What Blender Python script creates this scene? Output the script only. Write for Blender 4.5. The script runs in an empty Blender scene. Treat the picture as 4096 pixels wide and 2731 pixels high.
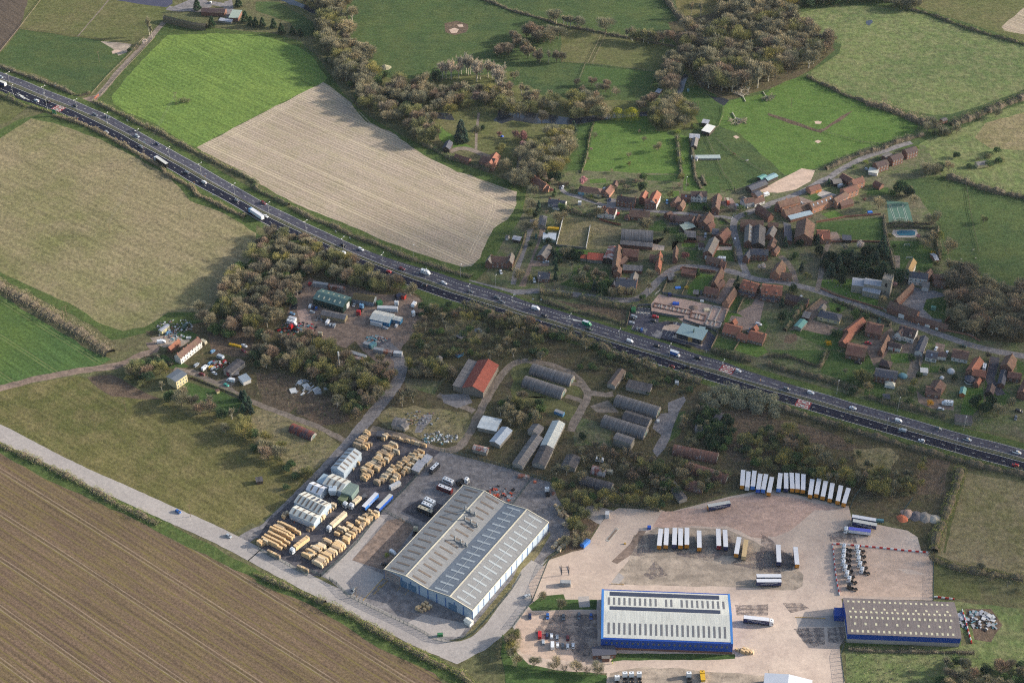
import bpy,math,random
from math import radians as RAD,sin,cos,pi,atan2,hypot
from mathutils import Vector as Vec,Matrix
rnd=random.Random(7);ru=rnd.uniform
S=bpy.context.scene
COL=S.collection
# camera, light, exposure
CF,CTH,CH=6788.07,0.6677651,683.9
cd=bpy.data.cameras.new('camera');cam=bpy.data.objects.new('camera',cd);COL.objects.link(cam)
cam.location=(0,0,CH);cam.rotation_euler=(pi/2-CTH,0,0)
cd.sensor_width=36;cd.lens=CF/4096*36;cd.clip_start=1;cd.clip_end=30000
S.camera=cam
SUN_EL,SUN_DIR=RAD(19),Vec((0.985,0.17,0)).normalized()
S.world=bpy.data.worlds.new('World');S.world.use_nodes=True
nt=S.world.node_tree;nt.nodes.clear()
sky=nt.nodes.new('ShaderNodeTexSky');sky.sky_type='NISHITA';sky.sun_disc=False
sky.sun_elevation=SUN_EL;sky.sun_rotation=atan2(SUN_DIR.x,SUN_DIR.y)
sky.altitude=100;sky.dust_density=2.5;sky.ozone_density=1.0
bg=nt.nodes.new('ShaderNodeBackground');bg.inputs[1].default_value=0.15
out=nt.nodes.new('ShaderNodeOutputWorld')
nt.links.new(sky.outputs[0],bg.inputs[0]);nt.links.new(bg.outputs[0],out.inputs[0])
sl=bpy.data.lights.new('sun','SUN');sl.energy=4.6;sl.angle=RAD(0.55);sl.color=(1.0,0.93,0.82)
sun=bpy.data.objects.new('sun',sl);COL.objects.link(sun);sun.location=(300,50,900)
sd=Vec((SUN_DIR.x*cos(SUN_EL),SUN_DIR.y*cos(SUN_EL),sin(SUN_EL)))
sun.rotation_euler=sd.to_track_quat('Z','Y').to_euler()
S.view_settings.view_transform='Standard';S.view_settings.look='None'
S.view_settings.exposure=0.88;S.view_settings.gamma=1
S.cycles.max_bounces=5;S.cycles.diffuse_bounces=2;S.cycles.glossy_bounces=2
S.cycles.transparent_max_bounces=8;S.cycles.volume_bounces=0;S.cycles.use_denoising=False;S.cycles.filter_width=1.15
# where a point of the photograph stands on the ground
def G(px,z=0.0):
 u,v=px[0]-2048,px[1]-1365.5
 dy=CF*cos(CTH)-v*sin(CTH);dz=-CF*sin(CTH)-v*cos(CTH)
 t=(z-CH)/dz
 return Vec((u*t,dy*t,z))
FR=dict(D=(0,0,.57422),v1=(2048,700,4.48),v2=(2560,700,4.48),v3=(2048,1050,4.48),v4=(2560,1050,4.48),r5=(3400,1250,3.379),s6=(1140,1120,4.2),u7=(600,1260,4.611),m8=(1000,1720,2.613),k9=(2480,1200,5.6),e1=(3340,2030,11.76),N=(0,0,1))
for i,y in enumerate((0,700,1400,2031)):
 for j in range(4):FR['abcd'[i]+str(j)]=(1024*j,y,2.24);FR['ABCD'[i]+str(j)]=(1024*j,y,.5);FR['WXYZ'[i]+str(j)]=(1024*j,y,.1)
def P(s):
 o=[]
 for blk in s.split(';'):
  blk=blk.split();f=FR[blk[0]]
  n=[float(q)for q in ' '.join(blk[1:]).replace(',',' ').split()]
  o+=[(f[0]+n[i]/f[2],f[1]+n[i+1]/f[2])for i in range(0,len(n),2)]
 return o
def GP(s,z=0.0):return[G(p,z)for p in P(s)]
def G1(s,z=0.0):return G(P(s)[0],z)
# objects
def link(o,parent=None):
 COL.objects.link(o)
 if parent is not None:o.parent=parent
 return o
def tag(o,label=None,cat=None,group=None,kind=None):
 if label:o['label']=label
 if cat:o['category']=cat
 if group:o['group']=group
 if kind:o['kind']=kind
 return o
def thing(name,label,cat,loc,rz=0,group=None):
 o=bpy.data.objects.new(name,None);o.empty_display_size=.5
 o.location=loc;o.rotation_euler=(0,0,rz);link(o)
 return tag(o,label,cat,group)
class MB:
 def __init__(s):s.v=[];s.f=[];s.m=[]
 def add(s,vs,fs,m=0,T=None):
  b=len(s.v)
  s.v+=[tuple(T@Vec(q))if T is not None else tuple(q)for q in vs]
  s.f+=[tuple(b+i for i in f)for f in fs];s.m+=[m]*len(fs)
  return s
 def box(s,x0,x1,y0,y1,z0,z1,m=0,T=None):
  vs=[(x,y,z)for z in(z0,z1)for y in(y0,y1)for x in(x0,x1)]
  return s.add(vs,[(0,2,3,1),(4,5,7,6),(0,1,5,4),(2,6,7,3),(0,4,6,2),(1,3,7,5)],m,T)
 def loft(s,a,b,m=0,T=None,cap=True):
  n=len(a);fs=[(i,(i+1)%n,n+(i+1)%n,n+i)for i in range(n)]
  if cap:fs+=[tuple(range(n))[::-1],tuple(range(n,2*n))]
  return s.add(list(a)+list(b),fs,m,T)
 def side(s,prof,y0,y1,m=0,T=None):
  return s.loft([(x,y0,z)for x,z in prof],[(x,y1,z)for x,z in prof],m,T)
 def prism(s,poly,z0,z1,m=0,T=None):
  return s.loft([(x,y,z0)for x,y in poly],[(x,y,z1)for x,y in poly],m,T)
 def tube(s,p,q,r0,r1=None,n=6,m=0,T=None):
  p,q=Vec(p),Vec(q);r1=r0 if r1 is None else r1
  d=(q-p);
  if d.length<1e-6:return s
  a=d.orthogonal().normalized();b=d.normalized().cross(a)
  ring=lambda c,r:[c+(a*cos(2*pi*i/n)+b*sin(2*pi*i/n))*r for i in range(n)]
  return s.loft(ring(p,r0),ring(q,r1),m,T)
 def quad(s,a,b,c,d,m=0):return s.add([a,b,c,d],[(0,1,2,3)],m)
 def mesh(s,name,mats,smooth=False):
  me=bpy.data.meshes.new(name);me.from_pydata(s.v,[],s.f)
  for mt in(mats if isinstance(mats,(list,tuple))else[mats]):me.materials.append(mt)
  if any(s.m):me.polygons.foreach_set('material_index',s.m)
  if smooth:me.polygons.foreach_set('use_smooth',[True]*len(s.f))
  me.update();return me
 def build(s,name,mats,parent=None,smooth=False):
  return link(bpy.data.objects.new(name,s.mesh(name,mats,smooth)),parent)
def inst(name,me,parent=None):return link(bpy.data.objects.new(name,me),parent)
# materials
def lin(c):return tuple(((q/255+.055)/1.055)**2.4 if q>10 else q/255/12.92 for q in c)
def C(r,g,b,k=.77):return tuple(min(.85,q*k)for q in lin((r,g,b)))+(1,)
MATS={}
def node(nt,t,**kw):
 n=nt.nodes.new(t)
 for k,v in kw.items():setattr(n,k,v)
 return n
def coords(nt,rot=0,sc=(1,1,1)):
 tc=node(nt,'ShaderNodeTexCoord');mp=node(nt,'ShaderNodeMapping')
 mp.inputs['Rotation'].default_value=(0,0,rot);mp2=node(nt,'ShaderNodeMapping');mp2.inputs['Scale'].default_value=sc
 nt.links.new(tc.outputs['Object'],mp.inputs[0]);nt.links.new(mp.outputs[0],mp2.inputs[0])
 return mp2.outputs[0],mp.outputs[0]
def noise(nt,vec,scale,detail=3,rough=.55):
 n=node(nt,'ShaderNodeTexNoise');n.inputs['Scale'].default_value=scale;n.inputs['Detail'].default_value=detail
 n.inputs['Roughness'].default_value=rough
 if vec is not None:nt.links.new(vec,n.inputs['Vector'])
 return n.outputs[0]
def ramp(nt,fac,lo,hi,a=(0,0,0,1),b=(1,1,1,1)):
 r=node(nt,'ShaderNodeValToRGB');e=r.color_ramp.elements
 e[0].position,e[1].position=lo,hi;e[0].color,e[1].color=a,b
 nt.links.new(fac,r.inputs[0]);return r.outputs[0]
def mix(nt,fac,a,b,mode='MIX'):
 m=node(nt,'ShaderNodeMix',data_type='RGBA',blend_type=mode)
 if isinstance(fac,float):m.inputs[0].default_value=fac
 else:nt.links.new(fac,m.inputs[0])
 for i,q in((6,a),(7,b)):
  if isinstance(q,tuple):m.inputs[i].default_value=q
  else:nt.links.new(q,m.inputs[i])
 return m.outputs[2]
def math2(nt,op,a,b=None,c=None):
 m=node(nt,'ShaderNodeMath',operation=op)
 for i,q in enumerate((a,b,c)):
  if q is None:continue
  if isinstance(q,(int,float)):m.inputs[i].default_value=q
  else:nt.links.new(q,m.inputs[i])
 return m.outputs[0]
def newmat(name):
 m=bpy.data.materials.new(name);m.use_nodes=True;nt=m.node_tree
 b=nt.nodes['Principled BSDF'];b.inputs['Specular IOR Level'].default_value=.25
 MATS[name]=m;return m,nt,b
def bump(nt,b,h,strength,dist):
 n=node(nt,'ShaderNodeBump');n.inputs['Strength'].default_value=strength;n.inputs['Distance'].default_value=dist
 nt.links.new(h,n.inputs['Height']);nt.links.new(n.outputs[0],b.inputs['Normal'])
def pln(name,c,rough=.7,var=.25,scale=.6,metal=0,spec=.25,streak=None,bm=0,rot=0):
 if name in MATS:return MATS[name]
 m,nt,b=newmat(name);v,v0=coords(nt,rot,(1,1,1))
 n1=noise(nt,v,scale,5,.65)
 dk=tuple(q*(1-var)for q in c[:3])+(1,);lt=tuple(min(.9,q*(1+var*.6))for q in c[:3])+(1,)
 col=ramp(nt,n1,.3,.7,dk,lt)
 if streak:
  v2,_=coords(nt,rot,(streak[0],streak[1],streak[1]))
  n2=noise(nt,v2,1,3,.6)
  col=mix(nt,ramp(nt,n2,.35,.68,(0,0,0,1),(streak[2],)*3+(1,)),col,tuple(q*.45 for q in c[:3])+(1,))
 nt.links.new(col,b.inputs['Base Color']);b.inputs['Roughness'].default_value=rough
 b.inputs['Metallic'].default_value=metal;b.inputs['Specular IOR Level'].default_value=spec
 if bm:bump(nt,b,n1,.6,bm)
 return m
def paint(name,c,rough=.35):
 if name in MATS:return MATS[name]
 m,nt,b=newmat(name);v,_=coords(nt);n1=noise(nt,v,1.3,3)
 nt.links.new(ramp(nt,n1,.3,.7,tuple(q*.86 for q in c[:3])+(1,),c),b.inputs['Base Color'])
 b.inputs['Roughness'].default_value=rough;b.inputs['Specular IOR Level'].default_value=.5;return m
def field(name,c1,c2,c3=None,big=.012,fine=.45,rot=0,st=(.2,.12,.3),tram=None,bm=.25,patch=.5,fc=.75):
 if name in MATS:return MATS[name]
 m,nt,b=newmat(name);v,vr=coords(nt,rot)
 big_n=ramp(nt,noise(nt,v,big,4,.6),.38,.62)
 col=mix(nt,big_n,c1,c2)
 mid=ramp(nt,noise(nt,v,big*6,5,.65),.42,.66)
 if c3:col=mix(nt,mix(nt,1.0,mid,(patch,)*3+(1,),'MULTIPLY'),col,c3)
 sv,_=coords(nt,rot,(st[1],st[0],1));sn=noise(nt,sv,1,4,.6)
 col=mix(nt,st[2],col,mix(nt,1.0,col,ramp(nt,sn,.3,.7,(.45,.45,.45,1),(1.6,1.55,1.5,1)),'MULTIPLY'))
 fn=noise(nt,v,fine,6,.75)
 col=mix(nt,fc,col,mix(nt,1.0,col,ramp(nt,fn,.36,.66,(.5,.5,.5,1),(1.5,1.5,1.45,1)),'MULTIPLY'))
 if tram:
  for(per,wid,tc_,off)in tram:
   sx=node(nt,'ShaderNodeSeparateXYZ');nt.links.new(vr,sx.inputs[0])
   wob=math2(nt,'MULTIPLY',noise(nt,v,.006,1),3.0)
   y=math2(nt,'ADD',sx.outputs[1],wob)
   fr=math2(nt,'FRACT',math2(nt,'DIVIDE',math2(nt,'ADD',y,off),per))
   ln=math2(nt,'LESS_THAN',fr,wid/per)
   ln=math2(nt,'MULTIPLY',ln,math2(nt,'MULTIPLY_ADD',noise(nt,v,.12,3),1.4,-.1))
   col=mix(nt,ln,col,tc_)
 nt.links.new(col,b.inputs['Base Color']);b.inputs['Roughness'].default_value=.95;b.inputs['Specular IOR Level'].default_value=.05
 bump(nt,b,fn,.9,bm);return m
def glass(name='window_glass',c=(.03,.035,.045,1),rough=.12):
 if name in MATS:return MATS[name]
 m,nt,b=newmat(name);b.inputs['Base Color'].default_value=c;b.inputs['Roughness'].default_value=rough
 b.inputs['Specular IOR Level'].default_value=.5;return m
 # ground sheets, ribbons
LAID=[]
def bed(pl):
 bb=(min(p.x for p in pl),max(p.x for p in pl),min(p.y for p in pl),max(p.y for p in pl));z=0
 pl2=pl+[(a+b)/2 for a,b in zip(pl,pl[1:])]
 for q,b,zq in LAID:
  if zq>z and bb[0]<b[1]and b[0]<bb[1]and bb[2]<b[3]and b[2]<bb[3]and(any(inside(p,q)for p in pl2)or any(inside(p,pl)for p in q)):z=zq
 LAID.append((pl,bb,z+.004));return z+.004
def area(poly):
 return.5*sum(poly[i-1].x*poly[i].y-poly[i].x*poly[i-1].y for i in range(len(poly)))
def rough_edge(pts,amp=1.2,step=7.0,seed=1):
 r=random.Random(seed);o=[]
 for i in range(len(pts)):
  a,b=pts[i],pts[(i+1)%len(pts)];n=max(1,int((b-a).length/step))
  d=(b-a).normalized()if(b-a).length>.01 else Vec((1,0,0));nn=Vec((-d.y,d.x,0))
  for k in range(n):
   j=r.uniform(-amp,amp)if k else 0
   o.append(a.lerp(b,k/n)+nn*j)
 return o
def sheet(name,s,mat,z=None,amp=.8,label=None,kind='structure',pts=None,step=7):
 pts=pts or GP(s);z=bed(pts)
 if amp:pts=rough_edge(pts,amp,step,int(abs(pts[0].x*7)+len(pts)))
 if area(pts)<0:pts=pts[::-1]
 mb=MB();mb.add([(p.x,p.y,z)for p in pts],[tuple(range(len(pts)))])
 o=mb.build(name,mat);tag(o,label,None,None,kind);return o
def sheets(tb):
 for ln in tb.split('\n'):a,b,c,d=ln.split('|');sheet(a,d,globals()[b],amp=float(c))
def smooth(pts,n=6):
 o=[]
 for i in range(len(pts)-1):
  p0,p1,p2,p3=pts[max(i-1,0)],pts[i],pts[i+1],pts[min(i+2,len(pts)-1)]
  for k in range(n):
   t=k/n
   o.append(.5*((2*p1)+(p2-p0)*t+(2*p0-5*p1+4*p2-p3)*t*t+(3*p1-p0-3*p2+p3)*t**3))
 return o+[pts[-1]]
def even(pts,step):
 o=[pts[0]];acc=0
 for a,b in zip(pts,pts[1:]):
  L=(b-a).length;t=step-acc
  while t<=L:o.append(a.lerp(b,t/L));t+=step
  acc=L-(t-step)
 return o
def normals(pts):
 o=[]
 for i in range(len(pts)):
  d=(pts[min(i+1,len(pts)-1)]-pts[max(i-1,0)]).normalized();o.append(Vec((-d.y,d.x,0)))
 return o
def strip(mb,pts,a,b,z,m=0):
 ns=normals(pts);k=len(mb.v)
 fa=a if callable(a)else(lambda i:a);fb=b if callable(b)else(lambda i:b)
 for i,(p,n)in enumerate(zip(pts,ns)):
  mb.v+=[tuple(p+n*fa(i)+Vec((0,0,z))),tuple(p+n*fb(i)+Vec((0,0,z)))]
 for i in range(len(pts)-1):
  mb.f.append((k+2*i,k+2*i+2,k+2*i+3,k+2*i+1));mb.m.append(m)
def road(name,s,w,mat,label=None,pts=None,jag=0):
 p0=pts or GP(s);n0=normals(p0);z=bed([p+n*w/2 for p,n in zip(p0,n0)]+[p-n*w/2 for p,n in zip(p0,n0)][::-1])
 pts=even(smooth(p0),4);mb=MB();r=random.Random(len(pts))
 e=[(r.uniform(-jag,jag),r.uniform(-jag,jag))for _ in pts]
 strip(mb,pts,lambda i:w/2+e[i][0],lambda i:-w/2+e[i][1],z)
 return tag(mb.build(name,mat),label,None,None,'structure')
def inside(p,poly):
 c=False;n=len(poly)
 for i in range(n):
  a,b=poly[i],poly[i-1]
  if(a.y>p.y)!=(b.y>p.y)and p.x<(b.x-a.x)*(p.y-a.y)/(b.y-a.y)+a.x:c=not c
 return c
 # the land
g_rough=field('rough_ground',C(104,104,74),C(108,102,78),C(92,100,62),big=.02,fine=.35,bm=.5)
mb=MB();mb.add([(-2600,-900,-.02),(2600,-900,-.02),(3600,5200,-.02),(-3600,5200,-.02)],[(0,1,2,3)])
tag(mb.build('ground',g_rough),None,None,None,'structure')
f_soil=field('bare_soil',C(118,99,84),C(112,96,78),C(122,108,74),big=.01,fine=.7,rot=RAD(37.5),st=(.55,.012,.55),bm=.12,patch=.5,tram=[(24.0,.5,C(168,148,128),0),(24.0,.5,C(160,145,120),2.1),(24,.4,C(80,72,55),1.0),(6.0,.9,C(124,112,68),3)])
f_pale=field('weedy_stubble',C(140,130,100),C(118,118,78),C(152,136,112),big=.008,fine=.35,rot=RAD(35),st=(.3,.02,.4),bm=.45)
f_green=field('young_crop',C(104,128,66),C(120,140,72),C(92,118,62),big=.008,fine=.4,rot=RAD(38),st=(.45,.02,.45),bm=.35)
f_green2=field('winter_wheat',C(78,104,60),C(88,108,58),C(72,96,58),big=.01,fine=.5,rot=RAD(40),st=(.4,.01,.45),bm=.15,tram=[(24.0,.6,C(128,132,86),0),(24.0,.6,C(128,132,86),2.2)])
f_stub=field('stubble',C(180,164,148),C(170,154,138),C(156,148,118),big=.012,fine=.7,rot=RAD(37.5),st=(.7,.01,.4),bm=.12,tram=[(5.2,.5,C(198,182,162),0),(24.0,.7,C(214,198,166),3),(24.0,.7,C(214,198,166),5.2),(2.6,.5,C(140,126,98),1)])
f_past=field('pasture',C(78,96,58),C(68,86,56),C(92,102,62),big=.008,fine=.5,bm=.2,patch=.7)
f_past2=field('dull_pasture',C(102,106,68),C(112,108,76),C(90,98,58),big=.012,fine=.4,bm=.25,patch=.7)
f_olive=field('olive_meadow',C(108,104,66),C(94,96,58),C(126,116,82),big=.012,fine=.45,rot=RAD(37),patch=.8,st=(.3,.03,.4),bm=.4)
f_tuss=field('tussock_grass',C(112,124,78),C(96,112,70),C(132,128,96),big=.015,fine=.28,bm=.6,patch=.6)
f_dry=field('dry_grass',C(138,128,98),C(120,116,80),C(152,136,112),big=.02,fine=.35,bm=.5)
f_marg=field('field_margin',C(84,100,56),C(74,92,52),C(104,110,68),big=.03,fine=.5,bm=.3)
f_lawn=field('lawn',C(92,118,60),C(82,108,54),C(104,122,66),big=.03,fine=.6,bm=.08)
f_mowed=field('mowed_lawn',C(76,98,56),C(68,90,52),C(88,104,60),big=.04,fine=.6,bm=.06)
f_dark=field('grey_plough',C(104,92,80),C(94,84,76),None,big=.015,fine=.5,rot=RAD(45),st=(.4,.02,.4),bm=.15)
f_wood=field('woodland_floor',C(92,86,64),C(98,88,72),C(80,86,56),big=.03,fine=.4,bm=.5)
f_bramble=field('brown_bracken',C(108,92,80),C(96,86,74),C(118,102,84),big=.03,fine=.4,bm=.6)
f_gard=field('garden_ground',C(104,102,82),C(92,106,66),C(128,118,102),big=.05,fine=.5,bm=.3)
m_conc=field('concrete',C(212,192,176),C(202,182,166),C(184,164,152),big=.012,fine=.5,bm=.02,st=(.05,.05,.2),patch=.6,fc=.25)
m_conc2=field('grey_concrete',C(182,174,168),C(172,164,160),C(154,148,144),big=.02,fine=.5,bm=.02,st=(.06,.06,.2),fc=.3)
m_track=field('stone_track',C(146,132,122),C(134,122,112),C(112,106,92),big=.04,fine=.4,bm=.08,st=(.3,.05,.3))
m_gravel=field('yard_gravel',C(150,130,118),C(136,118,106),C(116,104,98),big=.03,fine=.35,bm=.08,patch=.7)
m_red=field('red_gravel',C(196,166,152),C(182,156,144),C(196,166,148),big=.02,fc=.45,fine=.5,bm=.08,patch=.6)
m_tan=field('tan_hardcore',C(206,182,164),C(194,170,154),C(206,180,160),big=.02,fine=.5,bm=.04,fc=.3)
m_mud=field('rutted_mud',C(188,172,156),C(172,158,144),C(140,128,118),big=.025,fine=.3,bm=.2,st=(.15,.05,.4),patch=.7)
m_yard=field('yard_asphalt',C(92,90,98),C(86,84,90),C(104,100,102),big=.03,fine=.3,bm=.02)
m_yard2=field('pale_asphalt',C(136,132,134),C(126,122,124),C(146,140,138),big=.03,fine=.3,bm=.02,st=(.15,.05,.3))
m_lane=field('lane_asphalt',C(136,132,134),C(128,124,126),C(146,140,138),big=.04,fine=.4,bm=.02)
m_asph=field('new_asphalt',C(42,44,60),C(38,40,55),None,big=.02,fine=.6,bm=.01,st=(.2,.02,.15))
m_asph2=field('worn_asphalt',C(86,86,98),C(78,78,90),C(94,92,102),big=.02,fine=.5,bm=.01,st=(.6,.01,.3),rot=RAD(30))
m_pav=field('block_paving',C(158,138,128),C(148,130,122),C(138,124,118),big=.08,fine=.8,bm=.02)
m_patch=field('dark_stain',C(136,124,120),C(118,110,110),C(150,136,130),big=.06,fine=.5,bm=.02,patch=.8,fc=.4)
_n=m_patch.node_tree;_n.links.new(ramp(_n,noise(_n,None,6,6,.7),.38,.56,(1,1,1,1),(.15,)*3+(1,)),_n.nodes['Principled BSDF'].inputs['Alpha'])
m_white=pln('road_paint',C(225,225,215),.7,.15,1.5)
m_yel=pln('yellow_paint',C(215,170,70),.7,.3,.8)
m_redp=pln('red_surfacing',C(140,60,62),.8,.15,.5)
m_kerb=pln('kerb_stone',C(190,184,172),.8,.2,.5)
m_water=newmat('river_water')[0];_b=m_water.node_tree.nodes['Principled BSDF']
_b.inputs['Base Color'].default_value=(.03,.035,.045,1);_b.inputs['Roughness'].default_value=.12;_b.inputs['Specular IOR Level'].default_value=.6
sheets('''field|f_dark|.8|A0 -45 -89,85 -89,83 0,38 57,0 105,-45 161
pasture|f_past2|.8|A0 83 -89,357 -89,348 9,324 29,326 45,263 89,257 107,185 187,154 190,89 156,-9 129,-9 115,0 105,39 58
pasture|f_past|.8|A0 39 59,156 75,263 89,254 109,219 147,183 185,154 187,89 154,-9 127,-9 115,0 106
path|m_track|.3|A0 220 -4,223 -4,157 73,154 73''')
sheet('play_court','A0 223 -45,346 -45,345 8,333 15,281 9,223 -1',pln('court_surface',C(70,72,92),.9,.15,.1),amp=.2)
sheets('''ground_patch|m_mud|.8|A0 201 83,246 86,263 89,254 105,237 112,223 96
straw_patch|m_tan|1|A0 223 103,234 99,244 103,237 107,225 108
field_margin|f_marg|.8|A0 330 45,424 56,512 65;A1 22 65,89 83,116 107,143 143,174 187,223 232,312 281,379 315,469 348;B1 512 13;B2 27 22,22 89,13 116,-13 156;B1 473 179,437 214,335 194,156 103,67 58,-4 13;A0 512 350,379 297,290 252,228 221,190 199
field|f_green|.8|A0 335 71,268 138,223 192,227 208,252 225,312 248,362 281,393 295,512 232;A1 134 165,143 156,125 134,112 112,85 94,33 78,0 69;A0 424 67
field|f_stub|.8|A0 393 295,512 233;A1 134 165,156 179,190 205,219 243,268 263,335 310,402 344;B1 429 0,480 20,512 31;B2 10 33,9 58,-9 89;B1 475 107,449 165,431 182,413 184,357 167,268 136,156 89,89 62,0 16;A0 469 335,420 310
field_margin|f_marg|.8|A0 -45 223,0 259,33 241,89 225,107 232,201 268,268 301,346 350;B0 388 36,424 56,512 94,512 170,413 292,357 304,268 321,223 330,179 297,0 208,-45 179
field|f_pale|.8|A0 -45 295,0 277,62 237,107 246,201 279,290 326,335 350;B0 368 36,379 51,446 76,512 116,512 156,458 223,413 275,335 275,290 304,246 312,201 297,134 254,67 225,0 194,-45 174
pasture|f_past2|.8|A0 -45 190,13 196,58 214,22 241,-45 263
field|f_green2|.8|B0 -45 214,0 241,67 281,134 321,179 350;C0 201 9,223 18,190 36,89 54,0 71,-45 80
meadow|f_olive|.8|C0 -45 89,0 80,67 67,156 51,192 67,212 89,268 96,324 100,379 134,512 107;C1 0 112,62 129,125 156,170 185,172 192,145 225,85 281,0 350;D0 504 29,469 47,437 48,402 31;C0 366 324,268 283,134 221,0 152,-45 127
meadow|f_dry|.8|C1 0 116,62 132,125 158,167 185,165 196,143 219,112 241,78 246,45 212,0 190;C0 491 156
reed_bed|f_bramble|.8|C0 174 54,223 49,257 67,290 85,321 98,279 98,223 92,196 76
grass_verge|f_marg|.8|C0 -45 156,0 181,116 237,223 288,286 317;D0 290 0,371 49,512 121;D1 0 123,62 152,143 199,223 234,290 268,357 295,402 324,446 357,402 362,357 333,246 281,125 203,0 150;D0 512 143,315 47,263 18;C0 100 263,0 205,-45 185
field|f_soil|.8|C0 -89 185,0 206,100 262;D0 263 20,315 48,512 143;D1 0 148,125 202,246 280,357 330,391 379,-603 424,-603 -67''')
# north: pastures and paddocks
sheets('''pasture|f_past|.8|A1 174 -112,512 -112;A3 647 -89,647 379;B3 536 223,379 201,290 22,223 4,89 22;B2 335 45,179 45;A2 67 350;A1 512 312,379 279,290 223,201 156,183 45
paddock|f_past2|.8|A2 98 54,190 67,330 96,339 125,297 143,147 127,98 124
paddock|f_mowed|.3|A2 147 132,292 145,279 179,138 163
paddock|f_olive|.8|A2 319 -67,435 -67,424 33,357 49,330 29
mud_patch|f_bramble|2|A1 377 47,402 42,424 49,420 65,397 71,379 65
straw_patch|m_tan|.8|A1 386 60,397 56,406 59,402 66,391 67
straw_patch|m_tan|.8|A1 402 50,413 49,415 54,406 55
field|f_tuss|.8|A3 51 29,134 9,279 18,379 51,512 87,558 98,558 156,512 179,424 212,368 228,330 230,190 201,89 154,85 143,143 107,147 89,78 56
field|f_past2|.8|A3 297 13,312 -89,580 -89,580 112,512 85,433 58
field|f_stub|.8|A3 467 54,512 16,580 -33,580 94,512 69,473 62
field|f_tuss|.8|A3 397 254,446 228,512 208,580 190,580 379,512 350;B3 512 45,402 11,290 2;A3 301 290,335 272
field|f_dry|.8|A3 435 246,512 225,580 212,580 312,512 301,446 297,413 275
paddock|f_lawn|.8|A3 -179 223,0 185,27 156,74 154,192 205,301 252,290 266,241 283,190 297,112 330,67 350,33 350,-56 268
worn_ground|f_bramble|.6|A3 0 227,45 240,98 260,112 257,147 232,170 221,152 237,105 266,45 248,0 231''')
for q in('A3 93 243,100 242,108 244,105 248,95 248','A3 93 283,100 280,107 283,100 287','A2 442 273,449 271,455 275,449 278'):
 sheet('feeding_patch',q,m_tan,amp=.6)
sheets('''pasture|f_past|.8|B3 288 4,348 4,512 51,580 67,580 223,512 225,413 237,371 201,344 161,339 100,297 49
lawn|f_lawn|.8|A2 166 243,277 233,310 266,330 277,335 350;B2 335 13,234 7,179 0;A2 136 350,154 301
lawn|f_mowed|.8|A2 134 252,164 243,154 299,137 350,109 350,125 290
lawn|f_lawn|.8|A2 335 268,353 275,357 350;B2 366 13,348 4;A2 342 350
lawn|f_lawn|.8|A1 366 239,393 246,469 241;A2 0 250,27 275,0 301;A1 469 321,433 297,388 301,366 277
lawn|f_past|.8|A1 0 4,45 4,116 45,116 71,96 74,67 45,0 22
woodland_floor|f_past2|.8|A1 201 143,268 156,357 161,491 145;A2 67 134,67 179,112 201,290 201,357 179,335 112,312 45,379 33,512 -22;A3 67 -22,56 45,134 100,78 145,0 179;A2 424 201,368 257,290 263,268 232,165 241,125 246,125 301,78 350;A1 491 335,357 246,257 201
woodland_floor|f_wood|1.5|A2 335 112,312 45,379 33,512 -22;A3 67 -22,56 45,134 100,78 145,0 179;A2 424 201,379 179,353 143
pasture|f_past|.8|A1 469 174,512 156;A2 0 121,98 125,145 129,132 179,67 196,33 170
lawn|f_mowed|.8|A2 335 179,368 170,408 190,422 212,413 252,379 259,366 234,348 201
mown_island|f_past2|.8|A1 366 158,424 150,491 165,491 190,424 212,379 201,348 183
arena|m_gravel|.8|A1 417 190,433 179,460 179,471 192,460 199,433 200''')
for i,q in enumerate(('A1 355 225,391 228,397 241,362 237','A1 475 241,491 214,512 219;A2 67 228,125 237,192 228,272 223,270 232,201 237,134 248,45 248,0 241;A1 491 248','A2 344 147,353 152,344 179,335 194,328 187,333 165','A1 45 0,74 0,138 29,134 37,94 18','A2 366 76,388 74,393 80,371 89','A2 379 183,402 194,424 196,435 201,424 212,408 203')):
 sheet('river' if i==1 else 'water',q,m_water,amp=1)
sheets('''water|m_water|.8|A3 196 42,208 40,210 45,202 52,196 48''')
# village ground
sheets('''garden_ground|f_gard|.8|B2 -13 125,13 94,36 54,27 22,36 0,134 -9,357 0,424 33,512 13;A3 201 312,312 290,348 350;B3 246 13,304 45,348 112,348 170,379 201,424 246,536 301;C3 536 179,335 145,201 103,67 60,0 45;C2 424 0;B2 335 330,89 268,40 241;B1 512 228,473 214,460 196
wood_floor|f_wood|.8|B3 357 190,413 223,512 219,558 223,558 335,512 335,424 330,353 308,362 246''')
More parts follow.
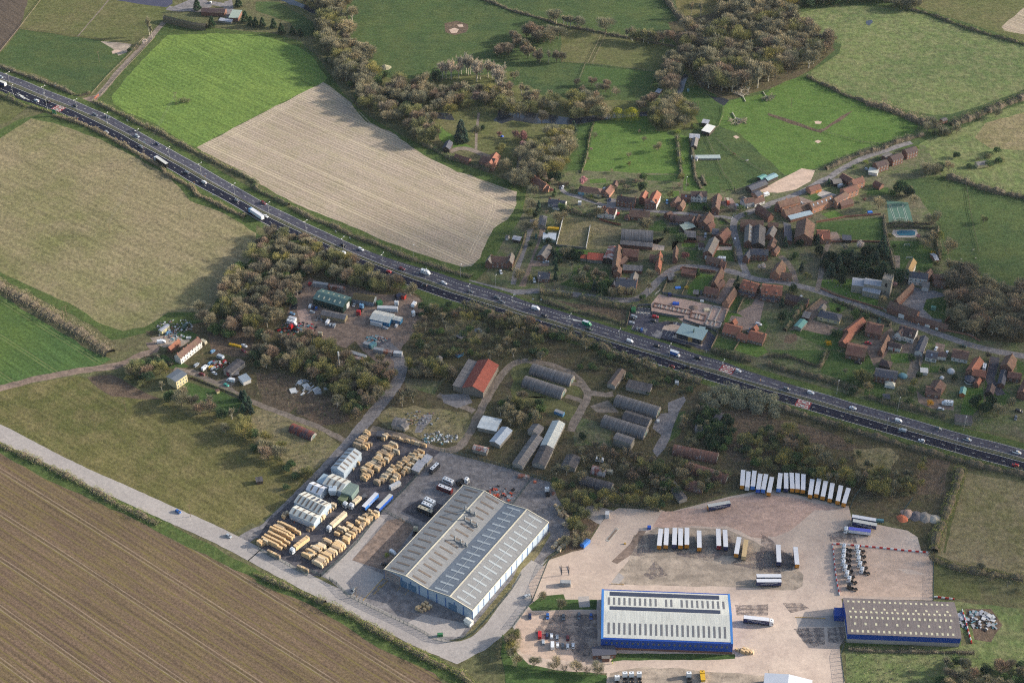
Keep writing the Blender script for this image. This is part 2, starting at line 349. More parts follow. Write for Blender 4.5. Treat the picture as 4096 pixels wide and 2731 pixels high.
# more ground: village gardens, yards, lanes
for i,q in enumerate(('v1 1390 80,1680 60,1690 140,1400 150','v1 620 250,700 140,300 0','v2 130 0,760 0,700 130,480 110,130 100','v2 800 0,980 0,1130 280,780 290,770 160','v2 1130 160,1400 150,1450 320,1200 330','v2 1060 30,1400 20,1440 140,1130 140','v2 560 290,700 290,690 400,580 400','v2 700 500,860 480,870 550,700 560','v2 910 500,1180 500,1280 640,900 620','v2 1430 820,1600 840,1590 880,1430 880','v2 170 860,400 800,480 900,450 1000,180 1010','v2 510 940,700 930,690 1060,520 1050','v2 750 1230,990 1230,980 1300,750 1290','v2 800 1340,1030 1350,1010 1540,860 1520','v2 1320 1350,1680 1350,1690 1560,1320 1500','v4 840 150,1320 230,1200 420,960 600,840 560,880 400,1000 280','v4 1600 860,1720 590,1810 620,1740 860','v4 1870 740,1900 660,1975 680,1950 750','v4 1580 880,1850 950,1820 990,1640 950,1560 1080,1880 1110,1850 1150,1500 1060','v4 2030 1000,2250 1050,2290 1130,2240 1260,2120 1180,2020 1170','v4 1400 1320,1780 1440,1660 1568,1290 1560','v4 1800 1420,2200 1500,2300 1600,2100 1700,1700 1568','B3 98 96,228 85,233 132,223 134,156 129,143 118,96 112','B3 76 38,94 36,109 47,94 55','B3 107 78,134 71,156 83,125 89','B3 201 29,241 25,241 40,196 40','B3 243 132,312 132,335 156,326 192,263 190,246 156','B3 107 210,167 208,223 246,217 263,156 243,107 223','B3 312 250,357 243,357 286,324 286,308 268','B3 38 312,74 308,156 312,163 330,143 350,31 350;C3 0 0,29 9,100 29,107 13,125 0','B3 121 254,161 263,143 277,125 272','C3 125 0,196 13,210 7,214 40,192 78,143 58,103 45,121 13','C3 196 58,237 71,232 96,192 89','r5 550 560,780 550,800 680,560 680','r5 940 680,1070 700,1060 780,950 770','r5 1080 720,1210 720,1190 810,1070 810','r5 1560 1010,1800 1020,1800 1240,1640 1400,1490 1380','r5 1820 900,2000 960,2150 1100,2200 1200,2050 1260,1840 1180','r5 2240 620,2350 680,2350 860,2260 820','B2 89 143,147 150,179 156,134 165,85 161','B2 116 208,125 185,196 190,190 232,156 230,94 219')):
 sheet('lawn',q,f_mowed if i%3 else f_lawn,amp=.3)
sheets('''rough_paddock|f_dry|.8|B2 89 143,103 85,161 85,219 107,217 143,279 154,319 152,321 134,335 132,306 125,286 143,147 148
cultivated_bed|f_bramble|.8|B2 87 250,125 257,230 268,228 299,179 288,112 261''')
sheet('tennis_court','B3 237 51,280 55,291 98,242 98',pln('court_green',C(86,118,104),.9,.12,.3),amp=0)
sheets('''ploughed_bed|f_bramble|.6|B3 36 321,56 317,59 330,45 337,31 335
driveway|m_gravel|.3|B2 13 223,29 190,51 134,56 107,69 105,60 125,42 170,76 174,74 182,40 183,27 223
driveway|m_gravel|.4|B3 105 246,121 254,89 290,125 301,143 306,121 321,67 308,40 310,67 288,83 261
driveway|m_gravel|.4|r5 560 200,640 330,540 480,470 600,320 720,240 540,150 440,300 330,420 300
driveway|m_gravel|.4|r5 780 400,920 300,860 560,700 540,700 440
driveway|m_gravel|.4|r5 900 1050,1000 1140,1220 1160,1400 1180,1400 1320,1100 1290,960 1240,920 1200
driveway|m_gravel|.2|r5 1150 400,1290 430,1260 540,1180 520
driveway|m_pav|.2|v2 1390 480,1520 460,1500 400,1660 420,1780 640,1640 620
driveway|m_pav|.2|v4 1600 290,1710 290,1560 600,1440 740,1050 630,1060 590,1400 600
driveway|m_pav|.2|v4 2170 420,2290 440,2150 1050,2200 1130,1850 1220,1600 1030,1640 950,1860 980,1740 900,2000 760
driveway|m_pav|.2|B3 60 42,94 54,74 65,56 58
driveway|m_conc2|.2|B3 107 29,138 40,112 48,98 40
driveway|m_pav|.2|B3 125 114,138 114,147 134,125 134
driveway|m_lane|.3|B3 288 223,335 232,362 241,317 248,310 268,330 286,348 290,344 312,297 283,268 259
driveway|m_lane|.2|v1 1700 420,1860 430,1860 560,1900 640,1700 560
driveway|m_lane|.2|v1 1060 360,1290 340,1260 460,1120 400
driveway|m_conc|.1|v2 1330 1290,1650 1280,1640 1340,1330 1350
driveway|m_conc|.1|v2 220 1230,440 1270,430 1350,220 1340
driveway|m_gravel|.2|v2 1010 1080,1200 1100,1160 1180,1000 1160
arena|m_tan|.3|B3 0 22,67 -13,94 -9,85 13,56 29,20 36;B2 491 33
patio|m_tan|0|k9 940 650,1000 560,1200 540,1360 590,1280 720
terrace|m_conc|0|k9 1160 830,1220 760,1870 1000,1840 1030''')
# building plot and cafe
sheets('''building_plot|m_red|.3|v4 200 740,340 560,480 600,1460 790,1600 830,1420 1190,780 1080,640 960,190 860
car_park|m_asph2|0|k9 140 620,240 150,680 180,700 300,870 340,860 500,1010 480,1250 490,1990 690,2150 830,2040 1090,2000 1150,1740 1080,1590 1010,640 900,540 780,160 640
grass_verge|f_mowed|.1|k9 880 330,1250 360,1240 450,1040 450,880 500
grass_verge|f_mowed|.1|k9 160 560,280 570,250 660,540 760,520 790,140 640
grass_verge|f_mowed|.2|k9 640 910,920 880,1590 1080,1720 1190,1700 1290,1100 1100
patio|m_tan|0|k9 940 650,1000 560,1200 540,1370 590,1290 730
terrace|m_conc|0|k9 1160 830,1220 760,1860 990,1840 1030
apron|m_lane|0|k9 720 800,830 660,960 740,900 860''')
# derelict camp south of the road
sheets('''scrub_ground|f_wood|.8|B0 512 165;B1 22 156,94 179,156 192,223 205,312 237,512 288;B2 179 350,289 366;C2 512 89;C3 512 237,384 241,348 350;D3 330 107,335 176,312 156,304 67,257 33,156 7;C2 512 263,299 326,201 308,121 348,83 263,0 237;C1 366 201,237 154,179 196,125 154,0 107;C0 469 89,335 45,279 9;B0 335 350,290 312,335 312,413 292''')
for q,m_ in(('C1 0 45,45 45,94 56,89 94,67 125,13 107',f_bramble),('C1 89 85,156 67,192 107,187 143,125 152,80 125',f_bramble),('C1 241 134,268 112,366 116,424 125,429 156,411 183,371 187,263 156',f_dry),('C1 297 56,368 62,391 45,357 89,299 71',f_gard),('B1 379 297,424 286,460 295,455 324,402 339,379 321',f_dry),('C2 0 29,33 25,134 56,143 89,121 94,0 94',f_past2),('C2 0 94,89 96,134 116,121 143,85 134,22 112',f_past2),('C2 330 125,348 121,335 170,312 185,321 156',f_past),('C2 134 134,201 156,201 192,125 192',f_gard),('C2 348 143,469 116,512 125,512 223,446 223,424 201',f_bramble),('C3 0 134,112 161,192 201,156 201,67 183,0 170',f_bramble),('C3 170 196,246 196,263 214,241 252,179 232',f_dry),('C3 312 214,366 223,357 290,299 290',f_bramble),('B1 22 143,0 138,0 116,27 134',f_past),('B1 312 232,379 243,424 257,397 268,348 268',f_past),('B0 512 299;B1 -4 335;C1 -22 13,-89 9;B0 415 308',f_bramble),('C1 134 36,241 20,277 40,201 58',f_gard),('C2 156 67,190 33,212 56,190 74',f_wood),('C0 368 62,388 67,487 98,473 125,413 116,366 89',f_mowed),('C0 301 13,330 9,379 33,348 38',f_mowed),('B0 353 312,379 312,397 321,379 333,357 326',f_mowed)):
 sheet('rough_ground',q,m_,amp=2)
sheets('''field|f_dry|.8|C3 384 243,424 250,512 266,603 290;D3 603 156,512 143,469 125,379 112,339 94,342 33,357 0
field_track|f_past2|.5|C3 388 252,395 252,366 350;D3 355 89,350 89;C3 359 350
scrub|f_tuss|.8|D3 330 183,384 187,512 201,512 379,156 379,154 277,388 275,408 272
scrub|f_bramble|.8|D3 393 201,446 201,469 234,446 268,413 263
scrub|f_past2|.8|D3 330 107,424 125,424 185,330 179
grass_verge|f_mowed|.3|D3 154 277,386 274,386 263,156 257''')
# yards
sheets('''yard|m_gravel|1.2|s6 420 -40,560 20,1000 60,1600 240,1800 250,2060 200,2250 300,2352 500,2330 620,2200 700,2140 940,1980 1100,1900 1300,2000 1512,1300 1512,1560 1400,1300 1180,1180 1020,1020 1140,640 1000,400 860,60 860,40 560,90 300,250 100
yard_patch|m_red|1|s6 200 520,340 480,420 560,460 740,400 860,260 720
yard_patch|m_yard|1|s6 1500 960,1780 980,1760 1150,1460 1100
driveway|m_track|.6|u7 640 1010,800 990,960 1090,1200 1230,1500 1130,1640 1180,1500 1320,1700 1500,1400 1330,1000 1200,700 1090
garden_yard|m_mud|1|u7 0 420,250 380,440 340,560 300,740 470,560 600,400 560,260 600,80 520
lawn|f_mowed|.4|u7 460 350,560 300,740 300,880 360,800 450,620 460''')
road('farm_track','C0 -67 85,0 76,67 59,156 42,223 33,252 25,281 9,312 0;u7 0 520,100 460',6,m_gravel,jag=.5)
road('farm_track','C0 348 38;u7 640 1030,860 1070,1100 1210,1400 1360,1700 1500;C1 0 107,67 132,125 154,174 179,185 183',4.2,m_track,jag=.4)
road('farm_track','A0 328 44,299 78,266 112,237 143,219 166,196 192,174 208',5,m_track,jag=.3)
sheets('''gravel_splay|m_gravel|.3|A0 154 200,192 190,196 199,185 212,170 214''')
road('camp_road','C1 257 -13,283 13,290 40,280 67,246 112,212 154,179 194,143 234,67 310,20 355;D0 500 54,478 74',8,m_lane,jag=.4)
road('camp_road','C1 230 156,290 171,335 190,375 201,402 196,424 172,449 121,480 65,509 31;C2 27 21,67 27,100 38,129 54,145 74,152 89,143 112,125 143,116 170',5,m_track,jag=.5)
road('camp_road','C1 364 89,402 107,444 125',5,m_track,jag=.6);road('camp_road','C2 152 85,179 89,214 87',5,m_track,jag=.6)
road('camp_road','C2 116 67,138 71,154 89',4,m_track,jag=.6);road('camp_road','C2 107 92,134 100,154 107',4,m_track,jag=.6)
sheets('''slab|m_lane|1|C2 312 105,344 92,348 100,335 121,330 134,321 156,306 196,290 214,281 201,299 170,281 156,297 127,312 125
slab|m_lane|.6|C1 324 143,335 129,353 129,348 143,330 165,317 165
slab|m_lane|1|C1 371 89,424 87,433 105,402 116,375 105
slab|m_track|1|C2 156 112,192 100,214 125,170 125
timber_yard|m_yard|0|C1 214 163,259 163,368 202,254 321;D1 254 6,132 137,103 134,42 108,2 83,4 58,33 13;C1 33 335,125 252
coach_yard|m_yard2|0|C1 369 201,512 238;C2 42 254,84 266,87 288,107 321,118 335;D2 123 40,105 74,69 98,54 121,13 143;D1 512 165,464 214,435 246,413 259,379 266,357 261,330 250,297 230,223 196,183 174,145 143,132 137,254 6
gravel_strip|m_gravel|.2|D1 192 104,263 25,288 20,317 38,258 125
slab|m_conc2|.1|D1 138 136,179 94,250 13,266 13,192 104,258 134,223 179,183 174
slab|m_conc2|.1|D1 301 230,335 212,424 232,408 257,357 257,330 248
yard_patch|m_yard|.5|C1 330 297,379 310,348 350,290 321
grass_verge|f_dry|.2|D1 415 258,435 234,512 143;D2 13 116,76 47,77 54,56 89,22 134,0 154;D1 512 161,464 214,435 246''')
road('service_road','C0 -89 125,0 165,125 230,277 299,366 339;D0 366 23,437 55,512 94;D1 0 94,74 134,143 169,223 208,290 242,335 265,366 277,397 283,424 279,455 263,491 223;D2 0 196,22 161,36 134,62 105',11.5,m_conc2,jag=.25)
sheets('''concrete_road|m_conc2|.5|D1 402 312,446 288,487 261,512 237;D2 9 246,40 185,33 154,54 125,74 98;D2 -13 179,-67 252;D1 366 297
estate_concrete|m_conc|.2|D2 33 154,54 125,76 103,121 87,143 83,156 65,176 33,196 9,214 0,299 4,312 9;C2 437 292,512 277;C3 161 312,170 348;D3 219 33,279 45,299 58,306 85,290 116,328 143,330 185,147 181,154 259,143 277,154 350,156 424,-89 424;D2 156 424,190 330,156 330,89 324,33 317,4 290,-13 268,7 237,42 185
car_park|m_tan|.1|D2 7 234,25 208,170 205,172 279,165 310,67 301,20 290,4 263
patch|m_patch|.2|D2 45 246,67 214,170 212,171 277,143 308,125 295,107 263,49 252
gravel_area|m_red|1.2|D2 300 7;C2 379 317,437 295,512 288;C3 67 297,143 317;D3 94 4,67 27,45 45,13 58,0 56;D2 512 62,478 58,429 36,335 38,281 38
gravel_area|m_mud|.6|D2 243 54,268 50,290 38,429 42,487 67,512 85;D3 51 112,71 134,69 156,54 164,0 163;D2 424 157,290 154,196 152,232 107,237 94''')
for q in('D2 243 56,279 51,290 56,286 89,257 96,237 94','D2 317 85,397 56,437 56,446 94,397 107,335 96','D2 437 112,455 98,512 85;D3 29 89,51 96,49 125,13 121;D2 480 121','D2 263 134,286 105,312 134,277 143','D3 -13 51,47 96,58 112,22 132,-18 125','D3 51 241,112 239,114 272,94 277,71 268','D3 118 239,154 237,154 272,121 268','D3 29 190,67 190,83 201,45 210','D3 121 54,165 29,170 45,179 71,125 67','D3 268 136,312 134,317 145,268 152','D2 446 194,512 192;D3 0 192,0 214;D2 449 214'):
 sheet('worn_patch',q,m_patch,amp=1.4)
sheets('''tan_compound|m_tan|.3|D3 134 69,324 89,329 107,330 179,145 176
worn_patch|m_conc|1|D3 257 121,290 123,317 134,279 132
ramp|m_conc2|0|D3 56 220,154 212,155 237,60 237
soil_island|m_conc2|.2|D2 196 152,214 129,225 138,214 152
gravel_area|m_mud|.8|D2 196 330,268 317,512 335;D3 0 321;D3 13 350,22 424;D2 179 424
grass_bank|f_mowed|.5|D2 -20 252,7 286,33 312,89 324,156 328,190 335,179 424,-13 424;D1 498 330,489 290,493 268
grass_bank|f_mowed|.3|D2 33 196,58 176,103 172,107 183,170 183,169 203,40 205
grass_bank|f_mowed|.3|D2 196 308,210 290,446 292,446 301,379 304,223 304''')
road('factory_path','d2 640 790,655 920',6,m_conc2)
sheets('''traffic_island|m_gravel|.1|D2 237 94,210 112,199 107,234 74,254 45,268 46
slab|m_conc2|.2|C2 134 328,156 307,203 321;D2 190 13,176 33,134 16
scrub|f_bramble|.6|D2 122 0,174 33,154 65,143 83,118 87,74 103,67 100,105 85,116 58,116 29''')
for q in('A0 413 292,512 242;A1 67 205,125 174','A0 424 297,512 252;A1 45 225,107 192,138 179,156 190,192 219','A1 201 225,246 268,312 312,357 335;B1 379 9,446 31,473 54,464 85,442 125,424 161'):
 for w_ in(0,2.2):
  pts=smooth(GP(q));ns=normals(pts);road('wheel_track',q,.45,field('wheel_track',C(206,190,166),C(196,180,156),bm=.05),pts=[p+n*w_ for p,n in zip(pts,ns)])
  # village roads
road('village_road','B1 424 214,469 225,512 234;B2 27 233,67 232,125 239,190 248,237 250,263 241,290 214,317 192,339 184,379 185,435 192,480 206,512 212;B3 22 213,67 223,107 234,179 259,246 286,290 300,335 316,424 345,512 362,580 375',5.6,m_lane,jag=.1)
road('village_road','B2 471 201,458 170,449 134,443 107,446 89,464 78,512 62;B3 0 59,40 45,78 29,105 13,125 4;A3 138 344,174 324,201 312,237 301,268 290,295 283',5,m_lane,jag=.1)
road('village_road','B2 444 87,413 83,357 78,290 73,223 68,190 62,156 52,125 42,107 36,98 25,109 13',3.6,m_lane,jag=.1)
road('village_lane','B2 2 219,9 190,25 145,33 121,39 103,42 85',3.6,m_lane,jag=.2)
road('village_lane','B3 98 232,105 201,112 165,118 143,125 134',3.5,m_track,jag=.2);road('village_lane','r5 960 310,920 500,870 700,820 860',5.5,m_track,jag=.2)
road('village_lane','B3 56 214,49 192,38 174,22 161',4,m_track,jag=.2);road('village_lane','r5 1960 600,1920 780,1890 900,1960 1000,2050 1120',6,m_yard,jag=.2)
road('village_lane','A2 13 350,22 312,45 324;B2 67 0,85 13',5,m_track,jag=.3);road('village_lane','A1 388 304,406 297,429 299,460 312,487 319',5,m_track,jag=.1)
road('footpath','B3 257 161,259 192,281 192',5,m_track,jag=.1);road('footpath','a2 1480 1300,1520 1568',2,m_track);road('village_lane','C3 308 0,297 29,288 51,279 54',5.5,m_track,jag=.2)
road('footpath','A1 440 301,441 268,446 223',2,m_track)
road('drive','A0 335 16,368 20,402 11,424 7,458 13',7,m_lane,jag=.2);sheet('courtyard','A0 449 4,464 0,467 20,458 38,446 29',m_lane,amp=.3)
sheets('''courtyard|m_lane|.5|A0 348 13,379 0,413 0,424 13,402 25,357 22''')
# the dual carriageway
near=even(smooth(GP('A0 -89 137,-45 154,13 176,48 190,98 210,132 223,165 238,196 253,227 268,257 285,288 302,355 339;B0 386 8,417 25,449 42,481 60;B1 18 89,74 116,150 151,190 168,231 184,295 209,337 224,382 240,427 254,473 269;B2 7 283,54 298,101 312,150 327,198 342;C2 247 7,297 22,346 38,400 54,456 71;C3 -4 87,30 96,117 122,175 139,234 156,293 173,351 189,411 206,472 222,536 240,647 272'),4),3)
far=even(smooth(GP('A0 -89 121,-45 134,8 154,44 167,77 181,110 194,144 207,176 221,209 235,238 251,267 266,297 283,328 300,358 317,389 334;B0 436 12,468 30,499 48;B1 20 66,56 83,92 101,129 118,166 135,209 154,259 174,310 192,354 206,398 223,446 237,491 250;B2 21 266,69 279,116 294,163 309,212 324,261 339;C2 310 3,359 19,413 33,462 50;C3 2 65,54 80,112 96,167 113,224 129,282 145,340 162,400 179,461 194,536 215,647 248'),4),3)
LAY=[.05]
def idx(pts,s):
 p=G1(s);return min(range(len(pts)),key=lambda i:(pts[i]-p).length)
def ribbon(name,pts,a,b,mat,i0=0,i1=None,kind='structure'):
 LAY[0]+=.006;mb=MB();strip(mb,pts[i0:i1],a,b,LAY[0]);return tag(mb.build(name,mat),None,None,None,kind)
ribbon('grass_verge',near,-3,-9,f_marg);ribbon('grass_verge',far,10,3,f_marg)
ribbon('central_reservation',near,7,3,field('reservation',C(96,98,74),C(110,104,88),C(84,92,60),big=.06,fine=.6,bm=.3));ribbon('central_reservation',far,-3,-6.2,MATS['reservation'])
ribbon('near_carriageway',near,4.2,-4.2,m_asph);ribbon('far_carriageway',far,4.1,-4.1,m_asph2)
iA,iB=idx(near,'a0 60 790'),idx(near,'a0 1015 1200')
ribbon('near_slip_lane',near,lambda i:-4,lambda i:-7.6 if i<(iB-iA)*.6 else-7.6+3.4*(i-(iB-iA)*.6)/((iB-iA)*.4),m_asph,0,iB)
iC,iD,iE=idx(far,'b1 1015 720'),idx(far,'b1 1880 1022'),idx(far,'c3 240 358')
jx=lambda i:4+3.6*min(1,i/22,max(0,(iE-iC-i)/30))
ribbon('far_slip_lane',far,jx,4,m_asph2,iC,iE)
lines=MB();Z=LAY[0]+.012
def dash(mb,pts,off,w,on,gap,i0=0,i1=None,z=None,st=0):
 q=even(pts[i0:i1],.5);ns=normals(q);n_on,n=int(on*2),int((on+gap)*2)
 for k in range(st,len(q)-n_on,n):
  a,b=k,k+n_on
  mb.add([tuple(q[a]+ns[a]*(off-w/2)+Vec((0,0,z or Z))),tuple(q[b]+ns[b]*(off-w/2)+Vec((0,0,z or Z))),tuple(q[b]+ns[b]*(off+w/2)+Vec((0,0,z or Z))),tuple(q[a]+ns[a]*(off+w/2)+Vec((0,0,z or Z)))],[(0,1,2,3)])
dash(lines,near,0,.22,2.2,6.8,0,None);dash(lines,far,0,.2,2.2,6.8,0,iC);dash(lines,far,0,.2,4.6,4.4,iC,iE);dash(lines,far,0,.2,2.2,6.8,iE)
strip(lines,near,3.85,3.6,Z);strip(lines,near[iB:],-3.6,-3.85,Z);strip(lines,far,-3.55,-3.75,Z)
strip(lines,far[:iC],3.75,3.55,Z);strip(lines,far[iE:],3.75,3.55,Z);dash(lines,near,-3.7,.3,1.2,1.2,0,iB);dash(lines,far,3.7,.3,1.2,1.2,iC+6,iE-8)
lines.build('lane_markings',m_white)['kind']='structure'
# merge arrows, roundels
marks=MB();Zm=Z+.02
def flat(mb,pts,z,T):mb.add([(x,y,z)for x,y in pts],[tuple(range(len(pts)))],0,T)
def frame_at(pts,i,off):
 n=normals(pts)[i];d=Vec((n.y,-n.x,0));p=pts[i]+n*off
 return Matrix.Translation(p)@Matrix.Rotation(atan2(d.y,d.x),4,'Z')
def ring(mb,L,W,w,z,T,n=24):
 o=[];
 for k in range(n):
  a=2*pi*k/n;sx=(L/2-W/2)*(1 if cos(a)>0 else-1);o.append((sx+W/2*cos(a),W/2*sin(a),sx+(W/2-w)*cos(a),(W/2-w)*sin(a)))
 for k in range(n):
  a,b=o[k],o[(k+1)%n];mb.add([(a[0],a[1],z),(b[0],b[1],z),(b[2],b[3],z),(a[2],a[3],z)],[(0,1,2,3)],0,T)
SEG={'5':'afgcd','0':'abcdef'}
def digit(mb,ch,x0,y0,sx,sy,w,z,T):
 pts={'a':((0,1),(1,1)),'g':((0,.5),(1,.5)),'d':((0,0),(1,0)),'f':((0,.5),(0,1)),'b':((1,.5),(1,1)),'e':((0,0),(0,.5)),'c':((1,0),(1,.5))}
 for s_ in SEG[ch]:
  (a,b),(c,d)=pts[s_];xa,xb=sorted((x0-b*sx,x0-d*sx));ya,yb=sorted((y0+a*sy,y0+c*sy))
  mb.add([(xa-w*1.6,ya-w,z),(xb+w*1.6,ya-w,z),(xb+w*1.6,yb+w,z),(xa-w*1.6,yb+w,z)],[(0,1,2,3)],0,T)
redm=MB();greym=MB()
for pts,s_,sgn in((near,'c3 325 480',1),(near,'a0 515 970',1),(far,'c2 1910 185',-1)):
 i=idx(pts,s_);T=frame_at(pts,i,0)
 flat(redm,[(-4.6,-3.5),(4.6,-3.5),(4.6,3.5),(-4.6,3.5)],Zm-.01,T)
 for y in(-1.8,1.8):
  T2=T@Matrix.Translation((0,y,0));ring(marks,7.6,2.4,.45,Zm,T2)
  if sgn>0:flat(marks,[(-1.3,-1.05),(1.3,-1.05),(1.3,1.05),(-1.3,1.05)],Zm,T2)
  mk=greym if sgn>0 else marks
  for k,ch in enumerate('50'):digit(mk,ch,(1.0 if sgn>0 else-1.0),(-.75+k*.9)*sgn,2*sgn,.6*sgn,.09,Zm+.01,T2)
redm.build('speed_patch',m_redp)['kind']='structure'
greym.build('speed_figures',pln('worn_figures',C(110,108,112),.8,.1))['kind']='structure'
for s_,e_,w in(('a0 145 835','a0 210 870',.9),('a0 175 865','a0 225 885',.8),('b2 640 1315','b2 550 1298',.8)):
 a,b=G1(s_),G1(e_);d=(b-a).normalized();n=Vec((-d.y,d.x,0));L=(b-a).length
 for q in([a,a+d*L+n*w,a+d*L-n*w],[a+d*L-n*.15,a+d*L*2.3-n*.15,a+d*L*2.3+n*.15,a+d*L+n*.15]):
  marks.add([(p.x,p.y,Zm)for p in q],[tuple(range(len(q)))])
def line(s_,w=.12,mb=marks,z=None,on=0,gap=0):
 q=GP(s_)if isinstance(s_,str)else s_
 if on:dash(mb,q,0,w,on,gap,z=z or Zm)
 else:strip(mb,q,w/2,-w/2,z or Zm)
for q in('k9 370 230,375 310','k9 450 235,458 325','k9 530 245,532 335','k9 607 250,610 345','k9 260 460,340 465','k9 390 590,335 680','k9 460 610,415 690','k9 310 570,260 660','k9 530 630,610 655,550 745','k9 670 565,755 575','k9 685 513,830 530','k9 970 655,915 745','k9 1080 680,1010 790','k9 1155 712,1085 820','k9 790 840,830 815,870 815','k9 700 730,725 760,715 800','k9 1360 960,1470 995','k9 1925 1110,1935 1180','B3 241 59,254 94,282 95,270 59,241 59','b3 1098 265,1150 424','b3 1200 265,1245 424','b3 1107 290,1206 290','b3 1140 387,1235 388','b3 1155 290,1185 388'):
 line(q,.15)
for k in range(4):line('k9 %d %d,%d %d'%(540+k*18,640+k*4,520+k*10,690+k*10),.12)
for k in range(4):line('k9 %d %d,%d %d'%(1262-k*9,497+k*14,1295-k*9,503+k*14),.3)
line('b2 1560 820,1700 850',.12,on=4,gap=5);line('b2 1240 1060,1420 890',.12,on=4,gap=5);
line('B2 439 89,443 80,449 77',.25,on=1,gap=.8);line('b2 2065 893,2120 900',.25,on=1,gap=.8);line('b2 2050 740,2062 850',.12);line('b2 0 1130,170 1170',.3,on=1.2,gap=1)
line('v4 1862 170,1875 125,1893 182,1862 170',.15)
marks.build('painted_markings',m_white)['kind']='structure'
ym=MB();line('D1 214 185,227 170,254 141,259 143',.3,ym);line('d1 1300 690,1262 745',.15,ym);line('d1 1380 725,1333 778',.15,ym);line('d1 895 755,865 790',.12,ym);line('d1 925 765,900 800',.12,ym);line('d1 955 775,925 815',.12,ym)
ym.build('yellow_markings',m_yel)['kind']='structure'
def text_mesh(s_,mat,h):
 cu=bpy.data.curves.new('lettering','FONT');cu.body=s_;cu.size=h;cu.align_x='CENTER';cu.align_y='CENTER';cu.resolution_u=2
 o=bpy.data.objects.new('lettering',cu);COL.objects.link(o);dg=bpy.context.evaluated_depsgraph_get();dg.update()
 me=bpy.data.meshes.new_from_object(o.evaluated_get(dg));bpy.data.objects.remove(o);me.materials.clear();me.materials.append(mat);return me
def ground_text(s_,a,b,h,mat,z=None):
 p,q=G1(a),G1(b);o=inst('ground_lettering',text_mesh(s_,mat,h));o.location=((p.x+q.x)/2,(p.y+q.y)/2,z or Zm);o.rotation_euler=(0,0,atan2(q.y-p.y,q.x-p.x));o['kind']='structure';return o
ground_text('VISITOR  PARKING','d1 1065 765','d1 1165 665',1.5,m_yel);ground_text('ONLY','d1 1085 725','d1 1125 680',1.3,m_yel)
# crash barrier between the carriageways
m_steel=pln('galvanised_steel',C(150,152,152),.5,.2,.5,.3);m_post=pln('post_timber',C(128,112,92),.9,.3);m_wood=pln('fence_timber',C(150,136,116),.9,.3,.4)
def fence(name,label,s_,h,mat,step=2.5,style='rail',pts=None,group=None,cat='fence',pw=.1,z0=0,tk=.03,post=None):
 pts=pts or GP(s_);t=thing(name,label,cat,pts[0],0,group);o=pts[0]
 q=[p-o for p in even(pts,step)]+[pts[-1]-o];pm=MB();rm=MB()
 for p in q:pm.box(p.x-pw,p.x+pw,p.y-pw,p.y+pw,0,h+.05)
 zs={'rail':((h-.12,h),(h*.5,h*.5+.12)),'panel':((.05,h),),'three':((h-.14,h),(h*.62,h*.62+.14),(h*.3,h*.3+.14)),'barrier':((h-.32,h),),'mesh':((h-.06,h),(.1,.16))}[style]
 for za,zb in zs:
  for a,b in zip(pts,pts[1:]):
   a,b=a-o,b-o;d=(b-a).normalized();n=Vec((-d.y,d.x,0))*tk
   rm.loft([a-n+Vec((0,0,za)),a+n+Vec((0,0,za)),a+n+Vec((0,0,zb)),a-n+Vec((0,0,zb))],[b-n+Vec((0,0,za)),b+n+Vec((0,0,za)),b+n+Vec((0,0,zb)),b-n+Vec((0,0,zb))])
 if style=='mesh':
  for a,b in zip(pts,pts[1:]):
   n_=max(1,int((b-a).length/.35));
   for k in range(n_):
    p=a.lerp(b,k/n_)-o;rm.box(p.x-.035,p.x+.035,p.y-.035,p.y+.035,.1,h)
 pm.build('posts',post or mat,t)['kind']='stuff';rm.build('rails' if style!='panel' else 'panels',mat,t);return t
nn=normals(near);bar=[p+n*5.4 for p,n in zip(near,nn)]
fence('crash_barrier','steel crash barrier along the central reservation of the dual carriageway','',.75,m_steel,6,'barrier',pts=bar,cat='crash barrier',pw=.06)
# trees, shrubs, hedges
def leafmat(name,a,b,tr=0):
 m,nt,bs=newmat(name);v,_=coords(nt);oi=node(nt,'ShaderNodeObjectInfo')
 col=mix(nt,ramp(nt,noise(nt,v,.9,3,.6),.35,.65),a,b)
 hv=node(nt,'ShaderNodeHueSaturation');nt.links.new(col,hv.inputs['Color'])
 nt.links.new(math2(nt,'MULTIPLY_ADD',oi.outputs['Random'],.55,.72),hv.inputs['Value'])
 nt.links.new(math2(nt,'MULTIPLY_ADD',oi.outputs['Random'],-.05,.525),hv.inputs['Hue'])
 nt.links.new(math2(nt,'MULTIPLY_ADD',oi.outputs['Random'],.4,.8),hv.inputs['Saturation'])
 nt.links.new(hv.outputs[0],bs.inputs['Base Color']);bs.inputs['Roughness'].default_value=.9;bs.inputs['Specular IOR Level'].default_value=.05
 return m
t_bark=pln('bark',C(112,100,84),.95,.3,1);t_pale=pln('pale_bark',C(198,190,172),.9,.2,1)
l_twig=leafmat('bare_twigs',C(180,173,142),C(138,132,108));l_red=leafmat('reddish_twigs',C(168,154,132),C(132,120,104))
l_olive=leafmat('budding_twigs',C(164,162,110),C(126,126,84));l_white=leafmat('pale_twigs',C(200,190,170),C(170,158,138))
l_dark=leafmat('evergreen_leaves',C(72,92,68),C(50,70,56));l_con=leafmat('conifer_needles',C(92,114,92),C(64,84,72))
l_ivy=leafmat('ivy_leaves',C(104,126,84),C(74,94,66));l_scrub=leafmat('scrub_leaves',C(142,140,104),C(104,106,78))
l_will=leafmat('willow_fronds',C(196,192,84),C(160,164,74));l_pink=leafmat('pink_blossom',C(216,176,170),C(176,134,132))
l_plum=leafmat('plum_blossom',C(168,118,112),C(130,92,90));l_wht=leafmat('white_blossom',C(226,214,204),C(190,178,168));l_yel=leafmat('forsythia_flowers',C(224,184,60),C(190,156,50))
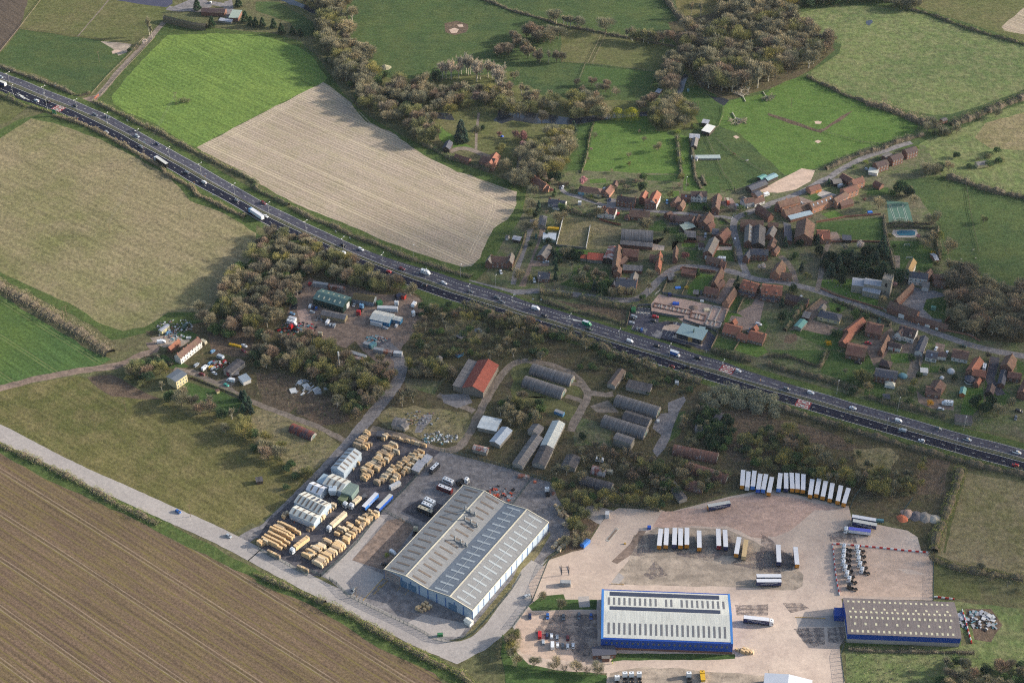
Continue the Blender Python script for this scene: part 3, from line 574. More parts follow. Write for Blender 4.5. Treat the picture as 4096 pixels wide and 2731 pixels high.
l_hedge=leafmat('hedge_leaves',C(136,154,84),C(98,116,66));l_grey=leafmat('silver_leaves',C(176,176,154),C(96,104,84));l_blue=leafmat('blue_spruce',C(96,120,120),C(70,92,96))
def sliver(mb,p,d,L,w,r):
 s=d.cross(Vec((r.uniform(-1,1),r.uniform(-1,1),r.uniform(-1,1))))
 if s.length<1e-3:return
 s=s.normalized()*w;q=p+d*L
 mb.add([p-s,p+s,q+s*.3,q-s*.3],[(0,1,2,3)])
def rv(r):
 while True:
  v=Vec((r.uniform(-1,1),r.uniform(-1,1),r.uniform(-1,1)))
  if.05<v.length<1:return v
def limb(mb,p,d,L,r0,r,depth,tips,up=.25):
 q=p+d*L;mid=p.lerp(q,.5)+rv(r)*L*.07
 mb.tube(p,mid,r0,r0*.78,5);mb.tube(mid,q,r0*.78,r0*.55,5);tips.append((q,d));tips.append((mid,d))
 if depth:
  for k in range(r.choice((2,3,3))):
   dd=(d+rv(r)*.85+Vec((0,0,up))).normalized();limb(mb,q if k else mid,dd,L*r.uniform(.6,.8),r0*.55,r,depth-1,tips,up)
def make_tree(kind,seed,h=10,w=9):
 r=random.Random(seed);tm,cm=MB(),MB();tips=[]
 if kind in('bare','thin','pale','blossom','small'):
  base=h*(.22 if kind in('bare','blossom','small')else.35);top=h*.62
  tm.tube((0,0,-.1),(0,0,base),h*.028,h*.021,7)
  nb=6 if kind!='thin' else 4;sp=w/h
  for k in range(nb):
   a=2*pi*k/nb+r.uniform(-.4,.4);d=Vec((cos(a)*sp*.9,sin(a)*sp*.9,1.0 if kind!='thin' else 1.8)).normalized()
   limb(tm,Vec((0,0,base*r.uniform(.75,1))),d,h*.26,h*.014,r,3 if kind in('pale','thin')else 2,tips)
  limb(tm,Vec((0,0,base)),Vec((0,0,1)),h*.3,h*.018,r,2,tips)
  lobes=[(Vec((r.uniform(-.3,.3)*w,r.uniform(-.3,.3)*w,h*r.uniform(.5,.8))),r.uniform(.2,.3)*w)for _ in range(10)]
  n={'bare':3800,'small':1200,'thin':1300,'pale':800,'blossom':1500}[kind]
  for _ in range(n):
   c,rr=r.choice(lobes);v=rv(r);v=v*(.55+.45*r.random()/max(v.length,.3))if v.length<1 else v
   p=c+Vec((v.x*rr,v.y*rr,v.z*rr*.95))
   if p.z<h*.2:continue
   d=((p-Vec((0,0,h*.3))).normalized()+rv(r)*.6+Vec((0,0,.25))).normalized()
   if kind=='blossom':sliver(cm,p,rv(r).normalized(),.3,.13,r)
   else:sliver(cm,p,d,r.uniform(.5,1.4)*h/11,r.uniform(.028,.06)*(.9 if kind!='bare' else 1)*h/10,r)
  for q,d in tips:
   for _ in range(4):sliver(cm,q,(d+rv(r)*.8).normalized(),r.uniform(.6,1.6)*h/11,.045*h/10,r)
 elif kind in('round','bush'):
  base=h*(.18 if kind=='round' else.05);tm.tube((0,0,-.1),(0,0,h*.5),h*.03,h*.015,6)
  for k in range(5):
   a=k*1.26;limb(tm,Vec((0,0,base)),Vec((cos(a),sin(a),.9)).normalized(),h*.25,h*.014,r,1,tips)
  lobes=[(Vec((r.uniform(-.32,.32)*w,r.uniform(-.32,.32)*w,h*r.uniform(.28,.72))),r.uniform(.17,.3)*w)for _ in range(12)]
  for _ in range(3000 if kind=='round' else 1800):
   c,rr=r.choice(lobes);v=rv(r).normalized()*r.uniform(.65,1.08);p=c+Vec((v.x*rr,v.y*rr,v.z*rr*.9))
   if p.z<base*.6:continue
   sliver(cm,p,(v+rv(r)*.9).normalized(),r.uniform(.25,.5)*h/7,r.uniform(.09,.17)*h/7,r)
 elif kind=='conifer':
  tm.tube((0,0,-.1),(0,0,h*.9),h*.022,h*.006,6)
  for _ in range(2600):
   t=r.random()**.75;z=h*(.06+.92*(1-t));a=r.uniform(0,2*pi);rr=w*.5*(t**.75)*(.78+.22*sin(a*3+z*1.3+seed))*r.uniform(.7,1.08)
   p=Vec((cos(a)*rr,sin(a)*rr,z));d=(Vec((cos(a),sin(a),-.35))+rv(r)*.5).normalized()
   sliver(cm,p,d,r.uniform(.3,.7)*h/10,r.uniform(.08,.16)*h/10,r)
 elif kind=='willow':
  tm.tube((0,0,-.1),(0,0,h*.4),h*.035,h*.025,7)
  for k in range(7):
   a=k*.9;limb(tm,Vec((0,0,h*.35)),Vec((cos(a),sin(a),.9)).normalized(),h*.25,h*.014,r,2,tips)
  for _ in range(3600):
   a=r.uniform(0,2*pi);e=r.uniform(0,pi/2);rr=w*.5*r.uniform(.75,1.02)*(1+.12*sin(a*5)+.08*sin(a*9+e*5));top=h*.45+h*.55*sin(e)
   x,y=cos(a)*cos(e)*rr,sin(a)*cos(e)*rr;z=top-r.random()*h*.4*cos(e);sliver(cm,Vec((x,y,max(.8,z))),Vec((r.uniform(-.3,.3),r.uniform(-.3,.3),-1)).normalized(),r.uniform(.6,1.4),.08,r)
 elif kind=='fallen':
  for k in range(5):
   a=-1.9+k*.28+r.uniform(-.1,.1);limb(tm,Vec((0,0,.6)),Vec((cos(a),sin(a),.12)).normalized(),h*.35,.25,r,3,tips,-.02)
  tm.tube((0,h*.6,.5),(0,0,.7),.5,.35,7)
  for q,d in tips:
   for _ in range(9):sliver(cm,q,(d+rv(r)*.7).normalized(),r.uniform(.8,2.2),.05,r)
 return tm,cm
PROTO={}
def proto(key):
 if key in PROTO:return PROTO[key]
 kind,crown,bark,h,w,sd=KINDS_[key][:6];o=[]
 for i in range(KINDS_[key][6]):
  tm,cm=make_tree(kind,sd+i*17,h,w);o.append((tm.mesh('trunk',bark),cm.mesh('crown',crown)))
 PROTO[key]=(o,h);return PROTO[key]
KINDS_={'bare':('bare',l_twig,t_bark,12,12.5,1,4),'red':('bare',l_red,t_bark,10,9,50,3),'olive':('bare',l_olive,t_bark,10,10,90,3),'thin':('thin',l_twig,t_pale,14,5,130,3),'tall':('bare',l_twig,t_pale,14,9.5,30,3),'ash':('bare',l_twig,t_bark,11,10,35,3),'white':('pale',l_white,t_pale,15,6,160,3),'round':('round',l_dark,t_bark,8,8,200,3),'ivy':('round',l_ivy,t_bark,7,6,220,2),'conifer':('conifer',l_con,t_bark,11,5,240,3),'cypress':('conifer',l_dark,t_bark,10,5.5,260,2),'scrub':('bush',l_scrub,t_bark,4,5.5,280,4),'willow':('willow',l_will,t_bark,11,13,300,2),'pink':('blossom',l_pink,t_bark,6,6,320,1),'plum':('blossom',l_plum,t_bark,7,7,330,1),'whiteb':('blossom',l_wht,t_bark,5,6,340,1),'fors':('bush',l_yel,t_bark,2.2,3,350,1),'small':('small',l_red,t_bark,5,5,360,3),'greenbush':('bush',l_hedge,t_bark,2.5,3.2,380,2),'silver':('bush',l_grey,t_bark,7,9,390,2),'fallen':('fallen',l_white,t_pale,14,8,400,2),'blue':('conifer',l_blue,t_bark,7,4,410,1),'gold':('conifer',l_hedge,t_bark,7,3.5,420,1)}
NAMES_={'bare':'bare_tree','tall':'tall_bare_tree','ash':'twiggy_tree','red':'bare_alder','olive':'budding_tree','thin':'poplar_tree','white':'white_poplar','round':'yew_tree','ivy':'holly_tree','conifer':'conifer_tree','cypress':'cypress_tree','scrub':'scrub_bush','willow':'willow_tree','pink':'magnolia_tree','plum':'plum_tree','whiteb':'cherry_tree','fors':'forsythia_bush','small':'orchard_tree','greenbush':'garden_bush','silver':'sallow_bush','fallen':'fallen_tree','blue':'spruce_tree','gold':'golden_conifer'}
NT={}
def tree(key,p,h,label,group=None,wf=1.0):
 ms,h0=proto(key);tm,cm=rnd.choice(ms);s=h/h0;NT[key]=NT.get(key,0)+1
 t=thing(NAMES_[key],label,NAMES_[key].split('_')[-1],p,ru(0,6.28),group);t.scale=(s*wf,s*wf,s)
 inst('trunk',tm,t);inst('crown',cm,t);return t
def pick(kinds):
 k=rnd.choice(kinds)
 while NT.get(k,0)>270:k=rnd.choice(('tall','olive','red','thin','bare','ash'))
 return k
def trees_at(tb):
 for ln in tb.split('\n'):
  q,k,h,l=ln.split('/');tree(k,G1(q),float(h),DESC[k]+' '+l)
def scat(poly,kinds,n,h,label,gap=3.5,wf=1.2):
 n=int(n*1.45);gap*=.8
 pl=GP(poly);xs=[p.x for p in pl];ys=[p.y for p in pl];got=[];tries=0
 while len(got)<n and tries<n*60:
  tries+=1;p=Vec((ru(min(xs),max(xs)),ru(min(ys),max(ys)),0))
  if inside(p,pl)and all((p-q).length>gap for q in got):got.append(p)
 for p in got:
  k=pick(kinds);tree(k,p,ru(*h)*(.45 if k=='scrub' else.75 if k in('ivy','round','silver')else 1),DESC[k]+' '+label,NAMES_[k].replace('_',' ')+'s '+label,wf)
DESC={'bare':'leafless grey-brown tree','tall':'taller narrow leafless tree','ash':'twiggy grey leafless tree','red':'leafless reddish tree','olive':'olive tree coming into bud','thin':'tall slender leafless poplar','white':'pale-barked leafless poplar','round':'dark rounded evergreen','ivy':'dull green ivy-clad tree','conifer':'green conifer','cypress':'dark cypress','scrub':'low olive-brown bush','small':'small leafless fruit tree','greenbush':'small green bush','silver':'silver-catkined sallow bush','whiteb':'white flowering tree','pink':'pink flowering tree','fors':'yellow flowering bush','plum':'dusky pink tree','gold':'golden conifer','blue':'blue-grey spruce','willow':'yellow weeping willow','fallen':'fallen pale tree'}
def row(s_,kinds,n,h,label,jit=3,wf=1.2):
 n=int(n*1.3)
 pts=GP(s_);L=sum((b-a).length for a,b in zip(pts,pts[1:]));q=even(pts,L/max(n-1,1)*.999)
 for p in q[:n]:
  k=pick(kinds);tree(k,p+Vec((ru(-jit,jit),ru(-jit,jit),0)),ru(*h)*(.45 if k=='scrub' else.75 if k in('ivy','round','silver')else 1),DESC[k]+' '+label,NAMES_[k].replace('_',' ')+'s '+label,wf)
def hedge(label,s_,w,h,mats,pts=None,dens=13,name='hedge',clip=False,lumps=.35,group=None):
 pts=even(smooth(pts or GP(s_),4),1.0);o=pts[0].copy();ns=normals(pts);mb=MB();r=random.Random(len(pts)+int(o.x))
 t=thing(name,label,'hedge',o,0,group);W=[];
 ph=[r.uniform(0,6)for _ in range(4)]
 for i in range(len(pts)):
  W.append(1 if clip else max(.35,1+lumps*(sin(i*.21+ph[0])+.8*sin(i*.53+ph[1])+.6*sin(i*1.1+ph[2]))+r.uniform(-.2,.2)*lumps))
 core=MB();rings=[]
 for i,(p,n)in enumerate(zip(pts,ns)):
  q=p-o;a=w/2*.72*W[i]**.5;hh=h*.8*W[i]
  a*=.8;hh*=.85;rings.append([q+n*a,q+n*a*.8+Vec((0,0,hh*.75)),q+Vec((0,0,hh)),q-n*a*.8+Vec((0,0,hh*.75)),q-n*a])
 k=5
 core.v=[tuple(v)for g_ in rings for v in g_];core.f=[(i*k+j,(i+1)*k+j,(i+1)*k+j+1,i*k+j+1)for i in range(len(rings)-1)for j in range(4)];core.m=[0]*len(core.f)
 per=dens*(w*.5+h)
 for i,(p,n)in enumerate(zip(pts,ns)):
  for _ in range(int(per)+(r.random()<per%1)):
   u=r.uniform(-1,1);v=r.random();side_=r.random()<.5
   if side_:x,z=(1 if u>0 else-1)*r.uniform(.75,1.1),v
   else:x,z=u,r.uniform(.8,1.15)
   if not clip:x*=(1-.35*z*z)
   d=rv(r).normalized();q=p-o+n*(x*w/2*W[i]**.5)+Vec((0,0,z*h*W[i]))+Vec((n.y,-n.x,0))*r.uniform(-.5,.5)
   sz=.6 if clip else 1
   sliver(mb,q,(d+Vec((0,0,.3))).normalized(),r.uniform(.25,.6)*sz,r.uniform(.06,.16)*sz,r);mb.m[-1]=r.randrange(len(mats))
 core.build('core',t_bark,t);mb.build('foliage',list(mats),t);return t
def ugro(s_,dens,mats,hmax=1.2,name='undergrowth',size=1.0):
 pl=GP(s_);A=abs(area(pl));xs=[p.x for p in pl];ys=[p.y for p in pl];mb=MB();r=random.Random(int(A));n=int(A*dens);o=Vec((pl[0].x,pl[0].y,0))
 for _ in range(n):
  p=Vec((r.uniform(min(xs),max(xs)),r.uniform(min(ys),max(ys)),0))
  if not inside(p,pl):continue
  hh=hmax*r.uniform(.3,1)*(.5+.9*abs(sin(p.x*.11)*sin(p.y*.09+1)));mt=r.randrange(len(mats));w=hh*r.uniform(.7,1.3)*size
  for _ in range(9):
   v=rv(r);q=p-o+Vec((v.x*w,v.y*w,abs(v.z)*hh));sliver(mb,q,(Vec((v.x,v.y,.6))+rv(r)*.6).normalized(),r.uniform(.25,.8),r.uniform(.05,.14),r);mb.m[-1]=mt
 ob=mb.build(name,list(mats));ob.location=o;return tag(ob,None,None,None,'stuff')
def hedges(tb):
 for ln in tb.split('\n'):
  l,w,h,mt,o,c=ln.split('|');ms=[];o=o.split();kw={}
  for q in mt.split():ms+=globals()[q]if q[0]=='H' else[globals()[q]]
  for q in o:kw.update({'clip':True}if q=='c' else{'lumps':float(q[1:])}if q[0]=='l' else{'dens':int(q)})
  hedge(l,c,float(w),float(h),ms,**kw)
H=[l_olive,l_scrub,l_twig];HG=[l_hedge,l_ivy,l_scrub];HD=[l_ivy,l_dark,l_scrub];HB=[l_twig,l_red,l_scrub]
hedges('''brown field hedge above the far carriageway at the upper left|4|2.2|HB||A0 -67 107,0 134,45 150,89 165,125 179,147 190
green bank hedge beside the lane entrance|3|2|HG||A0 156 192,170 189,182 187
long hedge between bright green field and far carriageway|4|2.2|H||A0 187 203,223 220,252 233,279 248,317 263,357 286,402 310,469 344
bright leafy hedge beside the stubble field|4|2.4|l_hedge l_hedge l_olive||B0 469 -7,512 16;B1 0 29,33 45,67 62
brown hedge between stubble field and slip lane|5|2|H||B1 71 65,112 87,156 103,201 125,241 138,290 161,335 176,379 190,433 205
hedge south of the near carriageway beside the pale field|3.5|2|HB||A0 107 232,156 246,201 266,241 288,290 317,324 337;B0 335 0,384 25,393 40,413 48,446 65,491 85
dark bushy hedge at the left edge of the near carriageway|5|2.4|HG||A0 -45 163,0 190,22 199,51 214
low grassy hedge by the green road sign|3|1.8|HG||A0 62 214,94 223,112 228
wide overgrown hedge between pale field and wheat|11|3|HB| 9|B0 -45 196,0 223,33 241,67 259,103 283,134 301,167 319,201 344;C0 223 9
scrubby hedge between the road and the brown ploughed field|5|1.6|l_scrub l_olive l_hedge l_twig| l.55|C0 -45 170,0 190,67 219,116 243,156 263,201 288,241 312,279 328;D0 301 25,319 33
thin hedge along the service road by the ploughed field|4|1.8|l_hedge l_olive l_scrub| l.6|D1 -4 132,33 147,67 161,103 176,138 192
thick hedge along the service road near its bend|5|2.2|l_olive l_scrub l_hedge| l.4|D1 143 196,192 217,223 237,268 261,312 286,357 310,402 330,435 357
field hedge at the upper right between two meadows|5|2.6|HG||A3 286 20,324 29,357 42,402 58,446 71,512 89,558 100
grey hedge between the horse paddocks and the rough meadow|4|2.6|H||A3 78 154,100 165,125 176,156 192,179 199,201 208
bulky brown hedge below the rough meadow|9|4|HB| 10|A3 196 208,223 214,257 225,290 239,317 248,348 254
wide dark hedge line running to the right edge|9|4|l_red l_scrub l_ivy| 10|A3 366 250,402 239,446 221,480 208,512 196,580 170
roadside hedge above the village lane|5|3|HB||A3 116 339,156 321,190 308,232 297;A3 243 290,279 279,312 270
hedge between the right-hand pasture and the rough grass|8|3.6|l_olive l_scrub l_twig| 10|B3 357 4,391 13,424 25,464 36,512 45,580 58
thin dark hedge across the far green pasture|3|1.8|HB||A2 -100 -13,-45 4,0 22,33 31,71 42,96 51,134 58,174 65,201 71,246 78,290 87,326 94
thick hedge right of the far paddock track|6|4|HB||A2 306 -4,317 13,330 31,348 49
clipped hedge left of the long garden|2|1.6|HG||A2 163 248,154 279,150 312,138 348
tall garden hedge right of the long lawn|3|2.6|H||A2 329 277,333 301,335 324,339 350;B2 342 9
narrow hedge beside the stables|2.5|2|HB||A2 357 277,362 312,366 350;B2 368 9,379 29
hedge beside the curved farmhouse drive|5|2.4|HG||A1 333 288,357 299,388 317,424 326,469 344
bright clipped hedge beside the village track|3|2.2|l_hedge|c|B2 26 119,20 143,7 174,-2 192
clipped hedge around the small triangular wood plot|3.5|2.2|l_olive l_scrub l_ivy||v3 520 600,560 680,700 740,1060 860
long clipped hedge above the slip lane|3|2|l_olive l_ivy l_scrub||v3 1100 880,1400 940,1700 1010,2010 1120
bushy hedge beside the village road by the junction|7|3.4|l_olive l_ivy l_scrub||v3 500 540,700 560,900 590,1080 620
dark hedge below the village road|7|3.2|HD||v3 1200 640,1400 690,1600 730,1900 790,2250 840
dark clipped hedge beside the garage drive|2.5|1.6|HG|c|v1 1290 400,1400 440,1550 500
dark yew hedge by the parked white car|4|3|HD|c|v1 830 160,920 180,1020 160
green hedge by the white cottage lane|3|3|HG|c|v2 1380 670,1550 640,1690 650
dark hedge across the front garden|2.5|1.8|HD|c|v2 900 660,1100 690,1290 700
garden hedge at the road junction|2|1.8|HG|c|v2 1430 780,1530 830,1610 900
tall hedge at the plot corner by the village road|2.5|2.2|HD|c|v2 1690 1300,1700 1450,1720 1568
dark hedge between new houses and slip lane|6|2.4|HD||v4 1290 1568,1560 1660,1900 1760;C2 402 2,440 13,480 22
long dark hedge between gardens and dual carriageway|6|3|HD||C3 0 29,33 40,67 48,112 60,143 69,179 83
dark roadside hedge beside the motorhome drive|6|3|HD||C3 201 94,237 105,279 114,312 123,357 134
garden hedge between two large lawns|3|2.4|HD||C2 512 13;C3 33 13,67 22,103 33,112 13,118 0
tall leylandii hedge beside the bungalow drive|5|4.5|l_con l_ivy||B3 33 312,45 295,58 277,71 263
low hedge along the churchyard road|3|2|HD||B3 129 250,161 263,192 275,223 288,243 295
clipped hedge round the corner lawn|3|2|HD|c|r5 250 10,400 70,545 140,520 190
hedge behind the swimming pool|3|2.4|HD||B3 242 105,268 103,301 105,335 109
hedge along the tennis court end|2.5|2.2|HB||B3 237 98,268 97,335 98
tall boundary hedge left of the pool garden|3|2.6|HB||B3 232 83,234 112,241 143,248 170,252 190
hedge right of the pool garden|4|3|HD||B3 339 107,337 138,342 170
overgrown hedge behind the old barns yard|7|3.4|HD||v1 980 620,1150 680,1300 720,1440 740
hedge bordering the allotments|3|2|HB||b2 1700 20, 1730 100
roadside scrub hedge beside the derelict camp|8|3|l_ivy l_scrub l_olive| 9|B1 424 259,469 277,512 290;B2 45 306,112 324,179 344;C2 201 9,268 31,324 49,379 65
long hedge below the near carriageway at the right|7|2.6|l_scrub l_olive l_ivy| 9|C3 13 112,67 129,134 150,201 170,268 190,335 208,391 223,446 237,512 250,580 272
bushy field boundary right of the trailer park|7|3.4|l_olive l_hedge l_scrub| 9|C3 384 241,375 279,362 312,348 348;D3 335 62,333 89
hedge at the foot of the rough field|7|2.6|l_olive l_scrub| 9|D3 335 105,379 121,424 129,512 143
dark hedge behind the trailer park entrance|3|2|HD||C2 143 308,201 310,257 315,297 321
low bramble hedge below the brown-roofed warehouse|3|1.4|HB||D3 161 283,223 287,312 288,413 290
clipped hedge by the lawn beside the workshop track|1.6|1.4|l_hedge l_ivy|c|C0 384 55,424 71,469 89,489 100
dark hedge in front of the white terrace|4|2.4|HD||u7 60 760,250 850,440 940''')
# ---- woods and single trees
row('A1 156 13,165 33,138 56,170 67,152 94,179 107,165 125,192 138,201 116,214 134,179 156,201 170,223 156,214 192',['bare','olive','tall'],40,(10,15),'in the long belt beside the bright green field',8)
row('A1 214 196,241 214,263 232,290 241,317 259,335 277,344 290',['bare','red','olive'],20,(8,13),'in the belt beside the stubble field',9)
row('A1 96 0,125 13,143 27,156 4,174 20',['bare','red'],10,(9,13),'beside the far stream at the top',5)
row('A1 123 67,138 94,156 125,170 152,192 179,214 201,237 223',['ivy','scrub','round'],14,(6,9),'at the foot of the tree belt',4)
for q,k,h in(('a1 160 250','cypress',9),('a1 230 300','cypress',10),('a1 330 310','cypress',9),('a1 400 320','cypress',8),('a1 60 240','cypress',9),('a1 0 240','cypress',9),('a0 2200 200','cypress',11),('a0 2140 60','cypress',10),('a0 1770 90','cypress',11),('a0 1900 240','cypress',10),('a0 2250 230','cypress',9)):
 tree(k,G1(q),h,'dark cypress in the row below the upper house','cypresses by the upper house',1.3)
hedges('''huge clipped dark conifer hedge below the upper house|9|8|l_dark l_con|c 12|A0 330 42,357 49,388 56,415 59''')
tree('thin',G1('a0 1340 320'),17,'taller of two slim poplars beside the farm lane',None,.6);tree('thin',G1('a0 1365 350'),13,'shorter slim poplar beside the farm lane',None,.6);tree('round',G1('a0 1160 470'),5,'dark bush at the paddock corner by the lane')
tree('whiteb',G1('a0 1300 400'),4.5,'white flowering tree on the farm lane verge');tree('small',G1('a0 1230 450'),5,'small leafless tree on the farm lane verge');tree('bare',G1('a0 1310 1170'),6,'lone bare tree in the hedge by the far carriageway')
row('A1 275 176,312 185,330 201,357 214,379 219,424 212,458 201,491 214;A2 13 234,45 237',['bare','red','olive'],26,(8,12),'along the river in the park',9)
row('A2 67 223,94 214,125 214,143 241,165 214,174 237',['bare','olive','bare'],13,(9,13),'on the river bank left of the willows',8)
tree('willow',G1('a2 940 1060'),9,'left one of the two bright yellow-green weeping willows',None,1.1);tree('willow',G1('a2 1070 1065'),9.5,'right one of the two bright yellow-green weeping willows',None,1.1)
row('A1 371 156,382 157,397 155,404 154,417 150,424 145,443 163,460 154,469 156,482 161,493 176,498 179',['white'],15,(13,18),'in the curved row round the park mound',3,.9)
tree('round',G1('a1 1605 735'),13,'dark green pine standing left of the white poplars',None,.8);tree('bare',G1('a1 1490 780'),12,'pale rounded tree left of the dark pine');tree('olive',G1('a1 1290 780'),8,'pale budding tree at the edge of the park')
tree('conifer',G1('a1 1840 1270'),20,'very tall dark green conifer near the timber house',None,1.25);tree('conifer',G1('a1 1880 1275'),11,'shorter conifer beside the very tall one')
tree('conifer',G1('a2 550 1190'),11,'blue-green conifer at the garden boundary by the river',None,1.2);tree('plum',G1('a1 2180 1230'),5,'small dusky pink tree by the blue pot');tree('plum',G1('a2 90 1270'),9,'large dusky pink blossom tree on the park lawn',None,1.2);tree('plum',G1('a2 30 1240'),7,'smaller dusky pink tree beside the large one');tree('pink',G1('a2 100 1330'),6,'pale lilac blossom bush below the pink tree')
tree('olive',G1('a1 2200 1380'),9,'round tree by the brick farmhouse drive');tree('bare',G1('a1 1960 1220'),9,'bare tree beside the red garden path');tree('round',G1('a1 2020 1170'),5,'light green bush by the river lawn')
row('A1 263 201,277 208,290 221,308 225',['conifer','round'],7,(7,10),'in the dark clump by the stream',4)
scat('W2 -3 68,3 62,9 59,13 55,19 54,24 55,24 62,21 68,20 71,5 71',['bare','bare','olive'],22,(9,13),'in the copse beside the church path garden',5)
row('A2 0 85,18 98,40 121,54 123,67 125,80 125,96 123',['red','thin'],16,(9,12),'in the reddish copse beside the paddocks',4,.9)
row('A2 22 74,45 74,62 85,76 80,89 76',['red','bare'],8,(9,12),'behind the reddish copse',5);row('a1 2180 500,2260 480',['red'],4,(8,10),'left end of the copse',4)
row('A2 83 45,107 54,121 56,132 59,138 60',['thin','bare'],6,(9,12),'on the far thin hedge',2);tree('bare',G1('a2 840 290'),13,'big gnarled dark oak standing alone on the far hedge',None,1.2)
row('A2 228 76,243 80,259 83,277 87,296 87,312 85',['thin','red','olive'],9,(8,12),'in the row behind the paddocks',2)
row('A2 125 172,161 214,174 174,199 176,212 192,156 170',['small','red'],7,(6,9),'on the paddock below the white fence',2);tree('bare',G1('a2 20 720'),8,'bare round tree at the left of the paddock')
scat('W2 67 17,70 12,76 11,82 15,88 9,102 -3;W3 13 -3,10 7,15 12,27 20,25 23,15 29,4 31;W2 98 38,88 38,76 35,72 29,70 25',['bare','tall','thin','olive','tall','red','thin'],120,(11,17),'in the large wood at the top right',6)
scat('W2 85 -4,76 4,85 9,102 0;W3 13 -4,45 -9,58 2,40 1,31 3,18 3,9 4',['bare','ivy','bare'],40,(9,13),'in the shaded far end of the large wood',6)
row('a2 1600 150,1680 150',['thin'],2,(13,14),'on the far olive paddock',1,.6);row('A3 237 9,257 13,279 18,301 7',['bare'],7,(8,11),'at the head of the far hedge',5)
row('A2 301 170,312 190,317 156,326 145,312 138',['bare','red'],9,(9,12),'beside the little shed by the stream',5)
scat('W2 55 47,58 43,64 40,70 43,73 47,71 51,62 53,56 51',['bare','olive','bare'],22,(8,12),'in the copse right of the willows',5);row('A2 252 219,272 212,290 201',['red'],4,(7,9),'just right of the willows',3)
for q,h in(('a2 2000 1060',13),('a2 2270 860',10)):
 o=tree('fallen',G1(q),h,('larger' if h==13 else 'smaller')+' fallen pale tree with splayed branches on the meadow edge',None,1);o.rotation_euler.z=.2
row('A2 379 161,413 172,442 179,469 192',['fallen'],5,(7,10),'lying cut at the edge of the large wood',3)
for q,k,h in(('a2 740 1240','small',5),('a2 1180 1270','small',5),('a2 1300 1355','bare',7),('a2 1045 1415','small',5),('a2 1050 1490','olive',4),('a2 895 1545','small',3),('a2 1140 1190','small',3),('a2 710 1350','pink',2.6),('a2 685 1440','small',3)):
 tree(k,G1(q),h,DESC[k]+' on the long garden lawn','lawn trees '+k)
row('A2 333 321,337 335;A2 326 268,362 254',['greenbush'],5,(3,4),'by the stable garden',2)
row('A3 324 259,339 259,357 263,375 263,335 272',['bare','scrub'],9,(6,8),'at the hedge crossing by the ruined hut',5);tree('bare',G1('a3 2040 1050'),8,'rounded bare tree in the wide hedge at the right')
row('A3 384 317,424 324,469 310,458 328,413 339,480 321,435 312',['scrub','ivy'],9,(5,8),'round the little hut in the rough grass',4);row('A3 344 339,324 335,368 348,308 350',['bare','ivy'],6,(6,9),'behind the brick terrace',4)
row('A3 295 297,279 299,183 335,174 337',['greenbush'],5,(2.5,3.5),'along the village lane',2);tree('conifer',G1('b3 540 90'),6,'dark conifer by the courtyard wall')
# village trees
trees_at('''v1 400 380/bare/9/by field corner
v1 340 620/bare/8/beside stubble corner
v1 300 760/olive/7/beside village track
v1 250 1030/bare/9/on left of track
v1 400 1010/bare/9/on right of track
v1 330 1280/ivy/5/beside track
v1 850 880/bare/11/at corner of walled paddock
v1 1510 760/bare/10/by white gabled house
v1 1260 180/pink/7/behind bungalow
v1 760 380/gold/7/by drive
v1 700 320/plum/4/by drive
v1 800 120/round/9/by parked car
v1 700 80/ivy/8/behind drive
v1 480 640/conifer/9/left of white bungalow
v1 440 760/round/5/round evergreen left of white bungalow
v1 900 620/ivy/7/before white bungalow
v1 1080 310/small/5/by drive
v1 620 700/small/3/on bungalow lawn
v1 1740 260/greenbush/4/by garage
v1 1360 360/fors/2/by blue garage
v1 1420 390/greenbush/2.5/by blue garage
v1 1340 570/small/3/on sunny verge
v2 30 280/ivy/8/behind brick house
v2 60 100/ivy/7/by long garden
v2 530 420/olive/6/by silver car
v2 730 100/olive/6/in back gardens
v2 840 220/small/4/by white shed
v2 600 280/small/4/in vegetable garden
v2 700 220/small/4/(second) in vegetable garden
v2 1160 640/round/4/on front lawn
v2 1800 640/greenbush/5/by white cottage gate
v2 1080 930/fors/2.6/behind terrace
v2 720 1200/ivy/9/beside old barns yard
v2 130 980/bare/9/left bare tree behind arched barn
v2 60 980/bare/8/behind arched barn
v2 480 1050/ivy/6/at lawn edge
v2 800 1520/plum/7/beside orange brick barn
v2 1890 720/greenbush/3/on corner by long barn
v2 1050 1070/small/3.5/by grey shed
v2 330 750/greenbush/2.5/by round table
v2 1600 1180/small/3/by roadside cottage
v3 1200 400/bare/10/in farmhouse garden
v3 1200 170/gold/5/in farmhouse garden
v3 1480 500/conifer/9/by farmhouse
v3 1640 560/round/10/by farmhouse
v3 1720 480/ivy/9/beside farmhouse gable
v3 1350 470/ivy/7/on farmhouse hedge
v3 780 320/conifer/8/by slate cottage
v3 330 350/olive/5/at side of slate cottage
v3 130 330/bare/9/on green triangle
v3 90 340/small/6/on green triangle
v3 1950 600/bare/8/overhanging village road
v3 2150 620/bare/7/(second) overhanging village road
v3 1800 620/bare/7/(third) overhanging village road
v4 1035 230/gold/6.5/beside brick wall
v4 1750 330/conifer/5/at drive gate
v4 1730 470/round/5/left of new orange-roofed house
v4 2180 140/whiteb/5/in corner garden
v4 620 340/olive/4/by shed
v4 830 470/fors/2.4/by dividing fence
v4 970 610/greenbush/2.6/round clipped bush by small shed
v4 200 300/bare/8/by orange barn gable
v4 340 60/bare/7/behind barn end
v4 40 660/ivy/5/at building plot corner
v4 160 690/scrub/3/at building plot''')
row('v1 880 1500,1000 1420,1120 1480,1200 1560',['round','bare'],8,(6,8),'behind the rusty sheds',4);row('v1 340 120,200 100,80 60,120 180',['bare'],7,(7,10),'along the field edge above the village',5)
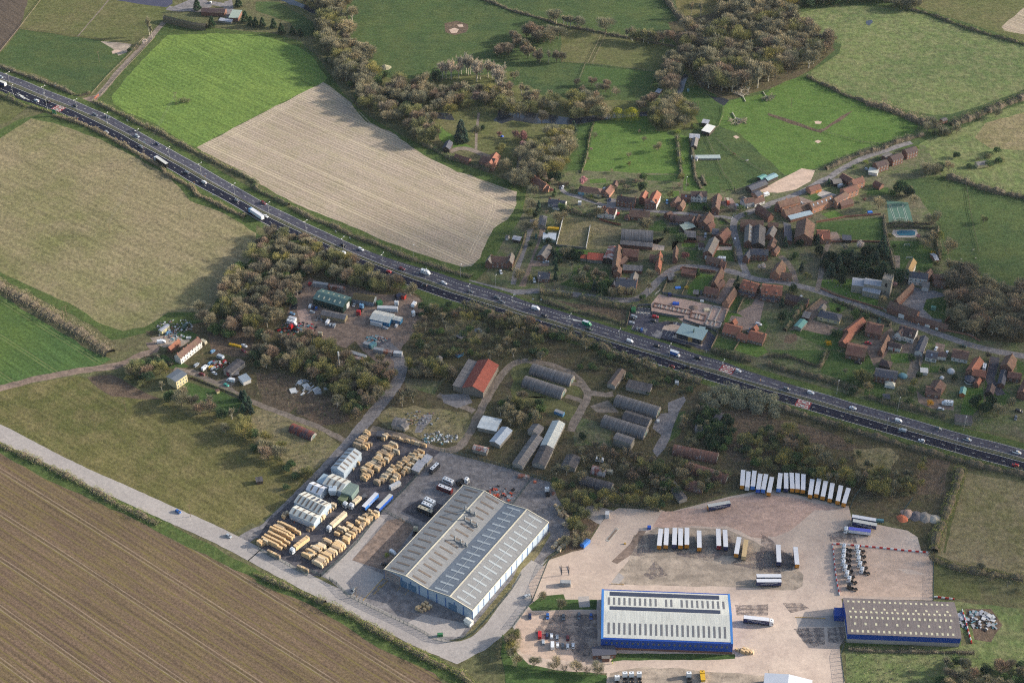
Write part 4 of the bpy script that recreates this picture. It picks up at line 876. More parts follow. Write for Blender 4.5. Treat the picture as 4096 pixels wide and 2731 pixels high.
row('B2 65 125,78 156,85 170,89 192',['conifer','round'],6,(6,8),'in the evergreen screen by the drive',2);row('B2 190 29,246 27,268 13,232 16,210 29',['small'],8,(4,5),'in the back gardens',5)
trees_at('''b3 1180 170/round/11/above tennis court
b3 1250 190/round/10/right dark evergreen above tennis court
b3 1110 190/ivy/7/above tennis court
b3 990 310/bare/10/round bare tree left of tennis court
b3 1300 260/bare/7/at court corner
b3 1460 460/bare/12/right of tennis court
b3 1610 710/bare/13/at pasture edge
b3 1540 560/willow/5/right of pool
b3 1090 570/olive/4/left of pool
b3 1340 570/pink/3.5/right of pool
b3 1475 715/fors/3/round bush on pool lawn
b3 1130 660/ivy/4/on croquet lawn edge
b3 235 750/ivy/6/round light green tree in vicarage garden
b3 300 860/conifer/8/in vicarage garden
b3 150 640/conifer/9/by slate barn
b3 280 640/round/6/behind orange-tiled house
b3 440 620/conifer/9/beside orange-tiled house
b3 460 720/round/8/by vicarage lane
b3 660 970/round/8/round dark yew left of church
b3 550 900/conifer/11/by church lane
b3 1170 960/round/11/right of church tower
b3 1000 920/round/9/just behind church
b3 1130 1010/pink/5/by church tower
b3 1930 430/olive/6/on shaded pasture
b3 680 700/white/8/in garden
b3 820 660/whiteb/6/behind garden wall
b3 1030 1150/bare/6/by old coach house
b3 350 940/olive/6/by vicarage gate
b3 1920 1100/bare/11/before ruined wall
b3 1620 850/bare/8/beside white house
b3 780 1280/ivy/7/by bungalow
b3 870 1290/ivy/6/near road bend
b3 630 1220/round/4/round evergreen on bungalow lawn
b3 990 1340/blue/6/on corner lawn
b3 600 1440/ivy/6/by satellite dish
b3 540 1520/fors/3/on dark lawn
b3 220 1060/round/7/beside long brown roof
b3 120 1180/conifer/8/at new close
b3 130 1300/round/7/above allotment
b3 860 240/plum/3.5/in barn garden
b3 1500 830/olive/5/round olive bush behind white house
b3 670 1170/gold/4/by roadside
r5 850 1000/olive/6/beside brick house garden
r5 680 1140/bare/7/on shaded lawn
r5 1080 1240/fors/3.4/by motorhome
r5 780 1240/ivy/6/by roadside
r5 240 1060/bare/8/by shaded lawn corner
r5 820 1080/ivy/6/at lane end
r5 1740 1180/ivy/5/on long lawn
r5 1660 1280/round/8/near road
r5 1800 1350/round/9/(second) near road
r5 1900 1300/round/9/(third) near road
r5 2000 1400/bare/9/at right by road
r5 2150 1280/bare/7/beside curved drive
r5 1400 900/round/5/in garden with white globe
r5 1250 800/ivy/4/in garden with white globe
r5 1850 620/red/5/by roadside
r5 830 640/ivy/5/by hedge lane
r5 930 880/ivy/5/at lane bend
c3 690 210/small/4/on big dark lawn''')
scat('X3 21 34,29 31,34 34,46 28,48 36,49 43,40 40,28 40,23 43',['round','conifer','round','round'],20,(8,12),'in the dark churchyard grove',4)
scat('X3 72 39,79 40,83 45,91 47,102 45,112 49,112 67,102 66,88 66,76 62,71 54',['bare','tall','red'],52,(9,14),'in the bare wood right of the church',6)
row('B3 310 143,321 134,335 134',['bare'],4,(6,8),'beside the croquet lawn',3);row('r5 180 940,250 900,120 1030,60 1080',['ivy','bare'],5,(6,8),'beside the roadside brick house',3)
# scrapyard wood and the camp
scat('X1 -15 53,-9 40,3 32,16 32,23 37,25 40,20 41,17 48,12 54,10 60,0 62,-13 57',['bare','tall','red','bare','ivy'],76,(8,12),'in the wood left of the scrapyard',5)
scat('X1 4 25,17 28,27 32,40 38,49 44,58 46,57 48,48 47,37 45,29 41,25 37,13 32,3 30',['bare','bare','olive','ivy'],34,(7,12),'between the scrapyard and the dual carriageway',5)
scat('X1 0 63,13 64,27 67,34 71;Y1 31 4,45 6,53 9,56 12,48 21,40 28,31 25,22 9,9 9,0 7',['bare','olive','ivy','red','scrub'],66,(6,11),'in the thicket below the scrapyard',5)
row('B0 415 275,435 297,458 286,487 279,509 312,469 324,424 317',['bare','ivy'],14,(8,11),'beside the junk garden',6);row('C0 277 27,290 45,301 36,317 27,328 40,308 54,268 40,288 62',['bare','ivy','olive'],11,(6,10),'around the square house by the track',4)
row('C0 263 65,286 78,295 62',['olive'],3,(4,5),'by the reed bed',2);row('C0 335 89,348 98,384 107,415 125,437 132,460 152,480 165,512 185;C1 22 201,56 214',['bare','bare','ivy'],15,(7,11),'on the lower edge of the olive meadow',5)
row('C0 491 94,502 107,487 118,500 125',['conifer'],6,(7,9),'beside the workshop track',3);row('C1 13 187,33 196,49 210,58 223,65 250,105 241,76 270',['scrub','ivy','olive'],10,(4,7),'on the rough grass by the lane',5)
scat('Y1 61 7,67 5,73 7,79 8,80 11,76 12,67 12,62 11',['bare','olive','ivy'],16,(6,9),'beside the red-roofed barn',5);scat('Y1 56 19,63 18,65 21,58 23',['bare'],6,(6,8),'above the rubble plot',5)
scat('X1 65 57,76 54,88 55,102 60;X2 9 64,13 70;Y2 13 4,0 4;Y1 94 4,76 3,63 5',['scrub','olive','ivy','bare','scrub'],70,(4,8),'in the scrub south of the dual carriageway',6)
scat('Y2 25 4,40 3,58 8,76 13,71 18,58 16,49 13,40 9,28 9',['scrub','ivy','scrub'],26,(4,7),'beside the derelict huts',6)
scat('Y2 0 20,9 20,13 25,11 29,4 31,0 29;Y1 102 31,96 28,98 21',['ivy','scrub','bare'],20,(5,8),'between the curved huts and the sheds',5)
row('C2 397 96,415 89,435 87,458 94,480 98,502 107;C3 4 105,0 125;C2 446 107,413 107',['silver'],17,(7,9),'beside the near carriageway',4)
scat('Y2 76 24,85 27,89 31,88 36,85 43,80 40,75 35,73 31',['ivy','round'],20,(6,9),'along the derelict track',4)
scat('Y2 89 40,102 31;Y3 9 33,22 45,31 47,38 53,31 55,13 50,0 48;Y2 98 47',['bare','olive','ivy','scrub'],46,(5,9),'behind the row of parked trailers',6)
scat('Y3 38 47,49 50,58 51,61 58,49 60,38 56',['olive','scrub','bare'],16,(5,8),'right of the trailer row',6);row('C3 308 223,308 246,299 268,290 290;C3 176 219,156 165',['olive'],8,(4,6),'on the bracken ground',3)
scat('Y2 60 48,66 44,76 48,85 46,89 47,87 54,82 57,71 58,67 51',['bare','olive','scrub'],14,(5,8),'round the rusty curved huts',5)
scat('Y2 17 53,29 56,40 58,54 54,60 45,67 58,62 64,40 61,25 70,21 63',['bare','olive','scrub','ivy'],44,(5,8),'above the yard entrance',6);row('C2 78 254,94 250,116 259;C2 268 246,281 254',['bare'],6,(7,9),'beside the grey shed',4)
trees_at('''c2 640 790/round/6/before curved huts
c2 1370 1260/ivy/8/beside leaning hut
c2 1740 1260/ivy/7/on round hut end
c2 1000 80/ivy/6/at blue-ended hut
c2 1220 400/ivy/3.5/on ruined long hut
b2 250 1500/ivy/6/round green bush south of carriageway
c2 280 60/ivy/7/above curved huts
d1 1170 430/greenbush/2.5/beside white van''')
for i,q in enumerate(('d2 200 1420','d2 375 1450','d2 470 1470','d2 575 1470','d2 670 1490','d2 765 1490','d2 40 1400','d2 430 890','d2 260 830')):tree('small' if i in(2,4)else 'bare',G1(q),(7,8,5,7,5,8,7,7,6)[i],'bare tree on the grass bank round the car park','car park trees')
row('D2 4 295,0 279,4 263',['bare'],4,(6,8),'at the left corner of the car park',2);row('D2 125 13,134 31,138 49,129 67,116 76,147 56',['bare','olive'],8,(6,8),'between the coach yard and the estate road',4)
scat('Z3 70 64,76 62,85 64,98 62,112 67,112 80,67 80',['olive','ivy','bare'],26,(7,10),'in the bottom right corner',6);row('D3 324 98,348 116,379 121;D3 417 125,446 138,491 156',['olive','scrub'],9,(4,6),'on the field boundary by the compound',4)
row('d3 1180 1270,1300 1280',['scrub'],2,(4,5),'below the brown-roofed warehouse',1);tree('scrub',G1('a0 1640 920'),5,'isolated brown bush round the twin poles in the green field');tree('scrub',G1('a0 1690 915'),3,'smaller brown bush beside the twin poles')
row('A1 161 22,179 45,156 78,192 94,183 125,214 143,201 165,237 179,259 201',['tall','olive','bare','ivy'],30,(9,14),'along the meadow side of the long belt',8)
row('A1 237 156,254 170,277 190,297 201,317 223,348 234,330 268,357 283',['tall','red','ivy','olive'],22,(8,12),'in the park belt by the stream',9)
row('A1 279 185,312 190,348 196,384 201,420 194,451 192,480 196,507 192;A2 9 201,36 208,58 196',['red','tall','thin'],30,(8,12),'on the park floor between mound and river',8)
row('A2 308 125,326 138,321 161,333 125,339 107',['red','tall'],10,(9,12),'on the bank left of the shady stream',5)
row('B1 13 143,45 125,94 143,125 161,170 179,201 196,237 210,277 225,308 237',['tall','red','ivy'],26,(6,10),'on the verge below the near carriageway',5)
row('B1 335 275,379 272,424 275,469 288;B2 9 297,67 317,125 335;C2 170 9,214 22,268 40',['scrub','ivy','olive'],40,(6,9),'along the scrubby bank of the near carriageway',5)
scat('Y1 40 13,49 4,56 12,49 20,43 25',['olive','scrub','ivy','tall'],16,(6,9),'above the lane to the timber yard',4)
scat('Y2 25 39,39 39,57 45,55 53,40 52,29 47',['scrub','olive','red'],20,(5,7),'on the rough ground among the curved huts',4)
scat('Y2 69 25,76 23,79 36,71 40,66 38',['scrub','ivy'],14,(5,7),'beside the cracked concrete',4)
scat('X2 56 47,31 46,22 45,19 40,25 37,40 43',['red','ivy','olive'],12,(5,8),'in the farmhouse garden',4)
for q in('Y1 0 9,9 3,25 4,45 5,55 10,48 21,39 29,25 28,0 18','X1 -13 54,3 31,25 34,58 47,47 47,25 40,18 41,9 62,-11 58','X1 66 56,102 58;X2 13 67;Y2 58 9,76 16,66 19,31 4,0 3;Y1 62 4','Y2 25 37,40 38,57 43,58 47,67 58,60 63,29 61,18 53,25 49','Y2 70 29,102 23;Y3 27 34,49 40,62 42,76 46,70 62,54 58,31 53,0 47;Y2 89 46','X3 73 45,102 46;X3 112 49,107 66,76 62','W2 70 25,88 11;W3 9 4,25 22,0 34;W2 88 38','Y1 49 25,85 25,85 34,75 38,52 31','Z2 25 1,34 7,29 13,24 16,23 9','Z3 32 57,67 58,107 60,107 73,32 73','Y1 0 22,13 28,31 37,17 55,12 45,0 37','W1 54 40,76 38,102 40;W2 27 42,27 47;W1 74 47','X2 22 50,46 54,46 59,31 57'):
 ugro(q,.2,[l_scrub,l_red,l_twig,l_ivy],1.3)
 # buildings
def tiles(name,c,var=.25,row=.33):
 if name in MATS:return MATS[name]
 m,nt,b=newmat(name);v,_=coords(nt);n1=noise(nt,v,.5,6,.7)
 col=ramp(nt,n1,.3,.72,tuple(q*(1-var)for q in c[:3])+(1,),tuple(q*(1+var*.7)for q in c[:3])+(1,))
 col=mix(nt,ramp(nt,noise(nt,v,.16,3),.5,.75),col,mix(nt,.5,col,C(120,116,88)))
 v2,_=coords(nt,0,(.01,1/row,1/row));w=node(nt,'ShaderNodeTexWave',wave_type='BANDS',bands_direction='Y');w.inputs['Scale'].default_value=.31;nt.links.new(v2,w.inputs['Vector'])
 nt.links.new(col,b.inputs['Base Color']);b.inputs['Roughness'].default_value=.85;b.inputs['Specular IOR Level'].default_value=.15
 bump(nt,b,w.outputs[1],.5,.03);return m
def sheetroof(name,c,var=.12,streak=.5,metal=0):
 if name in MATS:return MATS[name]
 m,nt,b=newmat(name);v,_=coords(nt);v2,_=coords(nt,0,(1.6,.12,.12));s_=noise(nt,v2,1,4,.65)
 col=ramp(nt,noise(nt,v,.12,5,.7),.3,.7,tuple(q*(1-var)for q in c[:3])+(1,),tuple(min(.85,q*(1+var))for q in c[:3])+(1,))
 col=mix(nt,1.0,col,ramp(nt,s_,.32,.66,(1-streak*.6,)*3+(1,),(1.08,)*3+(1,)),'MULTIPLY')
 v3,_=coords(nt,0,(6,.001,.001));w=node(nt,'ShaderNodeTexWave',wave_type='BANDS',bands_direction='X');w.inputs['Scale'].default_value=.31;nt.links.new(v3,w.inputs['Vector'])
 nt.links.new(col,b.inputs['Base Color']);b.inputs['Roughness'].default_value=.6;b.inputs['Metallic'].default_value=metal;bump(nt,b,w.outputs[1],.35,.05);return m
def rusty(name,rust,clean,amt=.5,sc=.25):
 if name in MATS:return MATS[name]
 m,nt,b=newmat(name);v2,_=coords(nt,0,(1.1,.25,.25));n1=noise(nt,v2,sc*3,5,.75);v,_=coords(nt);n2=noise(nt,v,sc,3,.6)
 f=ramp(nt,math2(nt,'ADD',math2(nt,'MULTIPLY',n1,.6),math2(nt,'MULTIPLY',n2,.4)),amt-.05,amt+.05)
 nt.links.new(mix(nt,f,mix(nt,ramp(nt,n1,.3,.7),rust,tuple(q*.6 for q in rust[:3])+(1,)),clean),b.inputs['Base Color']);b.inputs['Roughness'].default_value=.8;return m
R_RED=tiles('red_pantiles',C(124,90,80));R_OR=tiles('orange_tiles',C(156,102,84),.14);R_BR=tiles('brown_tiles',C(112,88,80));R_SL=tiles('slate',C(86,88,98),.15);R_OLD=tiles('weathered_pantiles',C(124,98,86),.4);R_DK=tiles('dark_tiles',C(88,74,74),.12);R_GR=tiles('grey_tiles',C(128,122,118),.2)
W_BR=pln('red_brick',C(128,94,82),.9,.22,1.2);W_BR2=pln('pale_brick',C(176,130,108),.9,.2,1.2);W_WH=pln('white_render',C(214,210,204),.8,.08,.4);W_CR=pln('cream_render',C(206,192,150),.85,.12,.5);W_ST=pln('church_stone',C(154,146,134),.9,.25,.8);W_TIM=pln('dark_boarding',C(70,62,58),.9,.2,.8)
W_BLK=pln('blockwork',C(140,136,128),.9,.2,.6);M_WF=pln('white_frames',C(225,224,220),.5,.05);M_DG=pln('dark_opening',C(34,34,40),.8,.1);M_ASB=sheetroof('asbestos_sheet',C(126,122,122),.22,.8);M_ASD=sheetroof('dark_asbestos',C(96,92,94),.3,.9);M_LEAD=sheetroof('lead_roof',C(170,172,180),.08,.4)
M_FELT=pln('dark_felt',C(84,86,98),.8,.1)
M_GSH=pln('green_sheet',C(110,160,150),.6,.1)
M_PSH=pln('pale_sheet',C(205,205,195),.5,.1)
M_BP=pln('black_panel',C(40,40,44),.5,.05)
M_PBK=pln('pale_block',C(176,168,160),.8,.15)
M_BRU=rusty('brown_rust',C(128,92,80),C(168,160,158),.6)
M_WRS=pln('white_roof_sheet',C(214,216,222),.5,.06,.3)
M_RST=rusty('rust_streak',C(156,84,68),C(190,184,178),.5)
M_BRS=rusty('bright_rust',C(178,88,70),C(190,150,140),.68)
M_BLD=pln('blue_door',C(120,170,185))
M_GFE=pln('green_felt',C(160,172,160),.8,.15)
M_SBW=pln('sky_blue_wall',C(60,120,160),.6,.1)
M_SGR=pln('sage_roof',C(150,172,172),.5,.05,.2)
M_CPN=pln('cream_panel',C(206,196,150),.6,.08)
M_ORD=pln('orange_door',C(200,130,70))
M_ORG=pln('orange_gate',C(214,120,90))
R_TER=tiles('terracotta',C(150,100,80),.25)
def fixwin(p,x0,x1,z0,z1,y,ax,mats=None,name='window'):
 w=MB();g=MB();sg=1 if ax[1]=='+' else-1;e=.05*sg;f=.08
 def bx(mb,a,b,c,d,o0,o1):
  o0,o1=sorted((y+o0*sg,y+o1*sg))
  if ax[0]=='x':mb.box(a,b,o0,o1,c,d)
  else:mb.box(o0,o1,a,b,c,d)
 bx(w,x0,x1,z0-.06,z0+f,0,.09);bx(w,x0,x1,z1-f,z1,0,.07);bx(w,x0,x0+f,z0+f,z1-f,0,.07);bx(w,x1-f,x1,z0+f,z1-f,0,.07)
 n=max(1,round((x1-x0)/.7))
 for k in range(1,n):
  c=x0+(x1-x0)*k/n;bx(w,c-.035,c+.035,z0+f,z1-f,0,.065)
 bx(g,x0+f,x1-f,z0+f,z1-f,0,.03)
 o=w.build(name,mats or M_WF,p);g.build('pane',glass(),o);return o
def door(p,x0,x1,h,y,ax,mat,name='door'):
 w=MB();sg=1 if ax[1]=='+' else-1;o0,o1=sorted((y,y+.06*sg))
 w.box(x0,x1,o0,o1,.02,h)if ax[0]=='x' else w.box(o0,o1,x0,x1,.02,h)
 return w.build(name,mat,p)
def gable_meshes(L,W,he,rise,ov=.3,th=.16,hip=0,hips='+-',monoslope=False):
 wl,rf=MB(),MB();a,b=L/2,W/2
 if hip:
  wl.box(-a,a,-b,b,0,he)
  x0=-a-ov+(b+ov)*hip if '-' in hips else-a-ov;x1=a+ov-(b+ov)*hip if '+' in hips else a+ov
  if x0>x1:x0=x1=(x0+x1)/2
  k=ov*rise/b;e=[(-a-ov,-b-ov,he-k),(a+ov,-b-ov,he-k),(a+ov,b+ov,he-k),(-a-ov,b+ov,he-k)];r0,r1=(x0,0,he+rise),(x1,0,he+rise)
  rf.add(e+[r0,r1],[(0,1,5,4),(2,3,4,5),(1,2,5),(3,0,4),(3,2,1,0)])
 elif monoslope:
  wl.add([(-a,-b,0),(a,-b,0),(a,b,0),(-a,b,0),(-a,-b,he),(a,-b,he),(a,b,he+rise),(-a,b,he+rise)],[(0,1,5,4),(1,2,6,5),(2,3,7,6),(3,0,4,7),(4,5,6,7)])
  k=ov*rise/W;rf.loft([(-a-ov,-b-ov,he-k+.02),(a+ov,-b-ov,he-k+.02),(a+ov,b+ov,he+rise+k+.02),(-a-ov,b+ov,he+rise+k+.02)],[(-a-ov,-b-ov,he-k+th),(a+ov,-b-ov,he-k+th),(a+ov,b+ov,he+rise+k+th),(-a-ov,b+ov,he+rise+k+th)])
 else:
  wl.loft([(-a,-b,0),(-a,b,0),(-a,b,he),(-a,0,he+rise),(-a,-b,he)],[(a,-b,0),(a,b,0),(a,b,he),(a,0,he+rise),(a,-b,he)])
  k=ov*rise/b
  for s in(-1,1):
   rf.loft([(-a-ov,s*(b+ov),he-k+.03),(-a-ov,0,he+rise+.03),(-a-ov,0,he+rise+th),(-a-ov,s*(b+ov),he-k+th)][::s],[(a+ov,s*(b+ov),he-k+.03),(a+ov,0,he+rise+.03),(a+ov,0,he+rise+th),(a+ov,s*(b+ov),he-k+th)][::s])
 return wl,rf
def rect(A,B,Cw,he):
 a,b=G1(A,he),G1(B,he);a.z=b.z=0
 if b.x<a.x:a,b=b,a
 d=(b-a);L=d.length;d.normalize();n=Vec((-d.y,d.x,0))
 if isinstance(Cw,str):c=G1(Cw,he);c.z=0;w=(c-a).dot(n)
 else:
  w=Cw*(1 if n.y>0 else-1)if abs(n.y)>.25 else Cw*(1 if n.x>0 else-1)
 return a+d*(L/2)+n*(w/2),atan2(d.y,d.x),L,abs(w)
def house(name,label,A,B,Cw,he,rise,wall,roof,cat=None,wins=(),st=1,hip=0,hips='+-',ch=(),ov=.3,group=None,mono=False,sky=0,doors=(),parent=None,z0=0,dorm=0,au=0,w=0,gw=0):
 c,ang,L,W=rect(A,B,Cw,he);t=thing(name,label,cat or name.split('_')[-1],(c.x,c.y,0),ang,group)if parent is None else parent
 if parent is not None:T=Matrix.Translation((c.x,c.y,0))@Matrix.Rotation(ang,4,'Z')
 wl,rf=gable_meshes(L,W,he,rise,ov,.16,hip,hips,mono)
 wo=wl.build('wall',wall,t);ro=rf.build('roof',roof,t);kids=[wo,ro]
 side=-1 if cos(ang)>=0 else 1
 if w:wins=[('f',)+tuple(w)]
 if gw:wins=[('g',)+tuple(gw)]
 if au and not wins:wins=[('f',max(1,int(L/3.6)))]+([('g',1)]if W>4.5 else[])
 for wd in wins or():
  n=wd[1];ww=wd[2]if len(wd)>2 else 1.3;hh=1.2
  for s in range(st):
   zb=.9+s*2.6
   for k in range(n):
    if wd[0]=='f':x=-L/2+L*(k+.5)/n;kids.append(fixwin(t,x-ww/2,x+ww/2,zb,zb+hh,side*W/2,'x+' if side>0 else 'x-'))
    else:
     sx=1 if c.x<0 else-1;x=-W/2+W*(k+.5)/n;kids.append(fixwin(t,x-ww/2,x+ww/2,zb,zb+hh,(1 if sin(ang)*1<0 else-1)*L/2 if abs(sin(ang))>.5 else sx*L/2,'y+' if((1 if sin(ang)<0 else-1)if abs(sin(ang))>.5 else sx)>0 else 'y-'))
 for x,wdt,h,m_ in doors:kids.append(door(t,L*x-wdt/2,L*x+wdt/2,h,side*W/2,'x+' if side>0 else 'x-',m_))
 for f in ch:
  m=MB();x=-L/2+L*f;m.box(x-.45,x+.45,-.3,.3,he+rise-.9,he+rise+1.0);
  for q in(-.2,.2):m.tube((x+q,0,he+rise+1),(x+q,0,he+rise+1.35),.12,.1,6)
  kids.append(m.build('chimney',wall if wall is not W_WH else W_BR,ro if parent is None else t))
 slope=lambda y:he+rise*(1-abs(y)/(W/2))
 for k in range(sky):
  x=-L/2+L*(k+.5)/sky;y=side*W*.25;m=MB();s_=rise/(W/2)
  m.loft([(x-.5,y-.6,slope(y-.6)+.2),(x+.5,y-.6,slope(y-.6)+.2),(x+.5,y+.6,slope(y+.6)+.2),(x-.5,y+.6,slope(y+.6)+.2)],[(x-.5,y-.6,slope(y-.6)+.26),(x+.5,y-.6,slope(y-.6)+.26),(x+.5,y+.6,slope(y+.6)+.26),(x-.5,y+.6,slope(y+.6)+.26)])
  kids.append(m.build('skylight',glass('skylight_glass',(.25,.3,.36,1),.15),ro if parent is None else t))
 for k in range(dorm):
  x=-L/2+L*(k+.5)/dorm;y0=side*W*.42;y1=side*W*.12;m=MB();zt=slope(y0)+1.5
  m.box(x-.7,x+.7,min(y0,y1),max(y0,y1),slope(y0),zt);m.prism([(x-.85,y0+side*.15),(x+.85,y0+side*.15),(x+.85,y1),(x-.85,y1)],zt,zt+.15,1);kids.append(m.build('dormer',[wall,roof],t));kids.append(fixwin(t,x-.5,x+.5,slope(y0)+.3,zt-.15,y0,'x+' if side>0 else 'x-'))
 if parent is not None:
  for o in kids:
   if o.parent is t:o.matrix_basis=t.matrix_basis.inverted()@T
 return t
def wing(parent,A,B,Cw,he,rise,wall,roof,**k):return house(None,None,A,B,Cw,he,rise,wall,roof,parent=parent,**k)
# --- village, west part
hb=house
h=hb('white_bungalow','white bungalow with long dark grey roof beside the tall bare tree','v1 645 510','v1 940 555',6.5,2.8,2,W_WH,R_SL,ch=(.05,.6),au=1);wing(h,'v1 725 570','v1 850 590',4,2.4,.8,W_WH,R_SL)
hb('brick_bungalow','bungalow with hipped brown roof and two pale blue garage doors','v1 1180 290','v1 1600 350','v1 1230 190',2.8,2.4,W_CR,R_BR,hip=.9,doors=((-.42,2.6,2.2,M_BLD),(-.3,2.6,2.2,M_BLD)),w=(4,))
h=hb('brick_cottage','long red brick cottage with dark patch of roof at the field corner','v1 330 90','v1 560 240',6,3.4,2.6,W_BR2,R_RED,ch=(.1,.95),au=1);wing(h,'v1 555 245','v1 650 260',4.5,2.6,1.5,W_BR2,R_BR);hb('brick_outbuilding','small pale-roofed brick outbuilding above the field corner cottage','v1 380 60','v1 440 80',5,2.8,1.6,W_BR2,R_RED,au=1)
hb('gabled_garage','brick double garage with orange-brown gabled roof','v1 1745 360','v1 1840 245',6.5,2.6,2.4,W_BR2,R_RED,gw=(2,1.6));hb('garden_shed','brown-roofed wooden shed with white conservatory end behind the garage','v1 1800 190','v1 1830 110',3.4,2.2,1,W_TIM,R_BR,au=1)
hb('brick_house','wide red brick house with dark brown roof and white windows','v1 1875 450','v1 2200 500','v1 1880 370',5,2.2,W_BR,R_DK,st=2,ch=(.2,.98),wins=[('f',5,1.1),('g',1)])
h=hb('white_gabled_house','white house with twin red-tiled front gables beside the red car','v1 1625 670','v1 1835 710',7,4.6,2.4,W_WH,R_RED,st=2,ch=(.06,.97),w=(3,1.0));wing(h,'v1 1625 690','v1 1690 620',4.5,4.5,2.2,W_WH,R_RED);wing(h,'v1 1730 700','v1 1790 645',4.5,4.5,2.2,W_WH,R_RED)
h=hb('long_red_house','low house with a wide weathered red pantile roof by the lane','v1 2100 740','v2 165 770',8.5,3.2,2.8,W_BR,R_OLD,ch=(.05,.7),au=1);hb('brick_outhouse','small square brick outhouse with pyramid tile roof','v1 2010 760','v1 2100 780',4,2.4,1.8,W_BR,R_RED,hip=1,au=1)
h=hb('brick_farmhouse','red brick house with white end gable and two rear wings with orange roofs','v2 90 510','v2 290 520',6.2,5,2,W_BR,R_RED,st=2,w=(4,1));wing(h,'v2 295 520','v2 380 345',6.6,5,2.6,W_WH,R_OR,gw=(1,),st=2);wing(h,'v2 95 440','v2 150 330',4.6,5,2,W_BR,R_OR)
hb('double_garage','brown-roofed double garage with two dark doors','v2 545 510','v2 615 410','v2 690 510',2.6,2.2,W_BR2,R_BR);hb('brick_store','small gabled brick store with pale tiled roof beside the lane','v2 765 600','v2 820 510',4.5,2.6,2.6,W_BR2,R_OLD)
h=hb('white_house','long white house with dark roof and projecting right gable','v2 915 380','v2 1200 385',6.5,5,2,W_WH,R_DK,st=2,w=(5,1.1));wing(h,'v2 1110 400','v2 1160 340',4.6,5,1.8,W_WH,R_DK,gw=(1,2),st=2)
hb('brick_annexe','low brick annexe with red roof left of the long white house','v2 740 420','v2 905 430',6,3,2,W_BR,R_RED,sky=1,au=1)
h=hb('brown_roofed_house','brick house with long steep brown roof end-on to the road','v2 1280 610','v2 1325 380',5.4,4.6,2.6,W_BR,R_BR,ch=(.2,),au=1);wing(h,'v2 1390 470','v2 1470 400',5.5,3.2,2.2,W_BR2,R_BR)
hb('lane_garage','row of garages with pitched brown roof by the long red house','v2 425 700','v2 500 660','v2 560 740',2.6,2,W_BR,R_BR);hb('long_terrace','long dark-roofed brick terrace along the lane','v2 640 830','v2 950 830','v2 645 725',3.2,2.2,W_BR,R_DK,w=(6,1),ch=(.8,));hb('lean_to','pale glazed lean-to behind the long terrace','v2 800 870','v2 945 880',3.5,2.4,.5,W_CR,M_PSH,mono=1)
hb('small_extension','low dark-roofed link building beside the lane garages','v2 540 790','v2 640 800',6.5,3,1.6,W_BR,R_BR);h=hb('corner_house','L-shaped brown-roofed brick house at the road corner','v2 1220 910','v2 1330 750',7.5,4,2.8,W_BR,R_BR,ch=(.4,.95),au=1);wing(h,'v2 1130 820','v2 1220 820',5,3,1.8,W_BR,R_BR);wing(h,'v2 1260 960','v2 1350 900',4.5,3.4,2,W_BR,R_RED)
for i,q in enumerate((('v2 975 880','v2 1015 795',4),('v2 1060 870','v2 1105 760',4.5))):hb('brick_outbuilding',('left' if i==0 else 'right')+' one of two small gabled outbuildings behind the forsythia',q[0],q[1],q[2],2.6,2.2,W_BR,R_BR)
hb('pale_shed','flat pale green roofed shed behind the terrace','v2 790 985','v2 990 930',6,2.6,.4,W_TIM,M_GFE,mono=1);hb('open_barn','grey-roofed open shed with black front full of junk','v2 800 1110','v2 995 1120','v2 810 1000',2.8,1.6,W_TIM,M_ASB,cat='shed',doors=((0,9,2.2,M_DG),))  # open shed: the wide dark door panel paints in the shade behind its front
h=hb('roadside_cottage','brick cottage with slate and tile roofs beside the village street','v2 1340 1110','v2 1480 970','v2 1550 1110',4.6,2.6,W_BR,R_RED,ch=(.3,));wing(h,'v2 1290 1060','v2 1400 1070',7,4,1.2,W_BR,R_SL,au=1)
hb('grey_roofed_house','tall brick house with long grey roof running away from the road','v2 1130 1390','v2 1250 1145','v2 1310 1400',5,2.6,W_BR,R_GR,ch=());hb('white_outbuilding','small white outbuilding with dark roof left of the grey-roofed house','v2 1055 1290','v2 1150 1290',5,2.6,1.4,W_WH,R_DK,au=1)
h=hb('roadside_barn_house','low red-roofed brick house along the village road bend','v2 1180 1530','b2 1860 800',6,3,2.2,W_BR,R_OLD,w=(3,1));hb('brick_cottage','white-walled end cottage with tiled roof by the level verge','b2 1860 810','b2 1905 820',5,3,1.5,W_BR,R_RED,au=1)
hb('conservatory','pale glazed conservatory behind the grey-roofed house','v2 1165 1500','v2 1290 1510',3,2.4,.5,W_CR,M_PSH,mono=1)
h=hb('white_cottage','white cottage with brown roof and little porch beside the road','v2 1880 510','v2 2060 480',6,4.2,2.2,W_WH,R_BR,st=1,ch=(.95,),au=1);wing(h,'v2 1800 440','v2 1880 500',5,4,1.8,W_WH,R_GR);wing(h,'v2 2060 520','v2 2240 460',5.5,2.8,2,W_WH,R_BR,au=1);hb('porch','tiny gabled porch on the white cottage front','v2 1930 560','v2 1960 530',2.4,2,.9,W_WH,R_SL)
hb('stable_block','long dark-roofed stable block beside the riding arena','v2 2000 280','v2 2294 160',6.5,2.8,1.6,W_TIM,R_SL);wing_=hb('stable_wing','dark slate wing of the stable block facing the yard','v2 2110 390','v2 2200 350',7,2.8,1.4,W_BR2,R_SL)
hb('field_shelter','green-roofed field shelter above the arena','b2 2240 45','b2 2294 20',5,2.4,.8,W_TIM,M_GSH);hb('tin_stable','pale blue sheet-roofed stable beside the arena','b3 0 50','b3 90 10',5,2.6,.8,W_TIM,pln('blue_sheet',C(140,170,175),.5,.1))
